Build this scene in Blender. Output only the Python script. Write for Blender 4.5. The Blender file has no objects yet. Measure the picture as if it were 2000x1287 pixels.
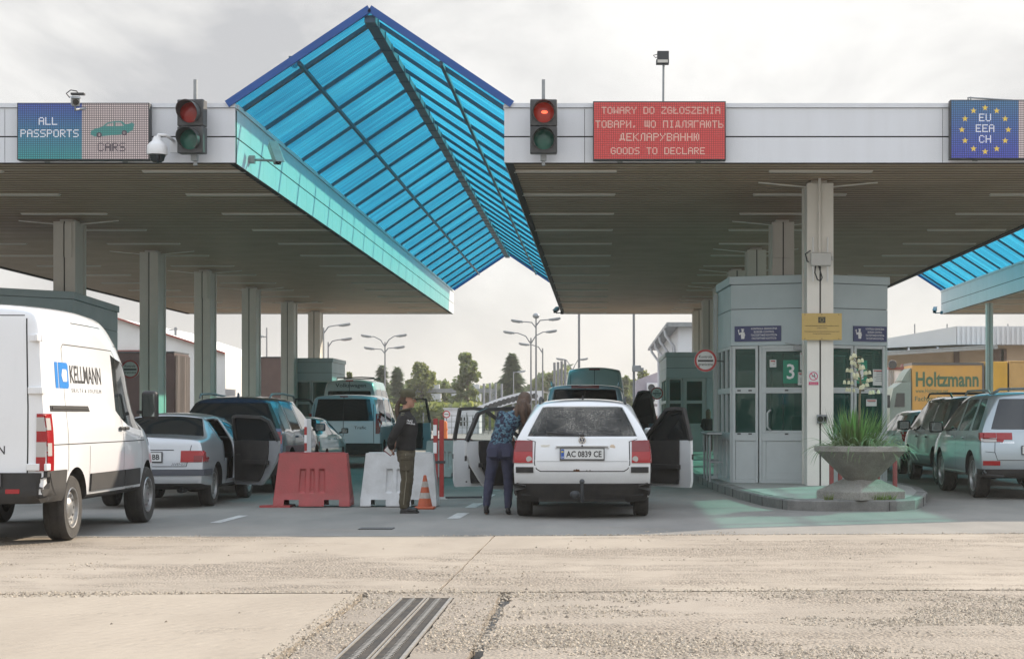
import bpy, bmesh, math, random
from math import radians, sin, cos, pi, atan2, sqrt
from mathutils import Vector, Matrix, noise
from mathutils.bvhtree import BVHTree
random.seed(7)
SC = bpy.context.scene
COL = SC.collection
V = Vector

# ------------------------------------------------------------------ camera
F = 3500.0          # focal length in pixels of the 2000 px wide photograph
EYE = 1.32          # eye height of somebody sitting in a car
cam = bpy.data.cameras.new('camera')
cam.sensor_width = 36.0
cam.lens = F / 2000 * 36
cam.shift_x = -0.0855
cam.shift_y = 0.08375
cam.clip_start = 0.1
cam.clip_end = 4000
camo = bpy.data.objects.new('camera', cam)
camo.location = (0, 0, EYE)
camo.rotation_euler = (radians(90), 0, 0)
COL.objects.link(camo)
SC.camera = camo

def X(px, y): return (px - 1171) * y / F          # where a point seen at that column stands, at distance y
def Z(py, y): return EYE + (811 - py) * y / F

# ------------------------------------------------------------------ sun, sky, exposure
SUN = V((1.42, 1.30, 1.0)).normalized()
EL = math.asin(SUN.z); AZ = atan2(SUN.x, SUN.y)
sl = bpy.data.lights.new('sun', 'SUN')
sl.energy = 5.0
sl.angle = radians(0.6)
sl.color = (1.0, 0.86, 0.70)
so = bpy.data.objects.new('sun', sl)
so.rotation_euler = (-SUN).to_track_quat('-Z', 'Y').to_euler()
so.location = (20, 20, 40)
COL.objects.link(so)

w = bpy.data.worlds.new('World'); SC.world = w
w.use_nodes = True
nt = w.node_tree; nt.nodes.clear()
def N(nt, t, **k):
    n = nt.nodes.new(t)
    for a, b in k.items():
        if a in n.inputs: n.inputs[a].default_value = b
        else: setattr(n, a, b)
    return n
_o = N(nt, 'ShaderNodeOutputWorld'); _b = N(nt, 'ShaderNodeBackground')
_sky = N(nt, 'ShaderNodeTexSky', sky_type='NISHITA', sun_disc=False, sun_elevation=EL, sun_rotation=AZ)
_tc = N(nt, 'ShaderNodeTexCoord'); _mp = N(nt, 'ShaderNodeMapping')
_mp.inputs['Scale'].default_value = (1.0, 1.0, 2.0)
_n1 = N(nt, 'ShaderNodeTexNoise', Scale=4.6, Detail=8.0, Roughness=0.55, Distortion=0.35)
_r1 = N(nt, 'ShaderNodeValToRGB')
e = _r1.color_ramp.elements
e[0].position = 0.40; e[0].color = (4.2, 4.25, 4.38, 1)
e[1].position = 0.60; e[1].color = (7.1, 7.05, 6.9, 1)
x_ = e.new(0.5); x_.color = (5.8, 5.78, 5.72, 1)
_sep = N(nt, 'ShaderNodeSeparateXYZ')
_hz = N(nt, 'ShaderNodeMapRange'); _hz.inputs[1].default_value = 0.0; _hz.inputs[2].default_value = 0.11
_hz.inputs[3].default_value = 1.0; _hz.inputs[4].default_value = 0.0
_warm = N(nt, 'ShaderNodeMixRGB'); _warm.inputs[2].default_value = (6.3, 6.0, 5.5, 1)
_open = N(nt, 'ShaderNodeMapRange'); _open.inputs[1].default_value = 0.3; _open.inputs[2].default_value = 0.8
_open.inputs[3].default_value = 0.0; _open.inputs[4].default_value = 0.45
_mix = N(nt, 'ShaderNodeMixRGB')
L = nt.links.new
L(_tc.outputs['Generated'], _mp.inputs[0]); L(_mp.outputs[0], _n1.inputs['Vector']); L(_n1.outputs['Fac'], _r1.inputs[0])
L(_tc.outputs['Generated'], _sep.inputs[0]); L(_sep.outputs[2], _hz.inputs[0]); L(_sep.outputs[2], _open.inputs[0])
L(_hz.outputs[0], _warm.inputs[0]); L(_r1.outputs[0], _warm.inputs[1])
L(_open.outputs[0], _mix.inputs[0]); L(_warm.outputs[0], _mix.inputs[1]); L(_sky.outputs[0], _mix.inputs[2])
# sky brightness raised overhead, above the view, to lift the shade; nothing behind the camera
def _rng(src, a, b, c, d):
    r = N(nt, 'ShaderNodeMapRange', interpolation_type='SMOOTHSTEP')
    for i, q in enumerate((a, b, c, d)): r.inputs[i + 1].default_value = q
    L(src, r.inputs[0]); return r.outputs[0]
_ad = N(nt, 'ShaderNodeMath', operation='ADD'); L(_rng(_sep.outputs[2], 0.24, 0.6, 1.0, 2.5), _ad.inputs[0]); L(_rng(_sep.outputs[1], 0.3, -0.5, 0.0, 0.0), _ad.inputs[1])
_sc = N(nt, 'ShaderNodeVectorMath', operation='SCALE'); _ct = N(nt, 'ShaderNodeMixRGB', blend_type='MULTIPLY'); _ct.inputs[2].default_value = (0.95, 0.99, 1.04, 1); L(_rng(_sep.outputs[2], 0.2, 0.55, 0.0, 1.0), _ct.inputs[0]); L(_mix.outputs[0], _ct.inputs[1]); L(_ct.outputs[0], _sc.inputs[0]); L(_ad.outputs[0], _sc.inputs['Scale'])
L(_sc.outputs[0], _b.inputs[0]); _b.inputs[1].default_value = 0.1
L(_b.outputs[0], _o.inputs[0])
SC.view_settings.view_transform = 'Standard'
SC.view_settings.look = 'None'
SC.view_settings.gamma = 1.0
SC.view_settings.exposure = 0.52
SC.view_settings.use_curve_mapping = False
SC.render.engine = 'CYCLES'
SC.cycles.use_denoising = True
SC.cycles.max_bounces = 8
SC.cycles.transparent_max_bounces = 16
SC.cycles.caustics_reflective = False
SC.cycles.caustics_refractive = False
SC.cycles.sample_clamp_indirect = 6.0

# ------------------------------------------------------------------ materials
MATS = {}
def newmat(name):
    m = bpy.data.materials.new(name); m.use_nodes = True
    nt = m.node_tree
    p = nt.nodes['Principled BSDF']
    return m, nt, p
def rgb(c): return (c[0], c[1], c[2], 1.0)
def mat(name, c, rough=0.6, metal=0.0, var=0.0, scale=4.0, c2=None, bump=0.0, bscale=60.0, coat=0.0, spec=0.5, fine=0.0, em=None, ems=0.0, stretch=None):
    """painted, plastic, stone ... surface: colour with blotchy wear, roughness that follows it and fine bump"""
    if name in MATS: return MATS[name]
    m, nt, p = newmat(name)
    p.inputs['Base Color'].default_value = rgb(c)
    p.inputs['Roughness'].default_value = rough
    p.inputs['Metallic'].default_value = metal
    p.inputs['Specular IOR Level'].default_value = spec
    if coat: p.inputs['Coat Weight'].default_value = coat; p.inputs['Coat Roughness'].default_value = 0.05
    if em: p.inputs['Emission Color'].default_value = rgb(em); p.inputs['Emission Strength'].default_value = ems
    if var or bump or fine:
        tc = N(nt, 'ShaderNodeTexCoord'); mp = N(nt, 'ShaderNodeMapping')
        if stretch: mp.inputs['Scale'].default_value = stretch
        nt.links.new(tc.outputs['Object'], mp.inputs[0])
        if var or fine:
            n1 = N(nt, 'ShaderNodeTexNoise', Scale=scale, Detail=8.0, Roughness=0.65)
            nt.links.new(mp.outputs[0], n1.inputs['Vector'])
            r = N(nt, 'ShaderNodeMapRange'); r.inputs[1].default_value = 0.35; r.inputs[2].default_value = 0.7
            nt.links.new(n1.outputs['Fac'], r.inputs[0])
            mx = N(nt, 'ShaderNodeMixRGB'); mx.inputs[1].default_value = rgb(c)
            mx.inputs[2].default_value = rgb(c2) if c2 else rgb([q * (1 - var) for q in c])
            nt.links.new(r.outputs[0], mx.inputs[0])
            out = mx.outputs[0]
            if fine:
                n3 = N(nt, 'ShaderNodeTexNoise', Scale=bscale, Detail=3.0)
                nt.links.new(mp.outputs[0], n3.inputs['Vector'])
                r3 = N(nt, 'ShaderNodeMapRange'); r3.inputs[1].default_value = 0.3; r3.inputs[2].default_value = 0.7
                r3.inputs[3].default_value = 1 - fine; r3.inputs[4].default_value = 1 + fine
                nt.links.new(n3.outputs['Fac'], r3.inputs[0])
                m3 = N(nt, 'ShaderNodeMixRGB', blend_type='MULTIPLY'); m3.inputs[0].default_value = 1.0
                nt.links.new(out, m3.inputs[1]); nt.links.new(r3.outputs[0], m3.inputs[2]); out = m3.outputs[0]
            nt.links.new(out, p.inputs['Base Color'])
            r2 = N(nt, 'ShaderNodeMapRange'); r2.inputs[3].default_value = max(0.02, rough - 0.08); r2.inputs[4].default_value = min(1, rough + 0.14)
            nt.links.new(n1.outputs['Fac'], r2.inputs[0]); nt.links.new(r2.outputs[0], p.inputs['Roughness'])
        if bump:
            n2 = N(nt, 'ShaderNodeTexNoise', Scale=bscale, Detail=4.0)
            b = N(nt, 'ShaderNodeBump'); b.inputs['Strength'].default_value = bump; b.inputs['Distance'].default_value = 0.02
            nt.links.new(mp.outputs[0], n2.inputs['Vector']); nt.links.new(n2.outputs['Fac'], b.inputs['Height'])
            nt.links.new(b.outputs[0], p.inputs['Normal'])
    MATS[name] = m
    return m
def glassmat(name, tint, alpha, rough=0.03, base=(0.012, 0.016, 0.017)):
    """window glass: part mirror, part see-through with a tint"""
    if name in MATS: return MATS[name]
    m, nt, p = newmat(name)
    p.inputs['Base Color'].default_value = rgb(base); p.inputs['Roughness'].default_value = rough
    p.inputs['Specular IOR Level'].default_value = 0.6
    t = N(nt, 'ShaderNodeBsdfTransparent'); t.inputs[0].default_value = rgb(tint)
    mx = N(nt, 'ShaderNodeMixShader')
    fr = N(nt, 'ShaderNodeFresnel'); fr.inputs[0].default_value = 1.5
    mr = N(nt, 'ShaderNodeMapRange'); mr.inputs[3].default_value = alpha; mr.inputs[4].default_value = 0.0
    nt.links.new(fr.outputs[0], mr.inputs[0])
    nt.links.new(mr.outputs[0], mx.inputs[0]); nt.links.new(p.outputs[0], mx.inputs[1]); nt.links.new(t.outputs[0], mx.inputs[2])
    nt.links.new(mx.outputs[0], nt.nodes['Material Output'].inputs[0])
    MATS[name] = m
    return m

# ------------------------------------------------------------------ mesh builder and object helpers
class MB:
    def __init__(s): s.v = []; s.f = []; s.m = []; s.mi = 0; s.M = None
    def add(s, vs, fs, mi=None):
        b = len(s.v)
        if s.M is not None: vs = [s.M @ V(p) for p in vs]
        s.v += [tuple(p) for p in vs]; s.f += [tuple(i + b for i in f) for f in fs]
        s.m += [s.mi if mi is None else mi] * len(fs)
        return s
    def box(s, x0, x1, y0, y1, z0, z1, mi=None):
        vs = [(x0,y0,z0),(x1,y0,z0),(x1,y1,z0),(x0,y1,z0),(x0,y0,z1),(x1,y0,z1),(x1,y1,z1),(x0,y1,z1)]
        return s.add(vs, [(0,3,2,1),(4,5,6,7),(0,1,5,4),(1,2,6,5),(2,3,7,6),(3,0,4,7)], mi)
    def cbox(s, c, d, rz=0.0, mi=None, rot=None):
        R = rot if rot else Matrix.Rotation(rz, 3, 'Z')
        vs = []
        for k in ((-1,-1,-1),(1,-1,-1),(1,1,-1),(-1,1,-1),(-1,-1,1),(1,-1,1),(1,1,1),(-1,1,1)):
            vs.append(V(c) + R @ V((k[0]*d[0]/2, k[1]*d[1]/2, k[2]*d[2]/2)))
        return s.add(vs, [(0,3,2,1),(4,5,6,7),(0,1,5,4),(1,2,6,5),(2,3,7,6),(3,0,4,7)], mi)
    def bar(s, a, b, w, h, mi=None, up=(0,0,1)):
        a = V(a); b = V(b); t = (b - a).normalized(); u = V(up)
        if abs(t.dot(u)) > 0.99: u = V((0,1,0))
        sx = t.cross(u).normalized() * w / 2; sz = sx.cross(t).normalized() * h / 2
        vs = [a-sx-sz, a+sx-sz, a+sx+sz, a-sx+sz, b-sx-sz, b+sx-sz, b+sx+sz, b-sx+sz]
        return s.add(vs, [(0,1,2,3),(7,6,5,4),(1,0,4,5),(2,1,5,6),(3,2,6,7),(0,3,7,4)], mi)
    def tube(s, pts, r, n=10, mi=None, caps=True, closed=False, sq=1.0):
        pts = [V(p) for p in pts]; k = len(pts)
        rs = r if isinstance(r, (list, tuple)) else [r] * k
        rings = []; prev = None
        for i, p in enumerate(pts):
            if closed: t = pts[(i+1) % k] - pts[i-1]
            else: t = pts[min(i+1, k-1)] - pts[max(i-1, 0)]
            t.normalize()
            if prev is None:
                u = V((0,0,1)) if abs(t.z) < 0.9 else V((1,0,0))
                a = t.cross(u).normalized()
            else:
                a = (prev - t * prev.dot(t))
                a = a.normalized() if a.length > 1e-6 else t.orthogonal().normalized()
            prev = a; c = t.cross(a)
            rr = rs[i]
            ra, rb = rr if isinstance(rr, (list, tuple)) else (rr, rr * sq)
            rings.append([p + a * ra * cos(2*pi*j/n) + c * rb * sin(2*pi*j/n) for j in range(n)])
        vs = [q for g in rings for q in g]; fs = []
        for i in range(k if closed else k - 1):
            i2 = (i + 1) % k
            for j in range(n):
                fs.append((i*n+j, i*n+(j+1) % n, i2*n+(j+1) % n, i2*n+j))
        if caps and not closed:
            fs.append(tuple(range(n))[::-1]); fs.append(tuple((k-1)*n + j for j in range(n)))
        return s.add(vs, fs, mi)
    def lathe(s, prof, n=24, c=(0,0,0), mi=None, axis='Z', caps=False):
        vs = []; fs = []; k = len(prof)
        for r, h in prof:
            for j in range(n):
                a = 2*pi*j/n
                if axis == 'Z': q = (c[0]+r*cos(a), c[1]+r*sin(a), c[2]+h)
                elif axis == 'X': q = (c[0]+h, c[1]+r*cos(a), c[2]+r*sin(a))
                else: q = (c[0]+r*sin(a), c[1]+h, c[2]+r*cos(a))
                vs.append(q)
        for i in range(k-1):
            for j in range(n):
                fs.append((i*n+j, i*n+(j+1) % n, (i+1)*n+(j+1) % n, (i+1)*n+j))
        if caps: fs.append(tuple(range(n))[::-1]); fs.append(tuple((k-1)*n+j for j in range(n)))
        return s.add(vs, fs, mi)
    def prism(s, poly, fn, d0, d1, mi=None, mcap=None):
        """extrude a 2d polygon; fn(u, v, d) gives the 3d point"""
        n = len(poly)
        vs = [fn(u, v, d0) for u, v in poly] + [fn(u, v, d1) for u, v in poly]
        s.add(vs, [(i, (i+1) % n, n+(i+1) % n, n+i) for i in range(n)], mi)
        s.add(vs, [tuple(range(n))[::-1], tuple(range(n, 2*n))], mi if mcap is None else mcap)
        return s
    def quad(s, a, b, c, d, mi=None): return s.add([a,b,c,d], [(0,1,2,3)], mi)
    def ball(s, c, r, n=12, m=8, mi=None, sc=(1,1,1)):
        prof = [(max(1e-4, r*sin(pi*i/m)), -r*cos(pi*i/m)) for i in range(m+1)]
        k = len(s.v); s.lathe(prof, n, (0,0,0), mi)
        M = s.M
        for i in range(k, len(s.v)):
            q = V(s.v[i])
            if M is not None: q = M.inverted() @ q
            q = V((c[0]+q.x*sc[0], c[1]+q.y*sc[1], c[2]+q.z*sc[2]))
            s.v[i] = tuple(M @ q if M is not None else q)
        return s
    def text(s, body, o, ux, uz, size, width=None, mi=None, bold=0.0, depth=0.0, align='C', off=0.0):
        """writing in the plane (ux, uz) at o (baseline)"""
        vs, fs, w = text_geo(body, bold)
        ux = V(ux).normalized(); uz = V(uz).normalized(); nn = ux.cross(uz)
        sx = size if width is None else width / max(w, 1e-6)
        dx = {'C': -w/2, 'L': 0, 'R': -w}[align]
        o = V(o)
        s.add([o + ux*(p[0]+dx)*sx + uz*p[1]*size + nn*(off + depth) for p in vs], fs, mi)
        return s
    def build(s, name, mats, parent=None, smooth=None, bevel=0.0, seg=2, loc=None, merge=False, rz=None):
        me = bpy.data.meshes.new(name)
        me.from_pydata(s.v, [], s.f)
        if not isinstance(mats, (list, tuple)): mats = [mats]
        for m in mats: me.materials.append(m)
        if len(mats) > 1: me.polygons.foreach_set('material_index', s.m)
        if merge:
            bm = bmesh.new(); bm.from_mesh(me); bmesh.ops.remove_doubles(bm, verts=bm.verts, dist=merge if isinstance(merge, float) else 1e-4)
            bmesh.ops.recalc_face_normals(bm, faces=bm.faces); bm.to_mesh(me); bm.free()
        me.update()
        o = bpy.data.objects.new(name, me); COL.objects.link(o)
        if parent is not None: o.parent = parent
        if loc is not None: o.location = loc
        if rz is not None: o.rotation_euler = (0, 0, rz)
        if smooth: smooth_by(me, smooth)
        if bevel:
            b = o.modifiers.new('bevel', 'BEVEL'); b.width = bevel; b.segments = seg; b.limit_method = 'ANGLE'; b.angle_limit = radians(35)
            if not smooth: smooth_by(me, 40)
            b.harden_normals = False
        return o
def smooth_by(me, deg):
    me.polygons.foreach_set('use_smooth', [True] * len(me.polygons))
    me.set_sharp_from_angle(angle=radians(deg))
_tx = {}
def text_geo(body, bold=0.0):
    k = (body, bold)
    if k in _tx: return _tx[k]
    c = bpy.data.curves.new('t', 'FONT'); c.body = body; c.offset = bold; c.resolution_u = 2
    o = bpy.data.objects.new('t', c); COL.objects.link(o)
    me = bpy.data.meshes.new_from_object(evald(o))
    vs = [tuple(v.co) for v in me.vertices]; fs = [tuple(p.vertices) for p in me.polygons]
    x0 = min(v[0] for v in vs); x1 = max(v[0] for v in vs)
    vs = [(v[0]-x0, v[1], v[2]) for v in vs]
    bpy.data.objects.remove(o); bpy.data.meshes.remove(me); bpy.data.curves.remove(c)
    _tx[k] = (vs, fs, x1-x0)
    return _tx[k]
def evald(o):
    dg = bpy.context.evaluated_depsgraph_get(); dg.update()
    return o.evaluated_get(dg)
def applied(o):
    """mesh of o with its modifiers applied"""
    me = bpy.data.meshes.new_from_object(evald(o)); return me
def tag(o, label=None, cat=None, group=None, kind=None):
    if label: o['label'] = label
    if cat: o['category'] = cat
    if group: o['group'] = group
    if kind: o['kind'] = kind
    return o
def empty(name, loc=(0,0,0), rz=0.0, label=None, cat=None, group=None, kind=None):
    o = bpy.data.objects.new(name, None); o.empty_display_size = 0.2
    COL.objects.link(o); o.location = loc; o.rotation_euler = (0, 0, rz)
    return tag(o, label, cat, group, kind)
def kids(o): return [c for c in bpy.data.objects if c.parent == o]
def copy_tree(o, parent=None, _ch=None):
    c = o.copy(); COL.objects.link(c); c.parent = parent
    for k in list(o.children): copy_tree(k, c)
    return c

# shared materials
M_WHITE = mat('white_panel', (0.70, 0.72, 0.75), 0.42, var=0.12, scale=1.3, c2=(0.52, 0.54, 0.57), spec=0.5)
M_BLACK = mat('black_plastic', (0.018, 0.018, 0.019), 0.5, var=0.3, scale=9, c2=(0.04, 0.038, 0.036))
M_RUBBER = mat('rubber', (0.02, 0.02, 0.02), 0.75, var=0.3, scale=14, c2=(0.045, 0.042, 0.038), bump=0.2, bscale=90)
M_STEEL = mat('grey_steel', (0.32, 0.34, 0.35), 0.45, metal=0.5, var=0.25, scale=6)
M_DARKSTEEL = mat('dark_steel', (0.05, 0.055, 0.06), 0.5, metal=0.3, var=0.2, scale=5)
M_CHROME = mat('chrome', (0.7, 0.7, 0.7), 0.12, metal=1.0)
M_SEAM = mat('panel_gap', (0.01, 0.01, 0.011), 0.8)
M_INK = mat('black_ink', (0.02, 0.02, 0.022), 0.5)
M_WINK = mat('white_ink', (0.75, 0.75, 0.75), 0.5)
M_DARKGLASS = mat('dark_glass', (0.012, 0.016, 0.018), 0.04, spec=0.7)
# ================================================================== GROUND
def concrete(name, c, c2, rough_lo, rough_hi, broom=0.0, dark=(0.13, 0.11, 0.09)):
    """worn road concrete: smooth laitance skin with patches where the stones show"""
    m, nt, p = newmat(name); L = nt.links.new
    tc = N(nt, 'ShaderNodeTexCoord')
    def noise_(scale, sx=1.0, sy=1.0, d=8.0, ro=0.6):
        mp = N(nt, 'ShaderNodeMapping'); mp.inputs['Scale'].default_value = (sx, sy, 1)
        n = N(nt, 'ShaderNodeTexNoise', Scale=scale, Detail=d, Roughness=ro)
        L(tc.outputs['Object'], mp.inputs[0]); L(mp.outputs[0], n.inputs['Vector']); return n
    def rng(src, a, b, c=0.0, d=1.0):
        r = N(nt, 'ShaderNodeMapRange'); r.inputs[1].default_value = a; r.inputs[2].default_value = b
        r.inputs[3].default_value = c; r.inputs[4].default_value = d; L(src, r.inputs[0]); return r.outputs[0]
    def mul(a, b, op='MULTIPLY'):
        q = N(nt, 'ShaderNodeMath', operation=op)
        for i, s in enumerate((a, b)):
            if isinstance(s, (int, float)): q.inputs[i].default_value = s
            else: L(s, q.inputs[i])
        return q.outputs[0]
    big = noise_(0.45, 0.5, 1.0); mid = noise_(2.2, 0.45, 1.0, 10.0, 0.7); stain = noise_(0.8, 1, 0.35)
    mask = rng(mul(mul(big.outputs['Fac'], 0.55), mul(mid.outputs['Fac'], 0.45), 'ADD'), rough_lo, rough_hi)
    vo = N(nt, 'ShaderNodeTexVoronoi', Scale=42.0); L(tc.outputs['Object'], vo.inputs['Vector'])
    sand = noise_(160.0, d=3.0)
    mx = N(nt, 'ShaderNodeMixRGB'); mx.inputs[1].default_value = rgb(c); mx.inputs[2].default_value = rgb(c2)
    L(rng(stain.outputs['Fac'], 0.38, 0.62), mx.inputs[0])
    # stones: each its own grey or brown, in a darker matrix
    hs = N(nt, 'ShaderNodeValToRGB'); L(vo.outputs['Color'], hs.inputs[0])
    hs.color_ramp.elements[0].color = rgb(dark); hs.color_ramp.elements[1].color = (0.42, 0.36, 0.29, 1)
    m2 = N(nt, 'ShaderNodeMixRGB'); L(mul(mask, 0.75), m2.inputs[0]); L(mx.outputs[0], m2.inputs[1]); L(hs.outputs[0], m2.inputs[2])
    m3 = N(nt, 'ShaderNodeMixRGB', blend_type='MULTIPLY'); m3.inputs[0].default_value = 1.0
    L(m2.outputs[0], m3.inputs[1]); L(rng(sand.outputs['Fac'], 0.3, 0.7, 0.88, 1.1), m3.inputs[2])
    L(m3.outputs[0], p.inputs['Base Color'])
    p.inputs['Roughness'].default_value = 0.85; p.inputs['Specular IOR Level'].default_value = 0.25
    h = mul(mask, mul(rng(vo.outputs['Distance'], 0.0, 0.7, 1.0, 0.0), 1.0))
    h = mul(h, mul(mask, -0.8), 'ADD')
    h = mul(h, mul(sand.outputs['Fac'], 0.10), 'ADD')
    h = mul(h, mul(mid.outputs['Fac'], 0.25), 'ADD')
    if broom:
        mp = N(nt, 'ShaderNodeMapping'); mp.inputs['Rotation'].default_value = (0, 0, radians(28))
        wv = N(nt, 'ShaderNodeTexWave', Scale=2.6, Distortion=3.0); wv.inputs['Detail'].default_value = 4.0
        wv.inputs['Detail Scale'].default_value = 3.0
        L(tc.outputs['Object'], mp.inputs[0]); L(mp.outputs[0], wv.inputs['Vector'])
        h = mul(h, mul(mul(wv.outputs['Fac'], broom), rng(mid.outputs['Fac'], 0.4, 0.6)), 'ADD')
    b = N(nt, 'ShaderNodeBump'); b.inputs['Strength'].default_value = 1.0; b.inputs['Distance'].default_value = 0.02
    L(h, b.inputs['Height']); L(b.outputs[0], p.inputs['Normal'])
    return m
C_SMOOTH = concrete('concrete_smooth', (0.35, 0.305, 0.247), (0.295, 0.255, 0.205), 0.55, 0.66, broom=0.22)
C_MID = concrete('concrete_mid', (0.335, 0.292, 0.238), (0.275, 0.238, 0.193), 0.485, 0.57)
C_WORN = concrete('concrete_worn', (0.325, 0.284, 0.235), (0.255, 0.222, 0.182), 0.43, 0.55)
C_PATCH = concrete('concrete_patch', (0.27, 0.235, 0.195), (0.23, 0.20, 0.165), 0.44, 0.56)
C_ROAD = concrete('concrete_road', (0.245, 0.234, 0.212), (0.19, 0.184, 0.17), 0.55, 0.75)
C_ISLE = concrete('concrete_island', (0.34, 0.34, 0.32), (0.27, 0.27, 0.25), 0.58, 0.75)

g = MB()
for i in range(20):
    for j in range(20):
        pass
g.quad((-900, -60, 0), (900, -60, 0), (900, 1500, 0), (-900, 1500, 0))
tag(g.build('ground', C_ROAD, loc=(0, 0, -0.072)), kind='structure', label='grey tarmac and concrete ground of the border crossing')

def ragged(p, q, amp, step=0.07, seed=0):
    n = max(2, int((V(q) - V(p)).length / step)); out = []
    d = (V(q) - V(p)).normalized(); nn = V((-d.y, d.x))
    for i in range(n):
        t = i / n; c = V(p).lerp(V(q), t)
        k = noise.noise(V((c.x*3.1 + seed, c.y*3.1, seed))) * 0.6 + noise.noise(V((c.x*14, c.y*14 + seed, 3))) * 0.5
        if k > 0.25: k *= 1.9
        out.append(tuple(c + nn * k * amp))
    return out
def slab(name, pts, m, amp=0.018, z=0.0, th=0.071):
    poly = []
    for i in range(len(pts)):
        poly += ragged(pts[i], pts[(i+1) % len(pts)], amp, seed=i*7.3 + pts[0][0])
    mb = MB(); mb.prism(poly, lambda u, v, d: (u, v, d), z - th, z)
    return tag(mb.build(name, m), kind='structure')
# transverse joints drift a little: y = a + k x
J1 = lambda x: 13.42 + 0.045 * x + 0.0
J2 = lambda x: 19.75 + 0.06 * x
tag(slab('concrete_apron', [(-14, 3), (-1.78, 3), (-1.76, J1(-1.76)-.03), (-14, J1(-14)-.03)], C_SMOOTH, 0.02), label='smooth cream concrete slab with broom marks in front of the kerb edge')
tag(slab('concrete_apron', [(-0.62, 3), (12, 3), (12, J1(12)-.035), (-0.66, J1(-.66)-.035)], C_WORN, 0.04), label='rough worn concrete slab with exposed stones in the near foreground')
tag(slab('concrete_apron', [(-1.70, 3), (-1.45, 3), (-1.45, 12.98), (-1.05, 12.98), (-1.05, 3), (-.70, 3), (-.74, J1(-.74)-.04), (-1.70, J1(-1.7)-.04)], C_PATCH, 0.014), label='spalled dark concrete strip either side of the metal rail')
tag(slab('concrete_apron', [(-16, J1(-16)+.035), (-1.215, J1(-1.2)+.035), (-1.16, J2(-1.2)-.02), (-16, J2(-16)-.02)], C_MID, 0.012), label='pale worn concrete slab lit by the sun beside the white van')
tag(slab('concrete_apron', [(-1.20, J1(-1.2)+.04), (13, J1(13)+.04), (13, J2(13)-.02), (-1.145, J2(-1.2)-.02)], C_MID, 0.012), label='pale worn concrete slab lit by the sun in front of the estate car')
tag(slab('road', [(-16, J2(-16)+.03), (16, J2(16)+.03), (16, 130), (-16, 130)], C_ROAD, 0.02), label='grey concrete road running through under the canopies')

# loose stones in the worn patches and along the joints
random.seed(11)
gr = MB()
def pebble(x, y, s, mi):
    h = s * random.uniform(0.45, 0.9); a = random.uniform(0, 6.28); k = random.uniform(.6, 1.2)
    vs = []
    for j in range(5):
        an = a + j * 1.2566
        vs.append((x + cos(an)*s*random.uniform(.7, 1.1), y + sin(an)*s*k, random.uniform(-.002, .003)))
    vs.append((x + random.uniform(-.3, .3)*s, y + random.uniform(-.3, .3)*s, h))
    gr.add(vs, [(0,1,5),(1,2,5),(2,3,5),(3,4,5),(4,0,5)], mi)
cnt = 0
while cnt < 19000:
    y = random.uniform(9.4, 20.4) if random.random() < .8 else random.uniform(9.4, 13.4)
    x = random.uniform(X(-20, y), X(2020, y))
    q = noise.noise(V((x*.55, y*1.1, 2.2))) + .55 * noise.noise(V((x*1.9, y*4.0, 9)))
    if y < J1(x):
        dens = .30 + q*1.7 if x > -.65 else (-.62 + q*.5 if x < -1.75 else .35 + q)
        if -1.46 < x < -1.04 and y < 13: continue
    else: dens = -.42 + q
    dj = min(abs(y - J1(x)), abs(y - J2(x)) * 1.6)
    if dj < .22 and (x > -1.8 or q > .1): dens = max(dens, .75 - dj * 3 + q * .6)
    if abs(x + 1.75) < .1 and y < 13.4: dens = max(dens, .3)
    if random.random() > dens: continue
    pebble(x, y, random.choice((.004, .005, .006, .007, .008, .009, .010, .012, .016)), random.choice((0, 0, 1, 1, 2))); cnt += 1
for i in range(60):
    y = random.uniform(9.6, 19.5); x = random.uniform(X(0, y), X(2000, y)); pebble(x, y, .013, 2)
tag(gr.build('gravel', [mat('stone_pale', (0.43, 0.37, 0.29), 0.9), mat('stone_brown', (0.34, 0.285, 0.215), 0.9), mat('stone_dark', (0.21, 0.175, 0.135), 0.9)]),
    'loose broken stones lying on the worn concrete', kind='stuff')

# metal rail let into the concrete
r = MB()
r.box(-1.445, -1.06, 3, 12.95, -0.07, -0.006, 0)
for a, b, h, mi in ((-1.44, -1.425, .004, 1), (-1.35, -1.335, .0, 1), (-1.264, -1.255, .006, 1), (-1.240, -1.231, .006, 1), (-1.165, -1.15, .0, 1), (-1.083, -1.062, .006, 1)):
    r.box(a, b, 3, 12.949, -0.0055, h, mi)
y = 8.5
while y < 12.9:
    for xx in (-1.345, -1.16): r.box(xx - .022, xx + .022, y, y + .02, -0.0052, .002, 1)
    y += .06
tag(r.build('drain_channel', [mat('rail_dark', (0.028, 0.028, 0.028), 0.8, var=.4, scale=8, c2=(.07, .06, .05), spec=.2), mat('rail_worn', (0.26, 0.245, 0.22), 0.6, metal=.1, var=.4, scale=12)]),
    'dark metal slot channel with worn bright edges let into the foreground concrete', 'drain channel')
r = MB()
r.box(-2.80, -2.40, 20.72, 21.02, -.02, .003, 0)
for k in range(12): r.box(-2.79 + k*.033, -2.765 + k*.033, 20.74, 21.0, .003, .010, 1)
tag(r.build('drain_grate', [M_SEAM, mat('grate_iron', (.10, .10, .10), .8)]), 'dark iron drain grate in the shaded road before the barriers', 'drain grate')

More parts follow.
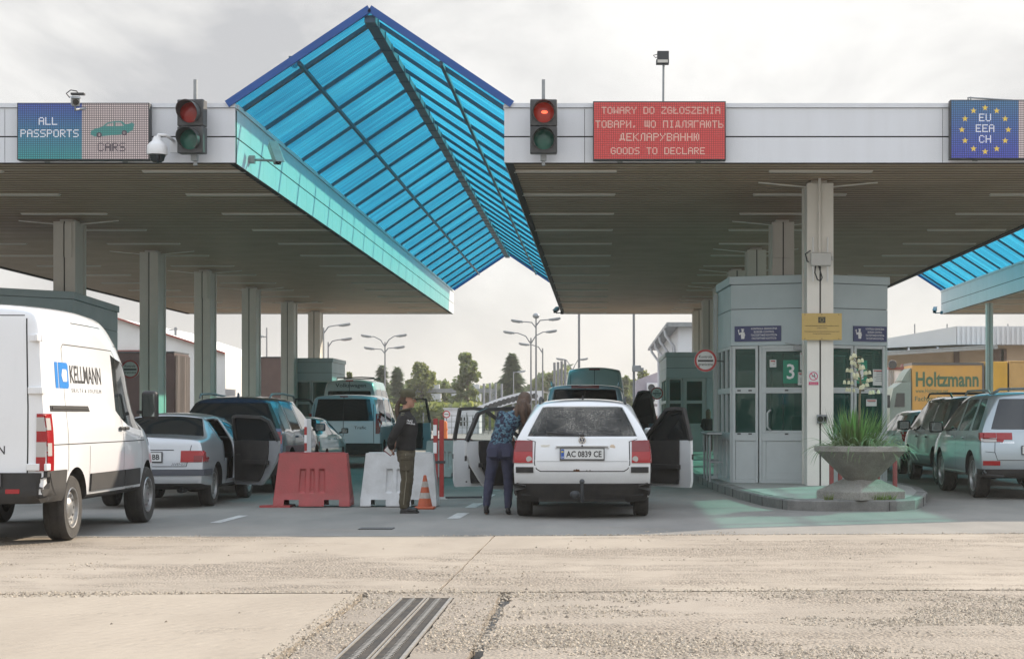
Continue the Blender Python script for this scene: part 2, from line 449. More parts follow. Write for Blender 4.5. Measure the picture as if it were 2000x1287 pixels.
paint = mat('road_paint', (0.55, 0.55, 0.53), 0.7, var=.5, scale=9, c2=(.26, .25, .24))
for x, y0, y1, wd in ((-1.87, 22.9, 24.2, .16), (-1.85, 25.6, 26.9, .16), (-1.84, 28.6, 29.9, .16), (-1.84, 31.6, 32.9, .16), (-1.84, 34.6, 35.9, .16), (-1.84, 40, 44, .16), (-1.84, 50, 54, .16), (-4.72, 22.0, 23.6, .13), (-9.2, 24, 28, .13)):
    m = MB(); m.quad((x - wd/2, y0, .004), (x + wd/2, y0, .004), (x + wd/2 + .03, y1, .004), (x - wd/2 + .03, y1, .004))
    tag(m.build('road_marking', paint), kind='structure')

# islands between the lanes
def island(name, poly, label, h=0.15):
    mb = MB(); n = len(poly)
    cx = sum(p[0] for p in poly)/n; cy = sum(p[1] for p in poly)/n
    def inset(d):
        out = []
        for i in range(n):
            a, b, c = V(poly[i-1]), V(poly[i]), V(poly[(i+1) % n])
            n1 = V((-(b-a).y, (b-a).x)).normalized(); n2 = V((-(c-b).y, (c-b).x)).normalized()
            k = (n1 + n2).normalized(); out.append(tuple(b + k * d / max(.4, k.dot(n1))))
        return out
    mb.prism(poly, lambda u, v, d: (u, v, d), -.03, h - .02, 0)
    p2 = inset(.025); p3 = inset(.16)
    vs = [(u, v, h - .02) for u, v in poly] + [(u, v, h) for u, v in p2] + [(u, v, h) for u, v in p3]
    mb.add(vs, [(i, (i+1) % n, n+(i+1) % n, n+i) for i in range(n)] + [(n+i, n+(i+1) % n, 2*n+(i+1) % n, 2*n+i) for i in range(n)], 0)
    mb.add([(u, v, h + .002) for u, v in p3], [tuple(range(n))], 1)
    o = mb.build(name, [mat('kerb_stone', (0.20, 0.197, 0.185), 0.85, var=.35, scale=5, bump=.3, bscale=80, fine=.15), C_ISLE])
    sm = MB()   # joints between the kerb stones
    for i in range(n):
        a, b = V(poly[i]), V(poly[(i+1) % n]); l = (b - a).length; k = 1.0
        d = (b - a).normalized(); nn = V((-d.y, d.x))
        while k < l and a.y < 60:
            c = a + d*k; e = c + nn*.16
            sm.bar((c.x - nn.x*.003, c.y - nn.y*.003, -.01), (c.x - nn.x*.003, c.y - nn.y*.003, h - .02), .008, .006, up=(d.x, d.y, 0))
            sm.bar((c.x + nn.x*.025, c.y + nn.y*.025, h + .0015), (e.x, e.y, h + .0015), .008, .003); k += 1.0
    sm.build('kerb_joint', M_SEAM, o)
    return tag(o, label, kind='structure')
island('kerb_island', [(1.95, 72), (1.90, 36), (2.05, 31), (2.20, 28.2), (2.38, 26.2), (2.62, 25.0), (3.0, 24.72), (4.1, 24.72), (4.42, 25.1), (4.75, 26.2), (5.05, 27.6), (5.25, 29.2), (5.35, 34), (5.35, 72)][::-1][::-1], 'concrete traffic island with a kerb under the numbered booth')
island('kerb_island', [(-12.3, 72), (-12.3, 33.5), (-11.9, 32.4), (-10.6, 32.4), (-9.5, 35), (-9.4, 38), (-9.4, 72)], 'concrete island under the row of grey columns')
# ================================================================== CANOPIES
M_FASCIA = mat('fascia_metal', (0.68, 0.70, 0.735), 0.38, metal=0.1, var=0.10, scale=1.3, c2=(0.64, 0.655, 0.68), stretch=(3.0, 3.0, .25), spec=0.5)
M_SOFFIT = mat('soffit_slat', (0.48, 0.35, 0.23), 0.5, var=0.2, scale=1.2, c2=(0.40, 0.29, 0.19))
M_LAMP = mat('lamp_strip', (0.62, 0.59, 0.53), 0.4)
M_COLUMN = mat('column_metal', (0.78, 0.755, 0.70), 0.45, var=0.12, scale=1.5, c2=(0.70, 0.68, 0.63), metal=.1)
ZS, ZF, ZT = 5.24, 5.21, 6.12      # slats, bottom and top of the fascia
SHARED = {}
def fascia_run(mb, a, b, outward, seams):
    """two rows of cassette panels, a coping and the grooves between them along a -> b"""
    a = V(a); b = V(b); d = (b - a).normalized(); o = V(outward); L_ = (b - a).length
    def slabz(z0, z1, t0, t1, mi, s0=0.0, s1=None):
        p = a + d * s0; q = a + d * (L_ if s1 is None else s1)
        vs = []
        for z in (z0, z1):
            vs += [p + o*t0 + V((0,0,z)), q + o*t0 + V((0,0,z)), q + o*t1 + V((0,0,z)), p + o*t1 + V((0,0,z))]
        mb.add(vs, [(0,3,2,1),(4,5,6,7),(0,1,5,4),(1,2,6,5),(2,3,7,6),(3,0,4,7)], mi)
    slabz(ZF, ZT - .1, -.12, -.012, 1)                 # dark backing behind the grooves
    ss = [0] + seams + [L_]
    for i in range(len(ss) - 1):
        slabz(ZF - .002, ZF + .385, -.011, 0, 0, ss[i] + (.004 if i else 0), ss[i+1] - (.004 if i < len(ss)-2 else 0))
        slabz(ZF + .407, ZT - .075, -.011, 0, 0, ss[i] + (.004 if i else 0), ss[i+1] - (.004 if i < len(ss)-2 else 0))
    slabz(ZT - .068, ZT, -.14, .022, 0)
def canopy(label, x0, x1, yf, yb, side_l=True, side_r=True):
    root = empty('border_canopy', (0, yf, 0), label=label, cat='canopy', group='flat canopies over the lanes')
    D = yb - yf; W = x1 - x0
    mb = MB(); fascia_run(mb, (x0, 0, 0), (x1, 0, 0), (0, -1, 0), [W - 3.35, W*.36])if False else None
    mb = MB(); fascia_run(mb, (x0, 0, 0), (x1, 0, 0), (0, -1, 0), sorted([W*.655, W*.12]))
    mb.build('front_fascia', [M_FASCIA, M_SEAM], root)
    sm = [k * 1.1 for k in range(1, int(D / 1.1))]
    for on, x, o in ((side_l, x0, -1), (side_r, x1, 1)):
        mb = MB()
        a, b = ((x, D, 0), (x, .125, 0)) if o < 0 else ((x, .125, 0), (x, D, 0))
        fascia_run(mb, a, b, (o, 0, 0), sm); mb.build('side_fascia', [M_FASCIA, M_SEAM], root)
    mb = MB(); mb.box(x0 + .13, x1 - .13, D - .12, D, ZF - .002, ZT); mb.build('rear_beam', M_FASCIA, root)
    mb = MB(); mb.box(x0 + .12, x1 - .12, .13, D - .13, ZT - .16, ZT - .05); mb.build('roof_deck', M_DARKSTEEL, root)
    mb = MB(); y = .14
    mb.box(x0 + .13, x1 - .13, .13, D - .13, ZS + .012, ZS + .02, 1)
    while y < D - .35:
        mb.box(x0 + .125, x1 - .125, y, y + .19, ZS, ZS + .006, 0); y += .29
    mb.build('soffit', [M_SOFFIT, mat('soffit_gap', (0.03, 0.026, 0.022), 0.8)], root)
    return root
YB = 69.0
canopy('flat canopy with the passports and cars display on its pale front edge', -15.9, -5.61, 27.6, YB)
canopy('flat canopy with the red goods display on its pale front edge', -1.467, 8.84, 27.6, YB)
canopy('far canopy whose pale end shows beyond the warehouse side lane', 13.15, 22.8, 30.3, YB)

# strip lights in the slats
mb = MB(); mb.box(-.82, .82, -.05, .05, -.03, 0, 0); mb.box(-.83, .83, -.065, .065, -.012, 0, 1)
proto = None
for xs in ((-13.9, -10.4, -6.5), (-.55, 3.55, 7.75), (14.1, 18.0)):
    for k in range(14):
        y = 28.75 + k * 3.03
        for x in xs:
            if x == 3.55 and k in (0, 2, 4): pass
            if proto is None:
                proto = mb.build('strip_light', [M_LAMP, M_COLUMN]); o = proto
            else: o = proto.copy(); COL.objects.link(o)
            o.location = (x, y + (1.0 if x > 10 else 0), ZS)
            tag(o, 'thin pale strip light set between the brown slats of the canopy ceiling', 'strip light', 'strip lights in the canopy ceilings')

# columns
def column(x, y, label, head, grp, base=.15, wd=.44, dp=.78, arms=True):
    root = empty('support_column', (x, y, 0), label=label, cat='column', group=grp)
    h = wd/2
    mb = MB()
    mb.box(-h, -.012, 0, .12, base, ZS - .06, 0); mb.box(.012, h, 0, .12, base, ZS - .06, 0)
    mb.box(-h + .02, h - .02, .13, dp - .13, base, ZS - .06, 0)
    mb.box(-h, -.012, dp - .12, dp, base, ZS - .06, 0); mb.box(.012, h, dp - .12, dp, base, ZS - .06, 0)
    mb.box(-.011, .011, .02, .1, base, ZS - .06, 1)
    mb.build('shaft', [M_COLUMN, M_SEAM], root, bevel=.006)
    mb = MB()
    if head:
        mb.box(-h + .03, -.012, -.03, -.003, ZS - .78, ZS - .1); mb.box(.012, h - .06, -.03, -.003, ZS - .78, ZS - .1)
        mb.build('head_panel', M_COLUMN, root, bevel=.006)
    mb = MB()
    if arms:
        mb.box(-h*.6, h*.6, .15, dp - .15, ZS - .06, ZS - .002)
        for s in (-1, 1):
            mb.bar((s*h*.5, .3, ZS - .10), (s*1.0, .3, ZS - .015), .05, .02)
        mb.build('splay_bracket', M_COLUMN, root)
    return root
for i, y in enumerate((35.7, 42.4, 48.1, 54.5, 61.2, 66.9)):
    column(-10.665, y, ['grey steel column rising behind the roof of the near grey booth', 'grey steel column between the round sign and the brown curtain truck',
        'grey steel column just beyond the brown truck curtain', 'grey steel column in front of the red brick wall', 'grey steel column with a pale junction box near its top',
        'farthest grey steel column, above the far blue booth'][i], i in (0, 2), 'columns under the passport canopy')
for i, y in enumerate((29.8, 35.8, 41.8, 47.8, 53.9, 60.0, 66.1)):
    column(3.67, y, ['pale steel column in front of the numbered booth carrying a yellow plaque', 'steel column standing through the booth roof with a panelled head',
        'grey steel column half hidden behind the panelled one above the booth', 'steel column beyond the booth roof in the dark of the canopy', 'steel column hidden deep behind the numbered booth',
        'steel column with a hanging cable loop left of the numbered booth', 'last steel column at the canopy end by the white office'][i], i == 1, 'columns under the goods canopy')
column(13.4, 61.5, 'thin pale post under the far canopy beside the orange truck', False, None, 0, .22, .22, False)

# ------------------------------------------------------------------ blue translucent gables
def polycarb():
    m, nt, p = newmat('blue_polycarbonate'); L = nt.links.new
    nt.nodes.remove(p)
    tc = N(nt, 'ShaderNodeTexCoord'); mp = N(nt, 'ShaderNodeMapping'); mp.inputs['Scale'].default_value = (0.03, 1, 0.03)
    L(tc.outputs['Object'], mp.inputs[0])
    n1 = N(nt, 'ShaderNodeTexNoise', Scale=3.2, Detail=7.0, Roughness=0.85); L(mp.outputs[0], n1.inputs['Vector'])
    wv = N(nt, 'ShaderNodeTexWave', Scale=4.0, bands_direction='Y'); L(tc.outputs['Object'], wv.inputs['Vector'])
    ad = N(nt, 'ShaderNodeMath', operation='MULTIPLY_ADD'); ad.inputs[1].default_value = 0.22; L(wv.outputs['Fac'], ad.inputs[0]); L(n1.outputs['Fac'], ad.inputs[2])
    r = N(nt, 'ShaderNodeMapRange'); r.inputs[1].default_value = 0.45; r.inputs[2].default_value = 0.82; L(ad.outputs[0], r.inputs[0])
    ct = N(nt, 'ShaderNodeMixRGB'); ct.inputs[1].default_value = (0.005, 0.22, 0.42, 1); ct.inputs[2].default_value = (0.09, 0.66, 0.86, 1); L(r.outputs[0], ct.inputs[0])
    cl = N(nt, 'ShaderNodeMixRGB'); cl.inputs[1].default_value = (0.004, 0.19, 0.40, 1); cl.inputs[2].default_value = (0.06, 0.54, 0.78, 1); L(r.outputs[0], cl.inputs[0])
    # rays that cross the sheet steeply lose less colour than those that graze it
    lw = N(nt, 'ShaderNodeLayerWeight'); lw.inputs[0].default_value = 0.5
    lr = N(nt, 'ShaderNodeMapRange'); lr.inputs[1].default_value = 0.25; lr.inputs[2].default_value = 0.75; L(lw.outputs['Facing'], lr.inputs[0])
    cf = N(nt, 'ShaderNodeMixRGB'); cf.inputs[1].default_value = (0.24, 0.84, 0.74, 1); L(lr.outputs[0], cf.inputs[0]); L(ct.outputs[0], cf.inputs[2])
    t = N(nt, 'ShaderNodeBsdfTransparent'); L(cf.outputs[0], t.inputs[0])
    d = N(nt, 'ShaderNodeBsdfTranslucent'); L(cl.outputs[0], d.inputs[0])
    gl = N(nt, 'ShaderNodeBsdfGlossy'); gl.inputs['Roughness'].default_value = 0.2; gl.inputs[0].default_value = (0.5, 0.8, 0.9, 1)
    bp = N(nt, 'ShaderNodeBump'); bp.inputs['Strength'].default_value = 0.6; bp.inputs['Distance'].default_value = 0.02
    L(wv.outputs['Fac'], bp.inputs['Height']); L(bp.outputs[0], gl.inputs['Normal'])
    a = N(nt, 'ShaderNodeMixShader'); a.inputs[0].default_value = 0.28; L(t.outputs[0], a.inputs[1]); L(d.outputs[0], a.inputs[2])
    b = N(nt, 'ShaderNodeMixShader'); b.inputs[0].default_value = 0.07; L(a.outputs[0], b.inputs[1]); L(gl.outputs[0], b.inputs[2])
    L(b.outputs[0], nt.nodes['Material Output'].inputs[0])
    return m
M_POLY = polycarb()
M_BAR = mat('glazing_bar', (0.04, 0.09, 0.14), 0.5, metal=.3)
M_BLUE = mat('blue_trim', (0.008, 0.075, 0.30), 0.4, var=.15, scale=2)
def gable(label, x0, x1, yf, yb):
    root = empty('glazed_gable', (0, yf, 0), label=label, cat='glass roof', group='blue translucent gables between the canopies')
    xm = (x0 + x1)/2; zr = 7.57; ze = ZT - .02; D = yb - yf
    for s, xa in ((-1, x0 - .12), (1, x1 + .12)):
        zl = ze
        mb = MB(); nx = 1
        mb.quad((xa, 0, zl + .02), (xm, 0, zr), (xm, D, zr), (xa, D, zl + .02))
        mb.build('glazing_sheet', M_POLY, root)
        y = .6; pr = V((xm - xa, 0, zr - zl - .02))
        while y < D:
            mb = MB(); big = y < .7
            mb.bar((xa + (.12 if s < 0 else -.12), y, zl + .04 - .02), (xm, y, zr - .055), .11 if big else .06, .06)
            mb.build('rafter', M_BAR, root); y += 1.86
        q = V((xa, 0, zl + .02)) + pr * .5
        mb = MB(); mb.bar((q.x, .02, q.z - .1), (q.x, D - .02, q.z - .1), .05, .06); mb.build('purlin', M_BAR, root)
        mb = MB(); mb.bar((xa - .0, -.03, zl + .0), (xm, -.03, zr), .06, .11, up=(0, 0, 1)); mb.build('front_trim', M_BLUE, root)
        mb = MB(); mb.bar((xa, D + .03, zl), (xm, D + .03, zr), .05, .12); mb.build('rear_trim', M_BLUE, root)
    mb = MB(); mb.box(xm - .085, xm + .085, 0.02, D - .02, zr - .20, zr - .09)
    for k in range(int(D/.93)): mb.box(xm - .10, xm + .10, .3 + k*.93, .36 + k*.93, zr - .21, zr - .085)
    mb.build('ridge_beam', M_BAR, root)
    mb = MB(); mb.ball((X(614, 30.2), .62, 6.85), .07); mb.cbox((X(614, 30.2), .62, 6.93), (.16, .12, .06))
    if x0 < 0: mb.build('gable_camera', M_BAR, root, smooth=40)
    return root
gable('blue translucent gable roof joining the two near canopies', -5.61, -1.467, 27.6, YB)
gable('blue translucent gable roof showing beyond the goods canopy end', 8.84, 13.15, 30.3, YB)

# ================================================================== LED DISPLAYS
FONT5 = dict(zip("ABCDEGHILNOPRSTUWYZŁЩПДЯГЮЬКУИЛ,", [
 "0E11111F111111","1E11111E11111E","0E11101010110E","1E11111111111E","1F10101E10101F","0E11101711110E","1111111F111111","0E04040404040E",
 "1010101010101F","11191513111111","0E11111111110E","1E11111E101010","1E11111E141211","0F10100E01011E","1F040404040404","1111111111110E",
 "111111151B1B11","11110A04040404","1F01020408101F","1010141810101F","15151515151F01","1F111111111111","060A0A0A0A1F11","0F11110F050911",
 "1F101010101010","1215151D151512","1010101E11111E","11121418141211","11110A04040810","11111315191111","07090909090911","00000000000C08"]))
for a, b in (("А","A"),("В","B"),("О","O"),("Р","P"),("Т","T"),("Е","E"),("Н","H"),("І","I")): FONT5[a] = FONT5[b]
def ledmat(name, c1, c2=None, zr=(0, 1), k=1.0, pitch=.0333, floor=.25):
    m, nt, p = newmat(name); L = nt.links.new
    p.inputs['Base Color'].default_value = (0.02, 0.02, 0.022, 1); p.inputs['Roughness'].default_value = 0.6
    tc = N(nt, 'ShaderNodeTexCoord'); sp = N(nt, 'ShaderNodeSeparateXYZ'); L(tc.outputs['Object'], sp.inputs[0])
    def tri(o):
        a = N(nt, 'ShaderNodeMath', operation='PINGPONG'); a.inputs[1].default_value = pitch/2; L(o, a.inputs[0])
        b = N(nt, 'ShaderNodeMapRange'); b.inputs[1].default_value = pitch*.08; b.inputs[2].default_value = pitch*.24; L(a.outputs[0], b.inputs[0]); return b.outputs[0]
    mm = N(nt, 'ShaderNodeMath', operation='MULTIPLY'); L(tri(sp.outputs[0]), mm.inputs[0]); L(tri(sp.outputs[2]), mm.inputs[1])
    st = N(nt, 'ShaderNodeMapRange'); st.inputs[3].default_value = floor*k; st.inputs[4].default_value = k; L(mm.outputs[0], st.inputs[0])
    if c2:
        mr = N(nt, 'ShaderNodeMapRange'); mr.inputs[1].default_value = zr[0]; mr.inputs[2].default_value = zr[1]; L(sp.outputs[2], mr.inputs[0])
        mx = N(nt, 'ShaderNodeMixRGB'); mx.inputs[1].default_value = rgb(c1); mx.inputs[2].default_value = rgb(c2); L(mr.outputs[0], mx.inputs[0])
        L(mx.outputs[0], p.inputs['Emission Color'])
    else: p.inputs['Emission Color'].default_value = rgb(c1)
    L(st.outputs[0], p.inputs['Emission Strength'])
    return m
def led_text(mb, s, xc, zc, px, mi, gap=1, bold=.86):
    wd = len(s)*(5 + gap)*px - gap*px; x = xc - wd/2
    for ch in s:
        if ch != ' ':
            h = FONT5[ch]
            for r_ in range(7):
                b = int(h[2*r_:2*r_+2], 16)
                for c_ in range(5):
                    if b >> (4 - c_) & 1:
                        u = x + c_*px; v = zc + (3 - r_)*px; q = px*bold
                        mb.quad((u, -.003, v), (u + q, -.003, v), (u + q, -.003, v + q), (u, -.003, v + q), mi)
        x += (5 + gap)*px
YS = 27.42
def sign_box(name, x0, x1, z0, z1, label, dep=.15):
    root = empty(name, (x0, YS, z0), label=label, cat='display', group='dot matrix displays on the canopy edges')
    mb = MB(); mb.box(-.015, x1-x0+.015, .002, dep, -.015, z1-z0+.015); mb.build('housing', M_DARKSTEEL, root, bevel=.006)
    mb = MB()
    for s in (.2, .8):
        mb.box((x1-x0)*s - .04, (x1-x0)*s + .04, dep, dep + .04, -.03, .1)
    mb.build('bracket', M_STEEL, root)
    return root
x0, x1, z0, z1 = X(35, YS), X(290, YS), Z(311, YS), Z(203, YS)
xm = X(160, YS)
root = sign_box('led_display', x0, x1, z0, z1, 'wide display reading ALL PASSPORTS and CARS on the canopy edge')
W_, H_ = x1 - x0, z1 - z0; xb = xm - x0
mb = MB(); mb.box(0, xb, -.0, .004, 0, H_, 0); mb.box(xb + .001, W_, -.0, .004, 0, H_, 1)
led_text(mb, 'ALL', X(94, YS) - x0, Z(238, YS) - z0, .0168, 2); led_text(mb, 'PASSPORTS', X(97, YS) - x0, Z(262, YS) - z0, .0168, 2)
led_text(mb, 'CARS', X(218, YS) - x0, Z(289, YS) - z0, .0185, 3, bold=1.0)
car = [(177, 263), (178, 256), (186, 252), (200, 248), (208, 241), (222, 237), (238, 237), (246, 244), (258, 240), (263, 243), (260, 254), (250, 260), (238, 263), (196, 267), (184, 267)]
mb.add([(X(a, YS) - x0, -.004, Z(b, YS) - z0) for a, b in car], [tuple(range(len(car)))], 4)
for wl in ([(206, 247), (211, 242), (222, 240), (222, 247)], [(225, 240), (236, 240), (242, 246), (225, 247)]): mb.add([(X(a, YS) - x0, -.0055, Z(b, YS) - z0) for a, b in wl], [(0, 1, 2, 3)], 1)
for a, b in ((194, 264), (243, 260)):
    for r_, mi, o in ((.042, 3, -.006), (.018, 1, -.0075)): mb.add([(X(a, YS) - x0 + r_*cos(k*pi/6), o, Z(b, YS) - z0 + r_*sin(k*pi/6)) for k in range(12)], [tuple(range(12))], mi)
mb.build('screen', [ledmat('led_blue_teal', (0.02, 0.20, 0.21), (0.035, 0.06, 0.26), (0, .85), 1.0), ledmat('led_grey', (0.37, 0.31, 0.31), None, k=1.0, floor=.12),
    ledmat('led_white', (0.52, 0.52, 0.56), k=1.0, floor=.9), ledmat('led_off', (0.03, 0.02, 0.03), k=1.0, floor=.9), ledmat('led_teal', (0.03, 0.16, 0.15), k=1.0, floor=.5)], root)
x0, x1, z0, z1 = X(1160, YS), X(1416, YS), Z(311, YS), Z(200, YS)
root = sign_box('led_display', x0, x1, z0, z1, 'wide red display with four lines about goods to declare')
W_, H_ = x1 - x0, z1 - z0
mb = MB(); mb.box(0, W_, 0, .004, 0, H_, 0)
for s, pc, py, wpx in (('TOWARY DO ZGŁOSZENIA', 1291, 217, 234), ('ТОВАРИ, ЩО ПІДЛЯГАЮТЬ', 1288, 244, 252), ('ДЕКЛАРУВАННЮ', 1288, 269, 158), ('GOODS TO DECLARE', 1285, 296, 186)):
    led_text(mb, s, X(pc, YS) - x0, Z(py, YS) - z0, wpx/len(s)/6*YS/F, 1)
mb.build('screen', [ledmat('led_red', (0.37, 0.03, 0.027), None, k=1.0, floor=.42), ledmat('led_pale', (0.40, 0.31, 0.26), k=1.0, floor=.85)], root)
x0, x1, z0, z1 = X(1858, YS), X(2110, YS), Z(309, YS), Z(197, YS)
xm = X(1989, YS)
root = sign_box('led_display', x0, x1, z0, z1, 'blue display with a ring of yellow stars round EU EEA CH')
W_, H_ = x1 - x0, z1 - z0
mb = MB(); mb.box(0, xm - x0, 0, .004, 0, H_, 0); mb.box(xm - x0 + .001, W_, 0, .004, 0, H_, 1)
for s, py in (('EU', 231), ('EEA', 252), ('CH', 273)): led_text(mb, s, X(1924, YS) - x0, Z(py, YS) - z0, .0168, 2)
for k in range(12):
    a = k*pi/6; cx = X(1924, YS) - x0 + .355*sin(a); cz = Z(254, YS) - z0 + .335*cos(a)
    pts = [(cx + (.052 if j % 2 == 0 else .021)*sin(j*pi/5), -.003, cz + (.052 if j % 2 == 0 else .021)*cos(j*pi/5)) for j in range(10)]
    mb.add(pts, [tuple(range(10))[::-1]], 3)
mb.build('screen', [ledmat('led_eu_blue', (0.035, 0.045, 0.30), (0.035, 0.12, 0.24), (0, .85), 1.0), MATS.get('x') or ledmat('led_grey_b', (0.44, 0.37, 0.37), None, floor=.12),
    ledmat('led_white_b', (0.52, 0.52, 0.56), floor=.9), ledmat('led_yellow', (0.50, 0.36, 0.05), floor=.7)], root)
# ================================================================== SIGNALS AND CAMERAS ON THE CANOPY EDGE
M_SIG = mat('signal_housing', (0.04, 0.043, 0.047), 0.45, var=.3, scale=7, c2=(.07, .07, .07))
def signal(pxc, label, lit, twist):
    y = 27.2; xc = X(pxc, y); zt = Z(194, y); zb = Z(299, y); h = zt - zb; wd = .41
    root = empty('traffic_light', (xc, y, zb), label=label, cat='traffic light', group='traffic lights on the canopy edges')
    mb = MB(); mb.box(-wd/2, wd/2, 0, .2, 0, h/2 - .004); mb.box(-wd/2, wd/2, 0, .2, h/2 + .004, h); mb.build('housing', M_SIG, root, bevel=.015)
    mb = MB(); mb.box(-.025, .025, .22, .26, -.16, h + .34); mb.box(-.03, .03, .2, .22, h - .1, h - .05); mb.box(-.045, .045, .16, .26, -.09, 0.0); mb.build('mounting_post', M_STEEL, root)
    for k, (zc, nm) in enumerate(((h*.75, 'red'), (h*.25, 'green'))):
        r_ = .155
        mb = MB(); mb.lathe([(.001, -.03), (r_*.5, -.025), (r_*.85, -.012), (r_, 0)], 28, (0, -.002, zc), axis='Y')
        if nm == 'red' : m = mat('red_lens_lit' if lit else 'red_lens', (0.28, 0.015, 0.012), 0.18, em=(1, .06, .02), ems=.05 if lit else 0.0)
        else: m = mat('green_lens', (0.01, 0.10, 0.075), 0.18)
        le = mb.build('lens', m, root, smooth=60)
        if nm == 'red' and lit:
            mb = MB(); mb.ball((.01, -.036, zc + .0), .05, sc=(1.0, .12, .5)); mb.build('filament_glow', mat('red_glow', (1, .1, .05), .3, em=(1, .14, .06), ems=1.2), le, smooth=60)
        mb = MB(); n = 26
        vs = []; fs = []
        for i in range(n + 1):
            a = radians(-52 + 284*i/n) - 0.0; 
            ca, sa = cos(a), sin(a)
            dp = .22*(.35 + .65*max(0, min(1, (sa + .75)/1.4)))
            for rr, yy in ((r_ + .012, .0), (r_ + .012, -dp), (r_ + .004, -dp), (r_ + .004, .0)): vs.append((rr*ca, yy, zc + rr*sa))
        for i in range(n):
            for j in range(3): fs.append((i*4+j, i*4+j+1, (i+1)*4+j+1, (i+1)*4+j))
        mb.add(vs, fs); v = mb.build('visor', M_SIG, root, smooth=50)
        mb = MB(); mb.lathe([(r_ + .001, .0), (r_ + .02, 0), (r_ + .022, .0), (r_ + .022, .004)], 28, (0, -.008, zc), axis='Y'); mb.build('lens_ring', M_BLACK, root, smooth=40)
    root.rotation_euler = (0, 0, twist)
    return root
signal(371, 'unlit two lamp traffic light beside the CARS display', False, radians(-7))
signal(1062, 'two lamp traffic light glowing red at the canopy corner', True, radians(3))
M_CAMW = mat('camera_white', (0.72, 0.72, 0.72), 0.35)
# dome camera
y = 27.15
root = empty('dome_camera', (X(307, y), y, Z(318, y)), label='white dome camera hanging on an elbow beside the CARS display', cat='camera')
mb = MB(); mb.lathe([(.001, .40), (.05, .395), (.065, .36), (.075, .33), (.12, .29), (.15, .25), (.155, .16), (.15, .12), (.14, .118)], 28); mb.build('shroud', M_CAMW, root, smooth=45)
mb = MB(); mb.lathe([(.13, .12), (.125, .09), (.115, .085), (.1, .03), (.06, .0), (.001, -.01)], 28); mb.build('dome', M_DARKGLASS, root, smooth=60)
mb = MB(); mb.tube([(0, 0, .36), (.02, 0, .42), (.12, .05, .42), (.18, .15, .38), (.18, .3, .37)], .025, 10); mb.box(.12, .24, .3, .34, .2, .4); mb.build('arm', M_CAMW, root, smooth=50)
def bullet_cam(name, loc, aim, label, m, ln=.36, wall=None):
    root = empty(name, loc, label=label, cat='camera', group='box cameras on the canopies')
    d = V(aim).normalized(); q = d.to_track_quat('-Y', 'Z').to_matrix().to_4x4()
    mb = MB(); mb.M = q; mb.box(-.06, .06, -ln/2, ln/2, -.06, .06); mb.box(-.075, .075, -ln/2 - .06, ln/2, .062, .075); b = mb.build('housing', m, root, bevel=.012)
    mb = MB(); mb.M = q; mb.lathe([(.001, 0), (.045, 0.0), (.045, .01)], 20, (0, -ln/2 - .006, 0), axis='Y'); mb.build('lens', M_DARKGLASS, root)
    if wall is not None:
        mb = MB(); mb.tube([(0, 0, -.05), (0, 0, -.12), wall], .02, 8); mb.cbox(wall, (.09, .09, .12)); mb.build('bracket', m, root, smooth=40)
    return root
y = 27.2
r = bullet_cam('box_camera', (X(147, y), y, Z(199, y)), (.35, -1, -.25), 'small box camera standing on top of the ALL PASSPORTS display', M_STEEL, .3, (.12, .3, -.05))
mb = MB(); mb.tube([(-.1, .05, .07), (-.13, -.02, .12), (-.06, -.03, .17), (.02, 0, .16), (.05, .05, .1)], .009, 6); mb.box(-.06, .14, -.04, .05, .1, .13); mb.build('cable', M_BLACK, r, smooth=50)
bullet_cam('box_camera', (-5.18, 28.6, 5.50), (.5, -.8, -1.1), 'pale camera on a bracket at the corner below the blue gable', M_STEEL, .42, (-.38, 0.1, -.09))
bullet_cam('box_camera', (X(1086, 67), 67.5, Z(604, 67)), (-.3, -1, -.4), 'small dark camera at the far corner of the goods canopy', M_DARKSTEEL, .4, (.2, 0, -.1))
bullet_cam('box_camera', (X(1828, 68), 68.2, Z(605, 68)), (-.3, -1, -.4), 'small blue camera at the near corner of the far canopy', mat('camera_blue', (.05, .16, .24), .4), .4, (.25, 0, -.1))
# floodlight on a pole
y = 31.0
root = empty('floodlight', (X(1295, y), y, ZT - .06), label='floodlight on a thin pole standing on the goods canopy', cat='floodlight')
hz = Z(116, y) - ZT + .06
mb = MB(); mb.tube([(0, 0, 0), (.01, 0, hz - .06)], .02, 8); mb.build('pole', M_STEEL, root, smooth=40)
mb = MB(); mb.box(-.1, .1, -.06, .12, hz - .02, hz + .13); mb.box(-.12, .1, -.1, .08, hz - .09, hz - .02); mb.tube([(-.1, 0, hz + .08), (-.17, -.02, hz + .06), (-.13, -.02, hz + .02), (-.08, 0, hz + .04)], .008, 6); mb.build('lamp_body', M_DARKSTEEL, root, bevel=.012)
mb = MB(); mb.box(-.1, .08, -.106, -.1, hz - .08, hz - .03); mb.build('lamp_glass', M_LAMP, root)
root = empty('cable_bracket', (X(1895, YS), YS + .06, ZT), label='thin steel bracket lying on the edge above the star display', cat='bracket')
mb = MB(); mb.tube([(-.02, 0, -.04), (-.02, 0, .07), (.0, 0, .065), (.66, 0, .025)], .013, 6); mb.tube([(.02, 0, -.03), (.02, 0, .08)], .01, 6); mb.build('rod', M_STEEL, root)
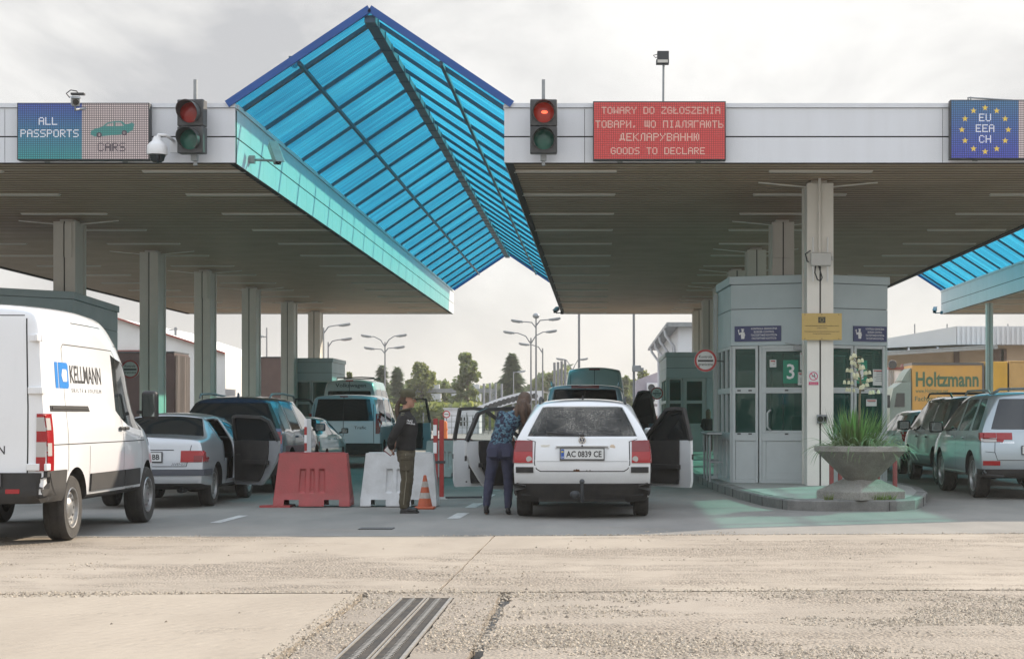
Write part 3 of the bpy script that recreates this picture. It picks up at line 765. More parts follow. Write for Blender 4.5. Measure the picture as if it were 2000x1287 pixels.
# ================================================================== BOOTHS
M_BOOTH = mat('booth_panel', (0.44, 0.515, 0.54), 0.42, metal=.1, var=.14, scale=1.1, c2=(.38, .455, .48))
M_BFRAME = mat('booth_frame', (0.50, 0.535, 0.54), 0.4, metal=.1, var=.1, scale=2)
M_BGLASS = glassmat('booth_glass', (0.50, 0.85, 0.76), 0.70, base=(0.03, 0.11, 0.095))
M_BIN = mat('booth_inside', (0.34, 0.40, 0.38), 0.7)
M_BLIND = mat('blind_slat', (0.30, 0.36, 0.33), 0.6)
M_PAPER = mat('paper', (0.62, 0.64, 0.62), 0.7)
M_GREEN = mat('green_card', (0.0, 0.22, 0.13), 0.5)
def wall_frame(a, b):
    a = V((a[0], a[1], 0)); b = V((b[0], b[1], 0)); d = (b - a).normalized(); o = V((-d.y, d.x, 0))   # outward: to the left of a -> b
    return a, d, o, (b - a).length
def fbox(mb, fr, s0, s1, t0, t1, z0, z1, mi=None):
    a, d, o, L_ = fr
    vs = []
    for z in (z0, z1):
        vs += [a + d*s0 + o*t0 + V((0,0,z)), a + d*s1 + o*t0 + V((0,0,z)), a + d*s1 + o*t1 + V((0,0,z)), a + d*s0 + o*t1 + V((0,0,z))]
    mb.add(vs, [(0,3,2,1),(4,5,6,7),(0,1,5,4),(1,2,6,5),(2,3,7,6),(3,0,4,7)], mi)
def booth(name, loc, plan, ztop, label, faces, rows=((.88, 1.02, 1.70), (1.80, 2.49)), base=.15, grp='grey control booths on the islands'):
    """plan: outline counter-clockwise; faces: {edge index: list of bays (start, end, kind)} in metres along the edge"""
    root = empty(name, loc, label=label, cat='booth', group=grp)
    n = len(plan)
    zb = 2.53
    wall = MB(); cop = MB(); fr_ = MB(); ins = MB()
    for i in range(n):
        a, b = plan[i], plan[(i+1) % n]
        # edges run clockwise seen from above
        fr = wall_frame(a, b); L_ = fr[3]
        fbox(wall, fr, .002, L_-.002, -.06, 0, zb, 3.16 * ztop/3.73 - .006, 0)
        fbox(wall, fr, .002, L_-.002, -.06, 0, 3.16 * ztop/3.73 + .006, ztop - .15, 0)
        fbox(wall, fr, 0.01, L_-.01, -.055, -.02, zb + .01, ztop - .02, 1)
        fbox(cop, fr, -.03, L_+.03, -.1, .035, ztop - .142, ztop)
        if i in faces:
            for s0, s1, kind in faces[i]:
                if kind == 'panel': fbox(wall, fr, s0, s1, -.05, 0, base, zb - .006, 0)
        else: fbox(wall, fr, .002, L_-.002, -.05, 0, base, zb - .006, 0)
    fl = [(p[0], p[1], base + .01) for p in plan]; ins.add(fl, [tuple(range(n))]); ins.add([(p[0], p[1], zb + .02) for p in plan], [tuple(range(n))])
    wall.build('wall', [M_BOOTH, M_SEAM], root)
    cop.build('coping', M_BOOTH, root, bevel=.008)
    rf = MB(); rf.add([(p[0], p[1], ztop - .03) for p in plan], [tuple(range(n))]); rf.build('roof', M_DARKSTEEL, root)
    ins.build('interior', M_BIN, root)
    made = {}
    for i, bays in faces.items():
        fr = wall_frame(plan[i], plan[(i+1) % n])
        for k, (s0, s1, kind) in enumerate(bays):
            if kind == 'panel': continue
            nm = 'door' if kind == 'door' else 'window'
            f = MB(); e = .05
            for s in (s0, s1 - e): fbox(f, fr, s, s + e, -.05, .012, base, zb - .006)
            for z0, z1 in ((base, base + .06), (.88, 1.02), (1.70, 1.80), (2.47, zb - .006)): fbox(f, fr, s0 + e, s1 - e, -.05, .012, z0, z1)
            fbox(f, fr, s0 + e, s1 - e, -.035, -.008, base + .06, .88)
            if kind == 'door':
                for s in (s0 + e, s1 - e - .07): fbox(f, fr, s, s + .07, -.045, .006, base + .06, 2.47)
                for z0, z1 in ((base + .06, base + .2), (1.02, 1.06), (2.42, 2.47)): fbox(f, fr, s0 + e + .07, s1 - e - .07, -.044, .006, z0, z1)
            fo = f.build(nm, M_BFRAME, root, bevel=.006)
            q = MB()
            for z0, z1 in ((1.02, 1.70), (1.80, 2.47)): fbox(q, fr, s0 + e, s1 - e, -.026, -.020, z0, z1)
            q.build('pane', M_BGLASS, fo)
            if kind == 'blind':
                q = MB(); z = 1.86
                while z < 2.45: fbox(q, fr, s0 + e, s1 - e, -.12, -.1, z, z + .012); z += .042
                q.build('blind', M_BLIND, fo)
            made[(i, k)] = (fo, fr)
    return root, made
# numbered booth on the right-hand island: plan clockwise from its rear
P3 = [(5.03, 36.5), (5.03, 31.3), (3.72, 30.66), (2.29, 31.2), (2.19, 33.2), (2.75, 36.5)]
P3 = [(x - 3.67, y - 33) for x, y in P3]
b3, mk = booth('control_booth', (3.67, 33, 0), P3, 3.73, 'grey control booth with a door numbered 3 behind the yucca planter',
   {0: [(.1, 1.3, 'win'), (1.35, 2.55, 'win'), (2.6, 3.8, 'win'), (3.85, 5.1, 'win')], 1: [(0.06, .70, 'blind'), (.72, 1.44, 'blind')], 2: [(.10, 1.02, 'door'), (1.04, 1.50, 'win')], 3: [(.04, .66, 'win'), (.68, 1.30, 'win'), (1.32, 1.97, 'win')]})  # windows of the unseen side wall are added to let light into the booth
# things fixed to its glass and door
def card(key, s0, s1, z0, z1, m, name, t=-.014, num=None):
    fo, fr = mk[key]; q = MB(); fbox(q, fr, s0, s1, t, t + .003, z0, z1, 0)
    a, d, o, L_ = fr
    if num: q.text(num, a + d*((s0+s1)/2) + o*(t+.004) + V((0,0,z0+.08)), -d, (0,0,1), .36, mi=1, bold=.012)
    if name == 'notice':
        z = z1 - .05
        while z > z0 + .04: fbox(q, fr, s0 + .03, s1 - .03 - .05*random.random(), t + .003, t + .0035, z, z + .012, 2); z -= .032
        fbox(q, fr, s0 + .02, s1 - .02, t + .003, t + .0035, z1 - .035, z1 - .015, 3)
    q.build(name, [m, M_WINK, mat('print_grey', (.25, .27, .27), .7), mat('print_red', (.45, .06, .06), .6)], fo)
card((2, 0), .33, .60, 1.87, 2.27, M_GREEN, 'number_card', num='3')
card((1, 1), .42, .70, 1.87, 2.27, M_GREEN, 'number_card', num='4')
card((1, 1), .06, .30, 1.84, 2.12, M_PAPER, 'notice')
card((1, 0), .22, .44, 1.48, 1.60, M_PAPER, 'notice')
card((2, 1), .13, .30, 2.10, 2.40, M_PAPER, 'notice'); card((2, 1), .06, .34, 1.84, 2.06, M_PAPER, 'notice')
card((2, 0), .72, .84, 2.15, 2.28, M_PAPER, 'notice')
fo, fr = mk[(2, 0)]; a, d, o, L_ = fr
for s in (.82, .70):
    q = MB(); q.tube([a + d*(s+.0) + o*.0 + V((0,0,1.07)), a + d*s + o*.07 + V((0,0,1.08)), a + d*(s+.03) + o*.09 + V((0,0,1.12)), a + d*(s+.03) + o*.09 + V((0,0,1.36)), a + d*s + o*.07 + V((0,0,1.4)), a + d*s + o*.0 + V((0,0,1.41))], .017, 10)
    q.build('handle', M_BFRAME, fo, smooth=50)
    break
q = MB(); fbox(q, fr, .12, .40, .012, .07, 2.44, 2.51); q.bar(a + d*.3 + o*.05 + V((0,0,2.52)), a + d*.55 + o*.03 + V((0,0,2.56)), .03, .015); q.build('door_closer', M_STEEL, fo)
q = MB()
for fr2 in (wall_frame(P3[2], P3[3]), wall_frame(P3[1], P3[2])):
    for s in (.2, .5, 1.15, 1.35):
        for z in (1.75, 1.0): fbox(q, fr2, s, s + .06, .013, .022, z - .012, z + .012)
q.build('window_catch', M_BLACK, b3)
q = MB(); q.box(-1.56, -1.50, .12, .20, .15, 3.55); q.box(-1.60, -1.44, .1, .22, .15, .2); q.build('corner_post', M_BFRAME, b3)
# desk and chair inside, seen through the glass
q = MB(); q.box(-.9, .9, -.9, -.4, .85, .9); q.box(-.9, -.82, -.9, -.4, .16, .85); q.box(.82, .9, -.9, -.4, .16, .85); q.box(-.2, .25, -.7, -.66, 1.0, 1.3); q.box(0, .05, -.68, -.66, .9, 1.0)
q.build('desk', mat('desk_wood', (.18, .15, .11), .6), b3)
# counter shelf beside it
root = empty('counter_shelf', (2.12, 31.6, .15), label='narrow steel counter on legs under the side windows of the numbered booth', cat='counter')
q = MB(); q.box(-.24, .03, -.2, 1.7, .83, .87); q.build('top', M_STEEL, root, bevel=.008)
for yy in (-.12, .7, 1.6):
    q = MB(); q.tube([(-.18, yy, 0), (-.18, yy, .83)], .02, 8); q.tube([(-.18, yy, .35), (.03, yy, .35)], .015, 8); q.build('leg', M_STEEL, root, smooth=50)
# farther booths
P = [(1.6, 6.5), (1.6, 0), (.0, -.0), (.0, 6.5)]
b2, mk2 = booth('control_booth', (2.16, 58, 0), P, 3.36, 'small grey booth farther on beside the customs sign',
   {1: [(.06, .30, 'panel'), (.32, 1.06, 'door'), (1.08, 1.54, 'win')], 2: [(.04, 2.1, 'win'), (2.12, 4.2, 'win'), (4.22, 6.46, 'panel')]})
booth('control_booth', (-9.9, 62, 0), [(.64, 3.2), (.64, 0), (-.75, 0), (-.75, 3.2)][::1], 3.3, 'far grey blue booth behind the blue car roof and the vans',
   {1: [(.05, .7, 'win'), (.72, 1.34, 'win')]})
PL = [(-10.65, 39.6), (-10.29, 35.0), (-11.34, 33.9), (-13.3, 34.2), (-13.3, 39.6)]
booth('control_booth', (-12, 36, 0), [(x + 12, y - 36) for x, y in PL], 3.73, 'blue grey booth roof rising behind the white van',
   {0: [(.1, 1.5, 'win'), (1.55, 3.0, 'win'), (3.05, 4.55, 'door')], 1: [(.06, .76, 'win'), (.78, 1.46, 'win')]})

# ================================================================== SIGNS
def panel_sign(name, fr, s0, s1, z0, z1, label, m, cat='sign', group=None, t0=.004, t1=.02):
    a, d, o, L_ = fr
    q = MB(); fbox(q, fr, s0, s1, t0, t1, z0, z1, 0)
    c = a + d*((s0+s1)/2) + o*(t1 + .0015)
    return q, c, d, o
M_NAVY = mat('navy_sign', (0.022, 0.035, 0.13), 0.35)
fr2 = wall_frame((3.72, 30.66), (2.29, 31.2)); fr1 = wall_frame((5.03, 31.3), (3.72, 30.66))
def border_sign(fr, s0, s1, label):
    a, d, o, L_ = fr
    d2 = -d    # reading direction, left to right for the person in front
    q, c, _, _ = panel_sign('border_sign', fr, s0, s1, 2.60, 2.865, label, M_NAVY)
    w = s1 - s0
    for k, t in enumerate(('KONTROLA GRANICZNA', 'BORDER CONTROL', 'ПАСПОРТНЫЙ КОНТРОЛЬ', 'ПАСПОРТНИЙ КОНТРОЛЬ')):
        q.text(t, c + d2*(w*.14) + V((0,0,2.802 - k*.056)), d2, (0,0,1), .047, width=w*(.56, .44, .56, .53)[k], mi=1, bold=.008)
    ic = c - d2*w*.33 + V((0,0,2.73))
    def disc(u, v, r, mi=1, n=14): q.add([ic + d2*(u + r*cos(2*pi*j/n)) + V((0,0,v + r*sin(2*pi*j/n))) for j in range(n)], [tuple(range(n))], mi)
    def poly(pts): q.add([ic + d2*u + V((0,0,v)) for u, v in pts], [tuple(range(len(pts)))], 1)
    disc(0.005, .052, .02); poly([(-.025, .072), (.035, .072), (.03, .086), (-.02, .09)])
    poly([(-.03, .03), (.04, .03), (.045, -.03), (.035, -.085), (-.02, -.085)]); poly([(-.03, .028), (-.03, -.01), (-.06, -.015), (-.075, .05), (-.06, .052), (-.052, .01)])
    disc(-.068, .062, .013); poly([(.03, .02), (.055, -.02), (.015, -.05), (.01, -.035), (.032, -.02)])
    ob = q.build('border_sign', [M_NAVY, M_WINK]); tag(ob, label, 'sign', 'navy border control signs')
border_sign(fr2, .63, 1.46, 'navy border control sign over the door numbered 3')
border_sign(fr1, .03, .72, 'navy border control sign beyond the yellow plaque')
# yellow plaque on the column
y = 29.72; q = MB()
x0, x1, z0, z1 = X(1566, y), X(1644, y), Z(664, y), Z(612, y); xc = (x0+x1)/2
q.box(x0, x1, y - .01, y + .012, z0, z1, 0)
q.box(xc - .06, xc + .06, y - .0125, y - .0102, z1 - .16, z1 - .06, 1)
for k in range(12):
    a = k*pi/6; q.cbox((xc + .03*sin(a), y - .0135, z1 - .11 + .03*cos(a)), (.008, .001, .008), mi=2)
for k, (t, wd) in enumerate((('Inwestycja finansowana przez Unię Europejską w ramach', .56), ('programu Phare', .16), ('This investment has been financed by the European Union', .58), ('through the Phare programme', .30))):
    q.text(t, (xc, y - .012, z1 - (.215, .25, .31, .345)[k]), (1,0,0), (0,0,1), .026, width=wd, mi=1, bold=.012)
for u in (x0 + .05, x1 - .05, xc):
    for v in (z0 + .02, z1 - .02): q.cbox((u, y - .011, v), (.014, .004, .014), mi=1)
tag(q.build('plaque', [mat('plaque_yellow', (.55, .39, .13), .4, var=.1, scale=3), mat('print_dark', (.06, .055, .04), .6), mat('star_gold', (.5, .4, .1), .5)]), 'yellow plaque with small print fixed to the pale column', 'plaque')
# no smoking sticker
q = MB(); xs, zs = X(1590, y), Z(738, y); yy = 29.792
q.box(xs - .085, xs + .085, yy, yy + .005, zs - .125, zs + .12, 0)
n = 28
def ring(q, c, r0, r1, mi, n=28, ux=V((1,0,0)), uz=V((0,0,1))):
    c = V(c); vs = [c + ux*(r*cos(2*pi*j/n)) + uz*(r*sin(2*pi*j/n)) for r in (r0, r1) for j in range(n)]
    q.add(vs, [(j, (j+1) % n, n+(j+1) % n, n+j) for j in range(n)], mi)
ring(q, (xs, yy - .001, zs + .03), .058, .072, 1); q.bar((xs - .045, yy - .001, zs + .075), (xs + .045, yy - .001, zs - .015), .012, .002, mi=1, up=(0, 1, 0))
q.box(xs - .03, xs + .03, yy - .002, yy - .0015, zs + .022, zs + .034, 2); q.cbox((xs + .015, yy - .002, zs + .055), (.012, .001, .035), mi=2)
q.box(xs - .08, xs + .08, yy - .001, yy - .0005, zs - .115, zs - .065, 1); q.text('Zakaz palenia', (xs, yy - .0015, zs - .1), (1,0,0), (0,0,1), .03, width=.13, mi=0)
tag(q.build('no_smoking_sign', [M_PAPER, mat('sign_pink', (.55, .03, .13), .5), M_INK]), 'no smoking sticker with a pink bar on the pale column', 'sign')
# wall socket and its pipe, transceiver box with rods
q = MB(); xs, zs = X(1606, y), Z(818, y)
root = empty('power_socket', (xs, 29.79, zs), label='grey round power socket box low on the pale column', cat='socket')
q.box(-.085, .085, -.06, .0, -.07, .07); q.build('box', M_STEEL, root, bevel=.012)
q = MB(); q.lathe([(.001, 0), (.045, 0), (.045, .02), (.05, .025)], 20, (-.03, -.085, 0), axis='Y'); q.box(.03, .07, -.075, -.06, -.04, .04); q.build('cover', M_SEAM, root)
root = empty('antenna_box', (X(1605, 29.6), 29.79, Z(507, 29.7)), label='white transceiver box with four white rods on the pale column', cat='antenna')
q = MB(); q.box(-.17, .17, -.13, -.03, -.105, .115); q.box(-.2, -.17, -.11, -.05, -.07, -.02); q.box(.17, .2, -.11, -.05, -.02, .06); q.build('box', mat('antenna_grey', (.55, .55, .53), .4, var=.1), root, bevel=.015)
for u, v0, v1 in ((-.13, .12, .37), (.11, .12, .37), (-.13, -.36, -.11), (.11, -.36, -.11)):
    q = MB(); q.tube([(u, -.08, v0), (u, -.08, v1)], .014, 8); q.build('rod', M_CAMW, root, smooth=50)
q = MB(); q.tube([(-.02, -.05, 1.35), (-.02, -.05, .1)], .024, 8); q.build('conduit', M_COLUMN, root, smooth=50)
q = MB(); q.tube([(-.09, -.08, -.1), (-.1, -.09, -.22), (-.06, -.09, -.33), (-.01, -.09, -.36), (.02, -.09, -.3), (-.01, -.08, -.2), (-.04, -.08, -.1)], .012, 6); q.tube([(-.17, -.06, .15), (-.25, -.02, .1), (-.22, .0, -.02), (-.17, -.05, -.05)], .012, 6); q.build('cable', M_DARKSTEEL, root, smooth=50)
# red-rimmed round signs
M_RED = mat('sign_red', (.42, .03, .03), .45); M_SWH = mat('sign_white', (.66, .67, .66), .45)
def round_sign(loc, r, t1, t2, label, arm, yaw=0.0):
    root = empty('round_sign', loc, yaw, label=label, cat='sign', group='round control signs')
    q = MB(); q.lathe([(.001, 0), (r, 0), (r, .02), (.001, .02)], 40, (0, 0, 0), mi=1, axis='Y')
    ring(q, (0, -.0015, 0), r*.80, r*.985, 0, 40); n = 40
    q.box(-r*.68, r*.68, -.003, -.0015, -.022*r/.2, .012*r/.2, 2)
    q.text(t1, (0, -.002, r*.22), (1,0,0), (0,0,1), r*.36, width=min(r*1.15, r*.22*len(t1)), mi=2, bold=.012)
    q.text(t2, (0, -.002, -r*.45), (1,0,0), (0,0,1), r*.36, width=min(r*1.3, r*.22*len(t2)), mi=2, bold=.012)
    q.build('face', [M_RED, M_SWH, M_INK], root, smooth=30)
    q = MB(); q.tube([(0, .025, .0), arm], .012, 6); q.build('arm', M_STEEL, root, smooth=40)
    return root
round_sign((X(1378, 31.8), 31.8, Z(704, 31.8)), .2, 'Kontrola', 'graniczna', 'round red rimmed sign jutting out beside the numbered booth', (.36, .5, 0))
round_sign((X(1283, 57), 57, Z(768, 57)), .2, 'Cło', 'Zoll', 'small round customs sign on the farther grey booth', (.35, .6, 0))
round_sign((X(254, 38), 38, Z(721, 38)), .2, 'Kontrola', 'graniczna', 'round red rimmed sign partly hidden by the white van cab', (-.45, .5, 0))
q = MB(); q.box(-.16, .16, 0, .01, -.17, .17, 0); q.text('i', (0, -.002, -.12), (1,0,0), (0,0,1), .2, mi=1); q.text('PASZPORTY', (0, -.002, .06), (1,0,0), (0,0,1), .06, width=.26, mi=1)
tag(q.build('notice_board', [M_SWH, mat('sign_blue', (.05, .12, .3), .5)], loc=(X(1386, 59.9), 59.9, Z(784, 59.9))), 'small pale notice on the column behind the waiting woman', 'sign')

# ================================================================== PLANTER AND YUCCA
M_STONE = mat('washed_concrete', (0.35, 0.335, 0.30), 0.9, var=.35, scale=3, bump=.9, bscale=110, fine=.3)
PX, PY = X(1682, 25.2), 25.25
root = empty('concrete_planter', (PX, PY, .152), radians(27), label='bowl shaped washed concrete planter on a square foot holding a yucca', cat='planter')
q = MB(); q.lathe([(.20, .255), (.215, .262), (.62, .655), (.645, .662), (.65, .668), (.65, .735), (.64, .742), (.60, .742), (.59, .735), (.57, .66), (.2, .62), (.001, .62)], 48); q.build('bowl', M_STONE, root, smooth=35)
q = MB(); s = .44; t = .19
q.add([(-s,-s,0),(s,-s,0),(s,s,0),(-s,s,0),(-s,-s,.11),(s,-s,.11),(s,s,.11),(-s,s,.11),(-t,-t,.27),(t,-t,.27),(t,t,.27),(-t,t,.27)],
      [(0,1,5,4),(1,2,6,5),(2,3,7,6),(3,0,4,7),(4,5,9,8),(5,6,10,9),(6,7,11,10),(7,4,8,11),(8,9,10,11)]); q.M = None
q.build('foot', M_STONE, root, bevel=.012, rz=radians(10))
q = MB(); q.lathe([(.001, .69), (.585, .68)], 24); q.build('soil', mat('soil', (.05, .04, .03), .95, bump=.5, bscale=50), root)
def leafmat(name, c, c2):
    m = mat(name, c, .5, var=.5, scale=14, c2=c2)
    nt = m.node_tree; p = nt.nodes['Principled BSDF']
    t = N(nt, 'ShaderNodeBsdfTranslucent'); t.inputs[0].default_value = rgb([min(1, q*2.0) for q in c])
    mx = N(nt, 'ShaderNodeMixShader'); mx.inputs[0].default_value = .4
    nt.links.new(p.outputs[0], mx.inputs[1]); nt.links.new(t.outputs[0], mx.inputs[2]); nt.links.new(mx.outputs[0], nt.nodes['Material Output'].inputs[0])
    return m
M_YUC = leafmat('yucca_leaf', (.10, .15, .045), (.055, .10, .035)); M_YUCP = leafmat('yucca_leaf_pale', (.18, .23, .13), (.10, .15, .07))
root = empty('yucca', (PX, PY, .152 + .69), label='yucca with long narrow leaves and a tall stalk of cream bells in the concrete planter', cat='plant')
random.seed(5); q = MB()
def blade(q, x, y, az, el, ln, wd, droop, mi):
    d = V((cos(az)*cos(el), sin(az)*cos(el), sin(el))); side = V((-sin(az), cos(az), 0)); p = V((x, y, 0)); vs = []; n = 8
    for i in range(n + 1):
        t = i/n; w_ = wd*(.55 + .9*t - 1.45*t**2.2) if t < 1 else 0.0005
        w_ = max(w_, .0006); up = side.cross(d).normalized()
        vs += [p - side*w_ + up*.008*(1-t), p, p + side*w_ + up*.008*(1-t)]
        p = p + d*ln/n; d = (d + V((0,0,-droop/n))).normalized()
    fs = []
    for i in range(n): 
        for j in (0, 1): fs.append((i*3+j, i*3+j+1, i*3+j+4, i*3+j+3))
    q.add(vs, fs, mi)
for k in range(230):
    a = random.uniform(0, 2*pi); r_ = random.uniform(0, .28)
    el = radians(random.uniform(48, 88)); ln = random.uniform(.38, .66)
    blade(q, r_*cos(a) - .08, r_*sin(a), a + random.uniform(-.5, .5), el, ln, random.uniform(.010, .017), random.uniform(0, .5), 0)
for k in range(190):
    a = random.uniform(0, 2*pi); r_ = random.uniform(.1, .48)
    blade(q, r_*cos(a), r_*sin(a), a + random.uniform(-.6, .6), radians(random.uniform(20, 65)), random.uniform(.3, .58), random.uniform(.010, .018), random.uniform(1.2, 3.0), 1)
q.build('leaves', [M_YUC, M_YUCP], root)
zt = Z(687, PY) - .842
q = MB(); q.tube([(-.02, 0, 0), (-.015, 0, zt*.5), (.0, 0, zt*.72), (-.05, 0, zt*.9), (-.1, 0, zt)], [.017, .016, .013, .009, .005], 8)
br = []
for k in range(16):
    t = .60 + .40*k/16; z = zt*t; x = -.01 if t < .75 else -.01 - .09*(t-.75)/.25
    a = k*2.4; l = .19*(1.05 - (t-.6)/.42) + .03
    e = V((x + l*cos(a)*1.1, l*sin(a), z + .02)); q.tube([(x, 0, z), (x + l*.5*cos(a), l*.5*sin(a), z + .035), e], [.006, .005, .004], 6); br.append((V((x,0,z)), e))
M_FLO = leafmat('yucca_flower', (.62, .60, .42), (.5, .5, .33)); stalk = q.build('flower_stalk', mat('stalk_brown', (.20, .17, .10), .8, var=.5, scale=20), root, smooth=50)
for p, e in br:
    for j in range(3):
        c = p.lerp(e, .5 + .25*j) + V((random.uniform(-.02, .02), random.uniform(-.02, .02), -.035))
        q = MB(); q.lathe([(.001, .028), (.014, .022), (.021, .002), (.022, -.012), (.027, -.026)], 8, c)
        q.build('flower', M_FLO, stalk, smooth=60)
# tufts of grass by the foot
q = MB()
for k in range(160):
    x = PX + random.uniform(-.05, .42); y = PY - .45 + random.uniform(-.05, .02) + abs(x - PX)*.18
    if random.random() < .25: x = PX - .5 + random.uniform(-.06, .06)
    blade(q, 0, 0, random.uniform(0, 6.28), radians(random.uniform(40, 85)), random.uniform(.05, .13), .003, .8, 0)
    for i in range(len(q.v) - 27, len(q.v)): v = q.v[i]; q.v[i] = (v[0] + x, v[1] + y, v[2] + .15)
tag(q.build('grass', leafmat('grass_blade', (.16, .20, .04), (.10, .13, .03))), 'short grass growing at the planter foot', kind='stuff')
# red steel guards behind the planter
M_GUARD = mat('guard_red', (.26, .06, .06), .55, var=.4, scale=8, c2=(.18, .06, .05))
for i, (pa, pb, y) in enumerate(((1624, 1641, 27.2), (1714, 1748, 27.0))):
    root = empty('hoop_guard', (X(pa, y), y, .15), label=['red steel hoop guard left of the planter foot, by the column', 'red steel hoop guard behind the planter, towards the silver car'][i], cat='guard rail', group='red hoop guards on the island')
    wd = X(pb, y) - X(pa, y)
    q = MB(); 
    for u in (0, wd): q.tube([(u, 0, 0), (u, 0, .62)], .036, 12)
    q.build('post', M_GUARD, root, smooth=40)
    q = MB(); q.tube([(0, 0, .62), (wd, 0, .62)], .036, 12); q.build('rail', M_GUARD, root, smooth=40)

# ================================================================== BARRIERS, CONE, GATE
def barrier(x, y, w_, m, label, flap=None, name='water_barrier'):
    root = empty(name, (x, y, 0), label=label, cat='barrier', group='plastic barriers across the lane')
    q = MB(); h = .775; bw, tw = w_/2, w_/2 - .065; bd, td = .24, .10
    def P(u, v, t):   # u -1..1 across, v -1..1 depth, t 0..1 height
        if t < .14: a, b = bw, bd
        else:
            k = (t - .14)/.86; a = bw + (tw - bw)*k; b = bd - .02 + (td - bd + .02)*k**.8
        return (u*a, v*b, t*h)
    # body: grid with recesses pushed in on the two long faces
    us = [-1, -.42, -.38, -.17, -.13, -.10, -.06, .06, .10, .13, .17, .38, .42, 1]
    us = [-1, -.72, -.36, -.33, -.20, -.17, -.07, -.04, .04, .07, .17, .20, .33, .36, .72, 1]
    ts = [.02, .14, .145, .26, .29, .68, .71, .95, 1.0]
    for v in (-1, 1):
        vs = []; fs = []
        for t in ts:
            for k, u in enumerate(us):
                p = list(P(u, v, t))
                if .28 < t < .69 and abs(u) < .34 and (.19 < abs(u) or abs(u) < .05): p[1] -= v*.03
                vs.append(p)
        n = len(us)
        for i in range(len(ts)-1):
            for k in range(n-1):
                if i == 0 and (.3 < abs((us[k]+us[k+1])/2) < .75): continue
                fs.append((i*n+k, i*n+k+1, (i+1)*n+k+1, (i+1)*n+k) if v < 0 else (i*n+k+1, i*n+k, (i+1)*n+k, (i+1)*n+k+1))
        q.add(vs, fs)
    for u in (-1, 1):
        for i in range(len(ts)-1):
            a, b, c, d = P(u, -1, ts[i]), P(u, 1, ts[i]), P(u, 1, ts[i+1]), P(u, -1, ts[i+1]); q.quad(a, b, c, d)
    q.quad(P(-1, -1, 1), P(1, -1, 1), P(1, 1, 1), P(-1, 1, 1)); q.quad(P(-1, -1, .14), P(1, -1, .14), P(1, 1, .14), P(-1, 1, .14))
    q.build('body', m, root, bevel=.012, merge=True)
    q = MB(); q.box(-bw + .1, bw - .1, -.05, .05, h, h + .012); q.build('top_rib', m, root, bevel=.004)
    if flap:
        q = MB(); q.prism([(-bw - .19, -.28), (-bw + .25, -.28), (-bw + .25, .2), (-bw + .0, .2), (-bw - .12, .0)], lambda u, v, d: (u, v, d), .0, .03); q.build('base_flap', m, root, bevel=.008)
    return root
M_BRED = mat('barrier_red', (.36, .055, .055), .5, var=.35, scale=4, c2=(.27, .06, .055), bump=.15, bscale=40)
M_BWHT = mat('barrier_white', (.56, .57, .57), .5, var=.22, scale=3.5, c2=(.42, .42, .41), bump=.15, bscale=40)
barrier(X(612, 25.9), 25.95, 1.10, M_BRED, 'faded red plastic barrier standing before the dark blue car', True)
barrier(X(780, 25.9), 26.0, 1.10, M_BWHT, 'scuffed white plastic barrier behind the uniformed officer')
barrier(X(880, 41), 41.2, 1.1, M_BRED, 'smaller looking red barrier beyond the red folding gate', name='water_barrier')
barrier(X(868, 38), 38.2, .9, M_BWHT, 'pale barrier just beyond the red folding gate')
# cone
root = empty('traffic_cone', (X(830, 25.3), 25.3, 0), label='orange cone with two dirty white bands in front of the white barrier', cat='cone')
M_CONE = mat('cone_orange', (.50, .10, .035), .5, var=.3, scale=8, c2=(.38, .09, .04)); M_CONEW = mat('cone_band', (.48, .44, .40), .5, var=.45, scale=14, c2=(.3, .26, .22))
q = MB(); q.box(-.14, .14, -.14, .14, 0, .035); q.build('base', M_CONE, root, bevel=.01)
q = MB(); pr = [(.105, .035), (.02, .475), (.012, .48), (.001, .48)]
def cr(z): return .105 - (z - .035)*.085/.44
q.lathe([(cr(.035), .035), (cr(.15), .15)], 24, mi=0); q.lathe([(cr(.15)+.001, .15), (cr(.23)+.001, .23)], 24, mi=1); q.lathe([(cr(.23), .23), (cr(.31), .31)], 24, mi=0); q.lathe([(cr(.31)+.001, .31), (cr(.39)+.001, .39)], 24, mi=1); q.lathe([(cr(.39), .39), (cr(.475), .475), (.001, .48)], 24, mi=0)
q.build('body', [M_CONE, M_CONEW], root, smooth=40)
# red folding gate
root = empty('folding_gate', (X(857, 28.4), 28.4, 0), label='red steel folding gate with white bands, folded upright beside the officer', cat='gate')
M_GATE = mat('gate_red', (.36, .035, .03), .45, var=.3, scale=6); hg = 1.27
for u, h in ((-.05, hg), (.045, hg - .02)):
    q = MB(); q.box(u - .035, u + .035, -.03, .03, .03, h, 0)
    if u < 0:
        for z in (.72, 1.0): q.box(u - .036, u + .02, -.033, -.031, z, z + .17, 1)
    q.build('post', [M_GATE, M_WINK], root, bevel=.006)
q = MB(); q.box(-.1, .1, -.04, .04, .56, .6); q.build('hinge', M_DARKSTEEL, root)
q = MB(); q.box(-.1, .14, -.12, .12, 0, .03); q.build('base_plate', M_BWHT, root)
root = empty('steel_bar', (X(905, 28.0), 28.0, .02), radians(12), label='loose dark steel bars lying on the road by the folding gate', cat='bar')
q = MB(); q.bar((-.28, 0, .02), (.3, .02, .02), .03, .03); q.bar((-.1, .1, .015), (.22, .12, .015), .03, .02); q.build('bar', M_DARKSTEEL, root)
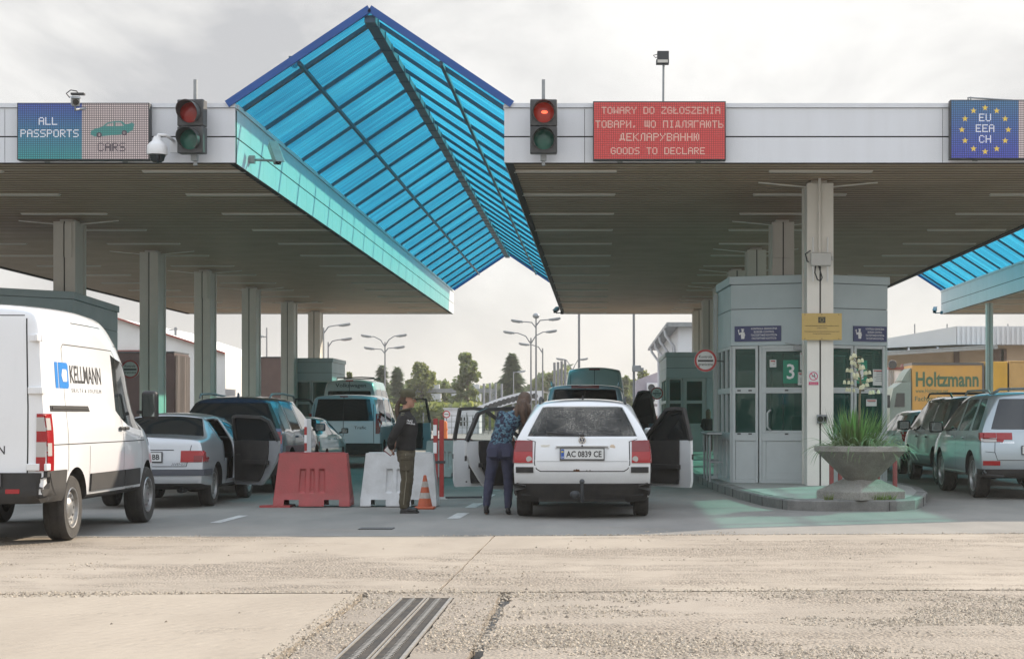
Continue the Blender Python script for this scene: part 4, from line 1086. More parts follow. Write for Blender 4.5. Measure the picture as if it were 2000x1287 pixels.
# striped marker post behind the red barrier
root = empty('marker_post', (X(601, 26.6), 26.6, 0), label='red and white striped marker post standing behind the red barrier', cat='post')
q = MB(); z = .55; k = 0
while z < 1.27: q.box(-.045, -.01, -.03, .03, z, min(z + .12, 1.27), k % 2); z += .12; k += 1
q.build('striped_board', [M_GATE, M_WINK], root)
q = MB(); q.box(-.009, .05, -.025, .025, 0, 1.27); q.box(-.12, .12, -.12, .12, 0, .04); q.build('post', M_BFRAME, root, bevel=.004)
# ================================================================== VEHICLES
def interp(tab, z):
    if z <= tab[0][0]: return tab[0][1]
    for (a, b), (c, d) in zip(tab, tab[1:]):
        if z <= c: return b + (d - b)*(z - a)/(c - a)
    return tab[-1][1]
def paint(name, c, metal=0.0, rough=.32, dirt=.25):
    if name in MATS: return MATS[name]
    m, nt, p = newmat(name); L = nt.links.new
    p.inputs['Metallic'].default_value = metal; p.inputs['Coat Weight'].default_value = 1.0; p.inputs['Coat Roughness'].default_value = .06
    tc = N(nt, 'ShaderNodeTexCoord'); n1 = N(nt, 'ShaderNodeTexNoise', Scale=3.0, Detail=9.0, Roughness=.7); L(tc.outputs['Object'], n1.inputs['Vector'])
    sp = N(nt, 'ShaderNodeSeparateXYZ'); L(tc.outputs['Object'], sp.inputs[0])
    mr = N(nt, 'ShaderNodeMapRange'); mr.inputs[1].default_value = .95; mr.inputs[2].default_value = .25; mr.inputs[3].default_value = .06; mr.inputs[4].default_value = 1.0; L(sp.outputs[2], mr.inputs[0])
    m0 = N(nt, 'ShaderNodeMath', operation='MULTIPLY'); L(mr.outputs[0], m0.inputs[0]); L(n1.outputs['Fac'], m0.inputs[1])
    m1 = N(nt, 'ShaderNodeMath', operation='MULTIPLY'); L(m0.outputs[0], m1.inputs[0]); m1.inputs[1].default_value = dirt*2
    mx = N(nt, 'ShaderNodeMixRGB'); mx.inputs[1].default_value = rgb(c); mx.inputs[2].default_value = (.16, .14, .115, 1); L(m1.outputs[0], mx.inputs[0]); L(mx.outputs[0], p.inputs['Base Color'])
    rr = N(nt, 'ShaderNodeMapRange'); rr.inputs[3].default_value = rough; rr.inputs[4].default_value = .75; L(m1.outputs[0], rr.inputs[0]); L(rr.outputs[0], p.inputs['Roughness'])
    cw = N(nt, 'ShaderNodeMapRange'); cw.inputs[3].default_value = 1.0; cw.inputs[4].default_value = .2; L(m1.outputs[0], cw.inputs[0]); L(cw.outputs[0], p.inputs['Coat Weight'])
    MATS[name] = m; return m
M_TAIL = mat('tail_red', (.30, .010, .012), .2, spec=.4, coat=.15); M_TAIL2 = mat('tail_red_dark', (.17, .008, .010), .2, coat=.15); M_TAILW = mat('tail_clear', (.42, .40, .38), .2, coat=.15)
M_AMBER = mat('tail_amber', (.55, .16, .02), .2)
M_PLATE = mat('plate_white', (.62, .63, .62), .4); M_PBLUE = mat('plate_blue', (.03, .10, .38), .4)
M_RIM = mat('alloy_rim', (.42, .43, .44), .32, metal=.7, var=.3, scale=9, c2=(.25, .24, .22))
M_TYRE = mat('tyre', (.022, .021, .02), .85, var=.5, scale=7, c2=(.06, .055, .048), bump=.25, bscale=60)
M_TRIM = mat('dark_trim', (.018, .0175, .017), .75, var=.4, scale=7, c2=(.036, .033, .03))
M_UNDER = mat('underbody', (.012, .012, .012), .9)
M_DOORGLASS = glassmat('door_glass', (.90, .95, .95), .93)
M_CARGLASS = glassmat('car_glass', (.80, .86, .86), .80)
M_DUSTY = glassmat('dusty_glass', (.82, .86, .85), .80, .25)
def _dusty(m):
    nt = m.node_tree; p = nt.nodes['Principled BSDF']; tc = N(nt, 'ShaderNodeTexCoord'); n1 = N(nt, 'ShaderNodeTexNoise', Scale=55.0, Detail=4.0, Roughness=.8); n2 = N(nt, 'ShaderNodeTexNoise', Scale=3.5, Detail=4.0)
    for n in (n1, n2): nt.links.new(tc.outputs['Object'], n.inputs['Vector'])
    a = N(nt, 'ShaderNodeMath', operation='MULTIPLY_ADD'); a.inputs[1].default_value = .5; nt.links.new(n2.outputs['Fac'], a.inputs[0]); nt.links.new(n1.outputs['Fac'], a.inputs[2])
    r = N(nt, 'ShaderNodeMapRange'); r.inputs[1].default_value = .66; r.inputs[2].default_value = .95; nt.links.new(a.outputs[0], r.inputs[0])
    mx = N(nt, 'ShaderNodeMixRGB'); mx.inputs[1].default_value = (.07, .078, .078, 1); mx.inputs[2].default_value = (.32, .30, .26, 1); nt.links.new(r.outputs[0], mx.inputs[0]); nt.links.new(mx.outputs[0], p.inputs['Base Color'])
    # where dust lies less shows through
    ms = [n for n in nt.nodes if n.type == 'MIX_SHADER'][0]; old = ms.inputs[0].links[0].from_socket
    sb = N(nt, 'ShaderNodeMath', operation='MULTIPLY_ADD'); sb.inputs[1].default_value = -.45; nt.links.new(r.outputs[0], sb.inputs[0]); nt.links.new(old, sb.inputs[2]); sb.use_clamp = True
    nt.links.new(sb.outputs[0], ms.inputs[0])
_dusty(M_DUSTY)

US = [-1, -.86, -.45, 0, .45, .86, 1]
def car_rows(st):
    y, hw, zb, belt, top, hr = st[:6]
    g = top - belt; a = st[7] if len(st) > 7 else min(.10, .28*g); crown = .022 if g > .2 else .03
    mid = zb + .45*(belt - zb)
    return [(hw - .10, zb), (hw - .025, zb + .06), (hw, mid), (hw - .012, belt - .12 if belt - .12 > mid + .03 else mid + .04), (hw - .045, belt), (hr + .025 if g > .2 else hw - .075, top - a), (hr - .05 if g > .2 else hw - .16, top - .22*a), ((hr - .05)*.5, top + crown*.7), (0, top + crown)]
class Car:
    def __init__(s, name, loc, rz, label, cat, stations, rear, bulge, body_mat, side_mat, cap_mat, axles, r_wheel, group=None, front=None, fbulge=.16, glass=None, track=None, arch=None, lower=None, fcap=None, crease_belt=.55):
        s.root = empty(name, loc, rz, label=label, cat=cat, group=group)
        st = stations; n = len(st); R = 9
        vs = []; fs = []; ms = []
        def vid(i, j, side): return (i*R + j)*2 + (0 if side < 0 else 1)
        for i, q in enumerate(st):
            rk = q[6] if len(q) > 6 else (1.0 if i == 0 else 0.0)
            for j, (x, z) in enumerate(car_rows(q)):
                dy = rk*interp(rear, z)
                if front and i == n-1: dy = interp(front, z)
                for sd in (-1, 1): vs.append((sd*x, q[0] + dy, z))
        for i in range(n-1):
            for j in range(R-1):
                for sd in (-1, 1):
                    f = [vid(i, j, sd), vid(i+1, j, sd), vid(i+1, j+1, sd), vid(i, j+1, sd)]
                    fs.append(f if sd > 0 else f[::-1]); ms.append(side_mat(i, j, sd))
        def cap(i, sgn, bul, mfn):
            grid = []
            for j in range(R-1):
                a, b = vs[vid(i, j, -1)], vs[vid(i, j, 1)]; row = []
                for k, u in enumerate(US):
                    if k == 0: row.append(vid(i, j, -1))
                    elif k == len(US)-1: row.append(vid(i, j, 1))
                    else:
                        vs.append((b[0]*u, a[1] + sgn*bul*(1 - u*u), a[2] + (car_rows(st[i])[8][1] - a[2])*(1 - u*u)*(1.0 if j == R-2 else 0)*.6)); row.append(len(vs)-1)
                grid.append(row)
            for j in range(R-2):
                for k in range(len(US)-1):
                    f = [grid[j][k], grid[j][k+1], grid[j+1][k+1], grid[j+1][k]]
                    fs.append(f if sgn < 0 else f[::-1]); ms.append(mfn(j, k))
            top = grid[R-2] + [vid(i, R-1, 1)]
            fs.append(top if sgn < 0 else top[::-1]); ms.append(0)
            return grid[0]
        b0 = cap(0, -1, bulge, cap_mat); b1 = cap(n-1, 1, fbulge, fcap or (lambda j, k: 0))
        prev = b0
        for i in range(1, n):
            cur = b1 if i == n-1 else None
            if cur is None:
                x, z = car_rows(st[i])[0]; cur = []
                for k, u in enumerate(US):
                    if k == 0: cur.append(vid(i, 0, -1))
                    elif k == len(US)-1: cur.append(vid(i, 0, 1))
                    else: vs.append((x*u, st[i][0], z)); cur.append(len(vs)-1)
            for k in range(len(US)-1): fs.append([prev[k+1], prev[k], cur[k], cur[k+1]]); ms.append(1)
            prev = cur
        me = bpy.data.meshes.new('shell'); me.from_pydata(vs, [], fs)
        s.mats = [body_mat, M_TRIM, glass or M_DARKGLASS, M_SEAM, M_UNDER, lower or M_TRIM]
        for m in s.mats: me.materials.append(m)
        me.polygons.foreach_set('material_index', ms)
        bm = bmesh.new(); bm.from_mesh(me)
        bmesh.ops.remove_doubles(bm, verts=bm.verts, dist=1e-4)
        cl = bm.edges.layers.float.new('crease_edge'); bm.normal_update()
        for e in bm.edges:
            c = 0
            if len(e.link_faces) == 2:
                a, b = e.link_faces
                if a.material_index != b.material_index: c = max(c, .95)
                an = a.normal.angle(b.normal, 0)
                if an > radians(50): c = max(c, .5)
                if an > radians(75): c = max(c, .72)
            e[cl] = c
        cv = bm.verts.layers.float.new('crease_vert')
        for v in bm.verts:
            k = sum(f.material_index == 2 for f in v.link_faces)
            if k == 1 and len(v.link_faces) > 2: v[cv] = .62
        bm.to_mesh(me); bm.free()
        o = bpy.data.objects.new('shell', me); COL.objects.link(o)
        md = o.modifiers.new('s', 'SUBSURF'); md.levels = md.render_levels = 2
        # wheel wells
        cut = MB(); ra = arch or r_wheel*1.17
        for (y, hwx) in axles:
            for sd in (-1, 1):
                x0, x1 = sorted((sd*(hwx - .30), sd*(hwx + .3)))
                nn = 36; p = [(y + ra*cos(2*pi*k/nn), r_wheel + ra*sin(2*pi*k/nn)) for k in range(nn)]
                cut.prism(p, lambda u, v, d: (d, u, v), x0, x1, mi=4)
        co = cut.build('cut', s.mats, merge=True)
        bl = o.modifiers.new('b', 'BOOLEAN'); bl.object = co; bl.operation = 'DIFFERENCE'; bl.solver = 'EXACT'
        m2 = applied(o)
        bpy.data.objects.remove(o); bpy.data.objects.remove(co)
        s.bm = bmesh.new(); s.bm.from_mesh(m2); bpy.data.meshes.remove(m2)
        s.bm.normal_update()
        s.bvh = BVHTree.FromBMesh(s.bm)
        s.axles = axles; s.rw = r_wheel; s.extra = MB()     # seams and other pieces of the body's own surface
        s.lo = min(v.co.y for v in s.bm.verts); s.hi = max(v.co.y for v in s.bm.verts)
    def hit(s, p, d, off):
        p = V(p); d = V(d).normalized()
        h = s.bvh.ray_cast(p - d*3.0, d, 8.0)
        if h[0] is None: return None, None
        nn = h[1] if h[1].dot(d) < 0 else -h[1]
        return h[0] + nn*off, nn
    def decal(s, mb, corners, d, off=.004, nu=8, nv=6, mi=None, skirt=.02, poly=None):
        """a patch laid on the shell: bilinear between 4 corners BL BR TR TL, cast along d"""
        bl, br, tr, tl = [V(c) for c in corners]; dv = V(d).normalized()
        qs = []; hs = []
        for i in range(nv+1):
            for j in range(nu+1):
                u, v = j/nu, i/nv
                q = bl.lerp(br, u).lerp(tl.lerp(tr, u), v); qs.append((q, u, v)); hs.append(s.hit(q, d, off))
        ok = [k for k, h in enumerate(hs) if h[0] is not None]
        if not ok: return mb
        med = sorted((hs[k][0] - qs[k][0]).dot(dv) for k in ok)[len(ok)//2]
        ok = [k for k in ok if abs((hs[k][0] - qs[k][0]).dot(dv) - med) < .35]
        oks = set(ok); pts = []; nrm = []
        for k, (q, u, v) in enumerate(qs):
            if k in oks: pts.append(hs[k][0]); nrm.append(hs[k][1])
            else:
                m = min(ok, key=lambda t: (qs[t][1] - u)**2 + (qs[t][2] - v)**2); h, nn = hs[m]
                pts.append(q + dv*(h - q).dot(dv)); nrm.append(nn)
        W = nu+1; fs = []
        for i in range(nv):
            for j in range(nu): fs.append((i*W+j, i*W+j+1, (i+1)*W+j+1, (i+1)*W+j))
        ring = [j for j in range(W)] + [i*W+nu for i in range(1, nv+1)] + [nv*W+j for j in range(nu-1, -1, -1)] + [i*W for i in range(nv-1, 0, -1)]
        b = len(pts); pts2 = [pts[k] - nrm[k]*(off + skirt) for k in ring]
        m = len(ring)
        fs += [(ring[k], b+k, b+(k+1) % m, ring[(k+1) % m]) for k in range(m)]
        mb.add(pts + pts2, fs, mi); return mb
    def seam(s, pts, d, w=.007, off=.0015, mb=None, mi=3, closed=False):
        mb = mb or s.extra
        pts = [V(p) for p in pts]
        if closed: pts.append(pts[0])
        rs = []
        for a, b in zip(pts, pts[1:]):
            k = max(1, int((b-a).length/.06)); rs += [a.lerp(b, t/k) for t in range(k)]
        rs.append(pts[-1])
        hs = [s.hit(p, d, off) for p in rs]; vs = []; prevok = False; fs = []
        for i, (h, nn) in enumerate(hs):
            if h is None: prevok = False; continue
            a = hs[max(i-1, 0)][0]; b = hs[min(i+1, len(hs)-1)][0]
            if a is None: a = h
            if b is None: b = h
            t = (b - a)
            if t.length < 1e-6: prevok = False; continue
            sd = t.normalized().cross(nn).normalized()*w/2
            vs += [h - sd, h + sd]; k = len(vs)
            if prevok: fs.append((k-4, k-3, k-1, k-2))
            prevok = True
        mb.add(vs, fs, mi)
    def ptext(s, mb, body, o, ux, uz, size, d, width=None, mi=0, bold=0.0, off=.003, align='C'):
        t = MB(); t.text(body, o, ux, uz, size, width, 0, bold, align=align)
        vs = []
        for p in t.v:
            h, nn = s.hit(p, d, off); vs.append(h if h is not None else p)
        mb.add(vs, t.f, mi)
    def shape(s, mb, pts, d, off, mi):
        vs = []
        for p in pts:
            h, nn = s.hit(p, d, off); vs.append(h if h is not None else V(p))
        mb.add(vs, [tuple(range(len(vs)))], mi)
    def finish(s, drop=None, thick=0.0, interior=None):
        bm = s.bm
        if drop:
            bmesh.ops.delete(bm, geom=[f for f in bm.faces if drop(f.calc_center_median())], context='FACES')
        gf = [f for f in bm.faces if f.material_index == 2]
        seen = set(); isl = []
        for f in gf:
            if f in seen: continue
            st = [f]; seen.add(f); cur = []
            while st:
                a = st.pop(); cur.append(a)
                for e in a.edges:
                    for b in e.link_faces:
                        if b.material_index == 2 and b not in seen: seen.add(b); st.append(b)
            isl.append(cur)
        wins = []
        for cur in isl:
            nb = bmesh.new(); mp = {}
            for f in cur:
                for v in f.verts:
                    if v not in mp: mp[v] = nb.verts.new(v.co)
                nb.faces.new([mp[v] for v in f.verts])
            nb.normal_update()
            r = bmesh.ops.inset_region(nb, faces=nb.faces[:], thickness=.022, depth=-.004, use_even_offset=True)
            rim = set(r['faces'])
            me = bpy.data.meshes.new('window')
            for f in nb.faces: f.material_index = 1 if f in rim else 0; f.smooth = True
            c = sum((v.co for v in nb.verts), V())/len(nb.verts)
            nb.to_mesh(me); nb.free()
            me.materials.append(s.mats[2]); me.materials.append(M_BLACK)
            nm = 'side_window' if abs(c.x) > .35 else ('rear_window' if c.y < (s.lo + s.hi)*.5 else 'windscreen')
            o = bpy.data.objects.new(nm, me); COL.objects.link(o); o.parent = s.root; wins.append(o)
        bmesh.ops.delete(bm, geom=gf, context='FACES')
        me = bpy.data.meshes.new('body'); bm.to_mesh(me); bm.free()
        nv = len(me.vertices)
        bm = bmesh.new(); bm.from_mesh(me)
        ex = s.extra
        ev = [bm.verts.new(p) for p in ex.v]
        for f, mi in zip(ex.f, ex.m):
            try: q = bm.faces.new([ev[k] for k in f]); q.material_index = mi
            except ValueError: pass
        bm.to_mesh(me); bm.free()
        for m in s.mats: me.materials.append(m)
        smooth_by(me, 42)
        o = bpy.data.objects.new('body', me); COL.objects.link(o); o.parent = s.root
        if thick:
            sd = o.modifiers.new('thick', 'SOLIDIFY'); sd.thickness = thick; sd.offset = -1
        s.body = o; s.wins = wins
        return s
    def part(s, mb, name, mats, parent=None, **k): return mb.build(name, mats, parent or s.root, **k)
    def wheels(s, style='five', wd=.20, inset=.02, rim_mat=None, rrim=.66):
        for (y, hwx) in s.axles:
            for sd in (-1, 1): wheel(s.root, sd*(hwx - inset - wd/2 - .025), y, s.rw, wd, sd, style, rim_mat or M_RIM, rrim)
    def plate(s, text, z, w=.54, h=.125, x=0.0, band=True, y=None, frame=True):
        q = MB()
        if y is None:
            ys = [s.hit((x + u, -3, z + v), (0, 1, 0), 0)[0] for u in (-w/2, 0, w/2) for v in (-h/2, h/2)]
            y = min(p.y for p in ys if p is not None) - .012
        if frame: q.box(x - w/2 - .012, x + w/2 + .012, y - .004, y + .02, z - h/2 - .016, z + h/2 + .01, 2)
        q.box(x - w/2, x + w/2, y - .008, y, z - h/2, z + h/2, 0)
        bw = .045 if band else 0
        if band:
            q.box(x - w/2 + .004, x - w/2 + bw, y - .0095, y - .0085, z - h/2 + .004, z + h/2 - .004, 1)
            q.text('UA', (x - w/2 + bw/2, y - .0105, z - h/2 + .015), (1,0,0), (0,0,1), .03, mi=0, bold=.01)
            q.cbox((x - w/2 + bw/2, y - .0105, z + h*.22), (.026, .001, .02), mi=3)
        if text: q.text(text, (x + bw/2, y - .0095, z - h*.29), (1,0,0), (0,0,1), h*.83, width=(w - bw)*.90, mi=2, bold=.022)
        return q.build('number_plate', [M_PLATE, M_PBLUE, M_INK, mat('plate_yellow', (.6, .5, .05), .4)], s.root)
_wm = {}
def wheel(root, x, y, r, wd, sd, style, rim_mat, rrim):
    k = (round(r, 3), round(wd, 3), sd, style, rim_mat.name, rrim)
    if k not in _wm:
        t = MB(); h = wd/2
        t.lathe([(r*rrim, -h*.9), (r*.93, -h), (r*.985, -h*.8), (r, -h*.45), (r, -h*.40), (r*.985, -h*.38), (r*.985, -h*.3), (r, -h*.28), (r, h*.28), (r*.985, h*.3), (r*.985, h*.38), (r, h*.4), (r, h*.45), (r*.985, h*.8), (r*.93, h), (r*rrim, h*.9)], 40, axis='X')
        to = t.build('wheel', M_TYRE, None, smooth=50)
        m = MB(); rr = r*rrim; o = sd*h
        m.lathe([(rr*1.01, o*.9), (rr*.99, o*.97), (rr*.93, o*.93), (rr*.90, o*.55), (rr*.86, o*.15)], 36, axis='X', mi=0)
        m.lathe([(rr*.89, o*.15), (.001, o*.10)], 30, axis='X', mi=1)
        def spoke(a, w0, w1, r0, r1, x0, x1):
            c, s_ = cos(a), sin(a)
            def P(rad, off, xx): return (o*xx, rad*c - off*s_, rad*s_ + off*c)
            m.add([P(r0, -w0, x0), P(r0, w0, x0), P(r1, w1, x1), P(r1, -w1, x1), P(r0, -w0, x0 - .3), P(r0, w0, x0 - .3), P(r1, w1, x1 - .3), P(r1, -w1, x1 - .3)], [(0,1,2,3),(0,4,5,1),(1,5,6,2),(2,6,7,3),(3,7,4,0)], 0)
        if style == 'steel':
            m.lathe([(rr*.86, o*.5), (rr*.72, o*.72), (rr*.5, o*.60), (rr*.36, o*.78), (rr*.2, o*.86), (.001, o*.86)], 30, axis='X', mi=0)
            for i in range(10):
                a = i*2*pi/10; m.lathe([(.001, 0), (rr*.075, 0)], 10, (o*.70, rr*.62*cos(a), rr*.62*sin(a)), mi=1, axis='X')
        elif style == 'multi':
            for i in range(10): spoke(i*2*pi/10, rr*.06, rr*.075, rr*.18, rr*.92, .80, .72)
        elif style == 'hub':
            for i in range(7): spoke(i*2*pi/7, rr*.13, rr*.17, rr*.18, rr*.93, .86, .78)
        else:
            for i in range(5):
                for dd in (-.16, .16): spoke(i*2*pi/5 + dd, rr*.07, rr*.085, rr*.2, rr*.92, .82, .74)
        m.lathe([(rr*.24, o*.7), (rr*.22, o*.86), (rr*.1, o*.9), (.001, o*.9)], 20, axis='X', mi=0)
        ro = m.build('rim', [rim_mat, M_SEAM], to, smooth=40)
        _wm[k] = (to.data, ro.data); to.parent = root; to.location = (x, y, r); return to
    t = bpy.data.objects.new('wheel', _wm[k][0]); COL.objects.link(t); t.parent = root; t.location = (x, y, r)
    q = bpy.data.objects.new('rim', _wm[k][1]); COL.objects.link(q); q.parent = t
    return t
def mirror(root, loc, sd, m, dim=(.22, .10, .15), arm=None, gl=None):
    q = MB(); w, d, h = dim
    q.box(-w/2, w/2, 0, d, -h/2, h/2); o = q.build('wing_mirror', m, root, bevel=min(w, d, h)*.32, seg=4, loc=loc)
    q = MB(); q.box(-w/2*.72, w/2*.72, -.004, -.001, -h/2*.76, h/2*.76); q.build('mirror_glass', gl or mat('mirror_glass', (.16, .19, .19), .06, metal=1.0), o, bevel=.0)
    if arm: q = MB(); q.bar((-sd*w*.3, d*.5, -h*.25), (arm[0] - loc[0], arm[1] - loc[1], arm[2] - loc[2]), .05, .04); q.build('mirror_arm', M_BLACK, o)
    return o
def tails(car, rects, mats, name='tail_light', off=.012, d=None, nu=6, nv=8):
    """rects: list of (x0, x1, z0, z1, material index) on the right-hand rear; mirrored to the left"""
    for sd in (1, -1):
        q = MB()
        for r in rects:
            x0, x1, z0, z1, mi = r[:5]
            dd = V(r[5]) if len(r) > 5 else V((0, 1, 0))
            k = r[6] if len(r) > 6 else (0, 0, 0, 0)    # x shifts of the corners
            y0 = 0
            c = [(sd*(x0 + k[0]), y0, z0), (sd*(x1 + k[1]), y0, z0), (sd*(x1 + k[2]), y0, z1), (sd*(x0 + k[3]), y0, z1)]
            dv = V((sd*dd.x, dd.y, dd.z))
            car.decal(q, c, dv, off, nu, nv, mi)
        o = q.build(name, mats, car.root, smooth=35)

# ------------------------------------------------------------------ 1 white delivery van, nearest
M_VANW = paint('van_white', (.74, .75, .76), 0, .35, .16)
st = [(0.08, .985, .46, 1.36, 2.40, .86, 1), (.26, 1.02, .42, 1.36, 2.45, .895, .25), (1.2, 1.035, .40, 1.36, 2.47, .90), (2.1, 1.035, .40, 1.36, 2.47, .90), (2.64, 1.035, .40, 1.36, 2.44, .90, 0, .42), (2.95, 1.035, .40, 1.24, 2.32, .90, 0, .36), (3.32, 1.03, .40, 1.16, 2.10, .88, 0, .14), (3.95, 1.0, .40, 1.14, 1.36, .80), (4.35, .96, .40, 1.08, 1.20, .76), (4.75, .90, .40, .95, 1.05, .70), (5.0, .80, .40, .75, .84, .62)]
def sm(i, j, sd):
    if j <= 0: return 1
    if i in (4, 5, 6) and j == 4: return 2
    if i == 6 and j >= 6: return 2
    return 0
VX, VY = -6.55, 17.95
c = Car('delivery_van', (VX, VY, 0), 0, 'white high roof delivery van with blue and black lettering, half in sunlight', 'van', st, [(.4, -.04), (.62, -.06), (.72, .0), (1.9, .03), (2.3, .08), (2.5, .14)], .02, M_VANW, sm, lambda j, k: 1 if j == 0 else 0, [(1.0, 1.0), (4.17, 1.0)], .345, arch=.43)
R = (-1, 0, 0); B = (0, 1, 0)
for pts in ([(2, .72, .74), (2, .72, 2.02), (2, .78, 2.06), (2, 2.1, 2.06), (2, 2.72, 2.06), (2, 2.82, 1.98), (2, 2.86, 1.0), (2, 2.86, .42)], [(2, .25, 1.02), (2, 4.0, 1.02)], [(2, 1.15, 2.30), (2, 2.35, 2.30)], [(2, 2.9, 2.12), (2, 3.12, 2.12), (2, 3.3, 2.02)],
            [(2, 3.78, .45), (2, 3.80, .9), (2, 3.86, 1.2)], [(2, 1.48, .5), (2, 1.48, .99)], [(2, .30, .5), (2, .30, .72)]): c.seam(pts, R, .010)
for sx in (1, -1): c.seam([(sx*.80, -1, .70), (sx*.795, -1, 1.4), (sx*.76, -1, 2.30)], B, .014)
c.seam([(0, -1, .7), (0, -1, 2.38)], B, .012)
c.seam([(-.05, -1, 2.33), (-.74, -1, 2.33)], B, .01); c.seam([(.05, -1, 2.33), (.74, -1, 2.33)], B, .01)
for sx in (1, -1): c.seam([(sx*.1, -1, 2.1), (sx*.58, -1, 2.1), (sx*.66, -1, 2.03), (sx*.66, -1, 1.35), (sx*.6, -1, 1.28), (sx*.1, -1, 1.28)], B, .006, .001, mi=0)
q = c.extra    # sliding door rail
c.decal(q, [(2, .25, 1.36), (2, 1.55, 1.36), (2, 1.50, 1.42), (2, .25, 1.42)], R, .006, 10, 2, 3)
c.decal(q, [(2, .29, 1.385), (2, 1.50, 1.385), (2, 1.49, 1.405), (2, .29, 1.405)], R, .014, 10, 2, 1)
c.finish()
q = MB(); q2 = MB()
for a, b in ((.30, 1.0), ):
    pass
c.decal(q, [(2, 1.50, .50), (2, 2.84, .50), (2, 2.84, .69), (2, 1.50, .69)], R, .02, 14, 3); c.decal(q, [(2, 2.88, .50), (2, 3.66, .50), (2, 3.62, .69), (2, 2.88, .69)], R, .02, 8, 3)
c.part(q, 'side_moulding', M_TRIM, smooth=40)
q = MB(); c.decal(q, [(-.99, -1, .46), (.99, -1, .46), (.985, -1, .74), (-.985, -1, .74)], B, .03, 24, 5); 
for sd in (1, -1): c.decal(q, [(sd*2, .04, .46), (sd*2, .58, .46), (sd*2, .62, .76), (sd*2, .04, .76)], (-sd, 0, 0), .022, 6, 5)
c.part(q, 'rear_bumper', M_TRIM, smooth=50)
q = MB(); c.decal(q, [(.60, -1, .53), (.74, -1, .53), (.74, -1, .575), (.60, -1, .575)], B, .036, 3, 2, 0); c.decal(q, [(-.74, -1, .53), (-.60, -1, .53), (-.60, -1, .575), (-.74, -1, .575)], B, .036, 3, 2, 0); c.part(q, 'reflector', M_TAIL)
dg = (-.75, .66, 0)
tails(c, [(1.60, 1.94, .78, .92, 0, (-.75, .66, 0)), (1.60, 1.94, .922, 1.08, 2, (-.75, .66, 0)), (1.60, 1.94, 1.082, 1.18, 0, (-.75, .66, 0)), (1.60, 1.80, 1.182, 1.31, 2, (-.75, .66, 0)), (1.802, 1.94, 1.182, 1.31, 0, (-.75, .66, 0)), (1.60, 1.90, 1.312, 1.345, 0, (-.75, .66, 0))], [M_TAIL, M_TAIL2, M_TAILW], off=.014) if False else None
for sd in (1, -1):
    q = MB()
    def D(y0, y1, z0, z1, mi, off=.014, sk=(0, 0)): c.decal(q, [(sd*2, y0, z0), (sd*2, y1, z0), (sd*2, y1 + sk[1], z1), (sd*2, y0 + sk[0], z1)], (-sd, 0, 0), off, 4, 4, mi)
    def E(x0, x1, z0, z1, mi, off=.014): c.decal(q, [(sd*x0, -1, z0), (sd*x1, -1, z0), (sd*x1, -1, z1), (sd*x0, -1, z1)], B, off, 4, 4, mi)
    for z0, z1, mi in ((.76, .90, 0), (.90, 1.05, 2), (1.05, 1.16, 0), (1.16, 1.30, 2), (1.30, 1.335, 0)):
        D(.10, .24, z0, z1, 0 if mi == 0 else 0, .014); E(.885, .975, z0, z1, mi, .014)
        if mi == 2: D(.10, .18, z0 + .01, z1 - .01, 2, .018)
    q.build('tail_light', [M_TAIL, M_TAIL2, M_TAILW], c.root, smooth=35)
for z in (.80, 1.57, 2.1):
    for sd in (1, -1):
        q = MB(); h, nn = c.hit((sd*.86, -1, z), B, 0); q.cbox((h.x, h.y - .01, z), (.13, .035, .07)); h, nn = c.hit((sd*2, .22, z), (-sd, 0, 0), 0); q.cbox((h.x, .07, z), (.03, .13, .07)); q.build('door_hinge', M_VANW, c.root, bevel=.006)
q = MB()
for y in (2.74, 2.98): 
    h, nn = c.hit((2, y, 1.17), R, 0); q.cbox((h.x + .022, y, 1.17), (.03, .16, .04))
c.part(q, 'door_handle', M_BLACK, bevel=.01)
q = MB(); h, nn = c.hit((.55, -1, 1.05), B, 0); q.lathe([(.001, 0), (.022, 0), (.022, .01)], 14, (.45, h.y - .006, 1.06), axis='Y'); c.part(q, 'lock', M_BLACK)
c.plate('AX 54 210', .86, .52, .11, x=.30, band=False) if False else None
q = MB(); h, nn = c.hit((.2, -1, .66), B, 0); q.box(-.02, .56, h.y - .05, h.y - .02, .60, .74, 0); q.box(-.01, .55, h.y - .052, h.y - .05, .61, .73, 1); c.part(q, 'number_plate', [M_BLACK, M_PLATE])
# lettering and emblem on the side and rear door
q = MB(); Y_ = (0, 1, 0); Zu = (0, 0, 1)
def SH(pts, mi, off=.003): c.shape(q, [(2, a, b) for a, b in pts], R, off, mi)
M_LOGO = mat('logo_blue', (.01, .18, .52), .4)
SH([(.46, 1.60), (.55, 1.60), (.55, 1.87), (.46, 1.87)], 0); SH([(.575, 1.60), (.62, 1.60), (.565, 1.735), (.62, 1.87), (.575, 1.87)][0:2] + [(.60, 1.735), (.62, 1.87), (.575, 1.87)], 0)
SH([(.62, 1.60), (.86, 1.60), (.89, 1.63), (.89, 1.84), (.86, 1.87), (.62, 1.87), (.60, 1.735)], 0); SH([(.66, 1.735), (.70, 1.67), (.82, 1.67), (.84, 1.69), (.84, 1.78), (.82, 1.80), (.70, 1.80)], 2, .005)
c.part(q, 'emblem', [M_LOGO, M_INK, M_VANW]); q = MB()
c.ptext(q, 'KELLMANN', (2, .95, 1.665), Y_, Zu, .262, R, width=1.16, mi=1, bold=.012, align='L')
c.part(q, 'company_name', [M_LOGO, M_INK]); q = MB()
c.ptext(q, 'S K I L T E  &  S O L F I L M', (2, .97, 1.565), Y_, Zu, .055, R, width=1.1, mi=1, align='L')
c.part(q, 'slogan', [M_LOGO, M_INK]); q = MB()
c.ptext(q, 'www.kellmann.dk', (2, 2.96, .455), Y_, Zu, .05, R, width=.42, mi=1, align='L')
c.part(q, 'web_address', [M_LOGO, M_INK]); q = MB()
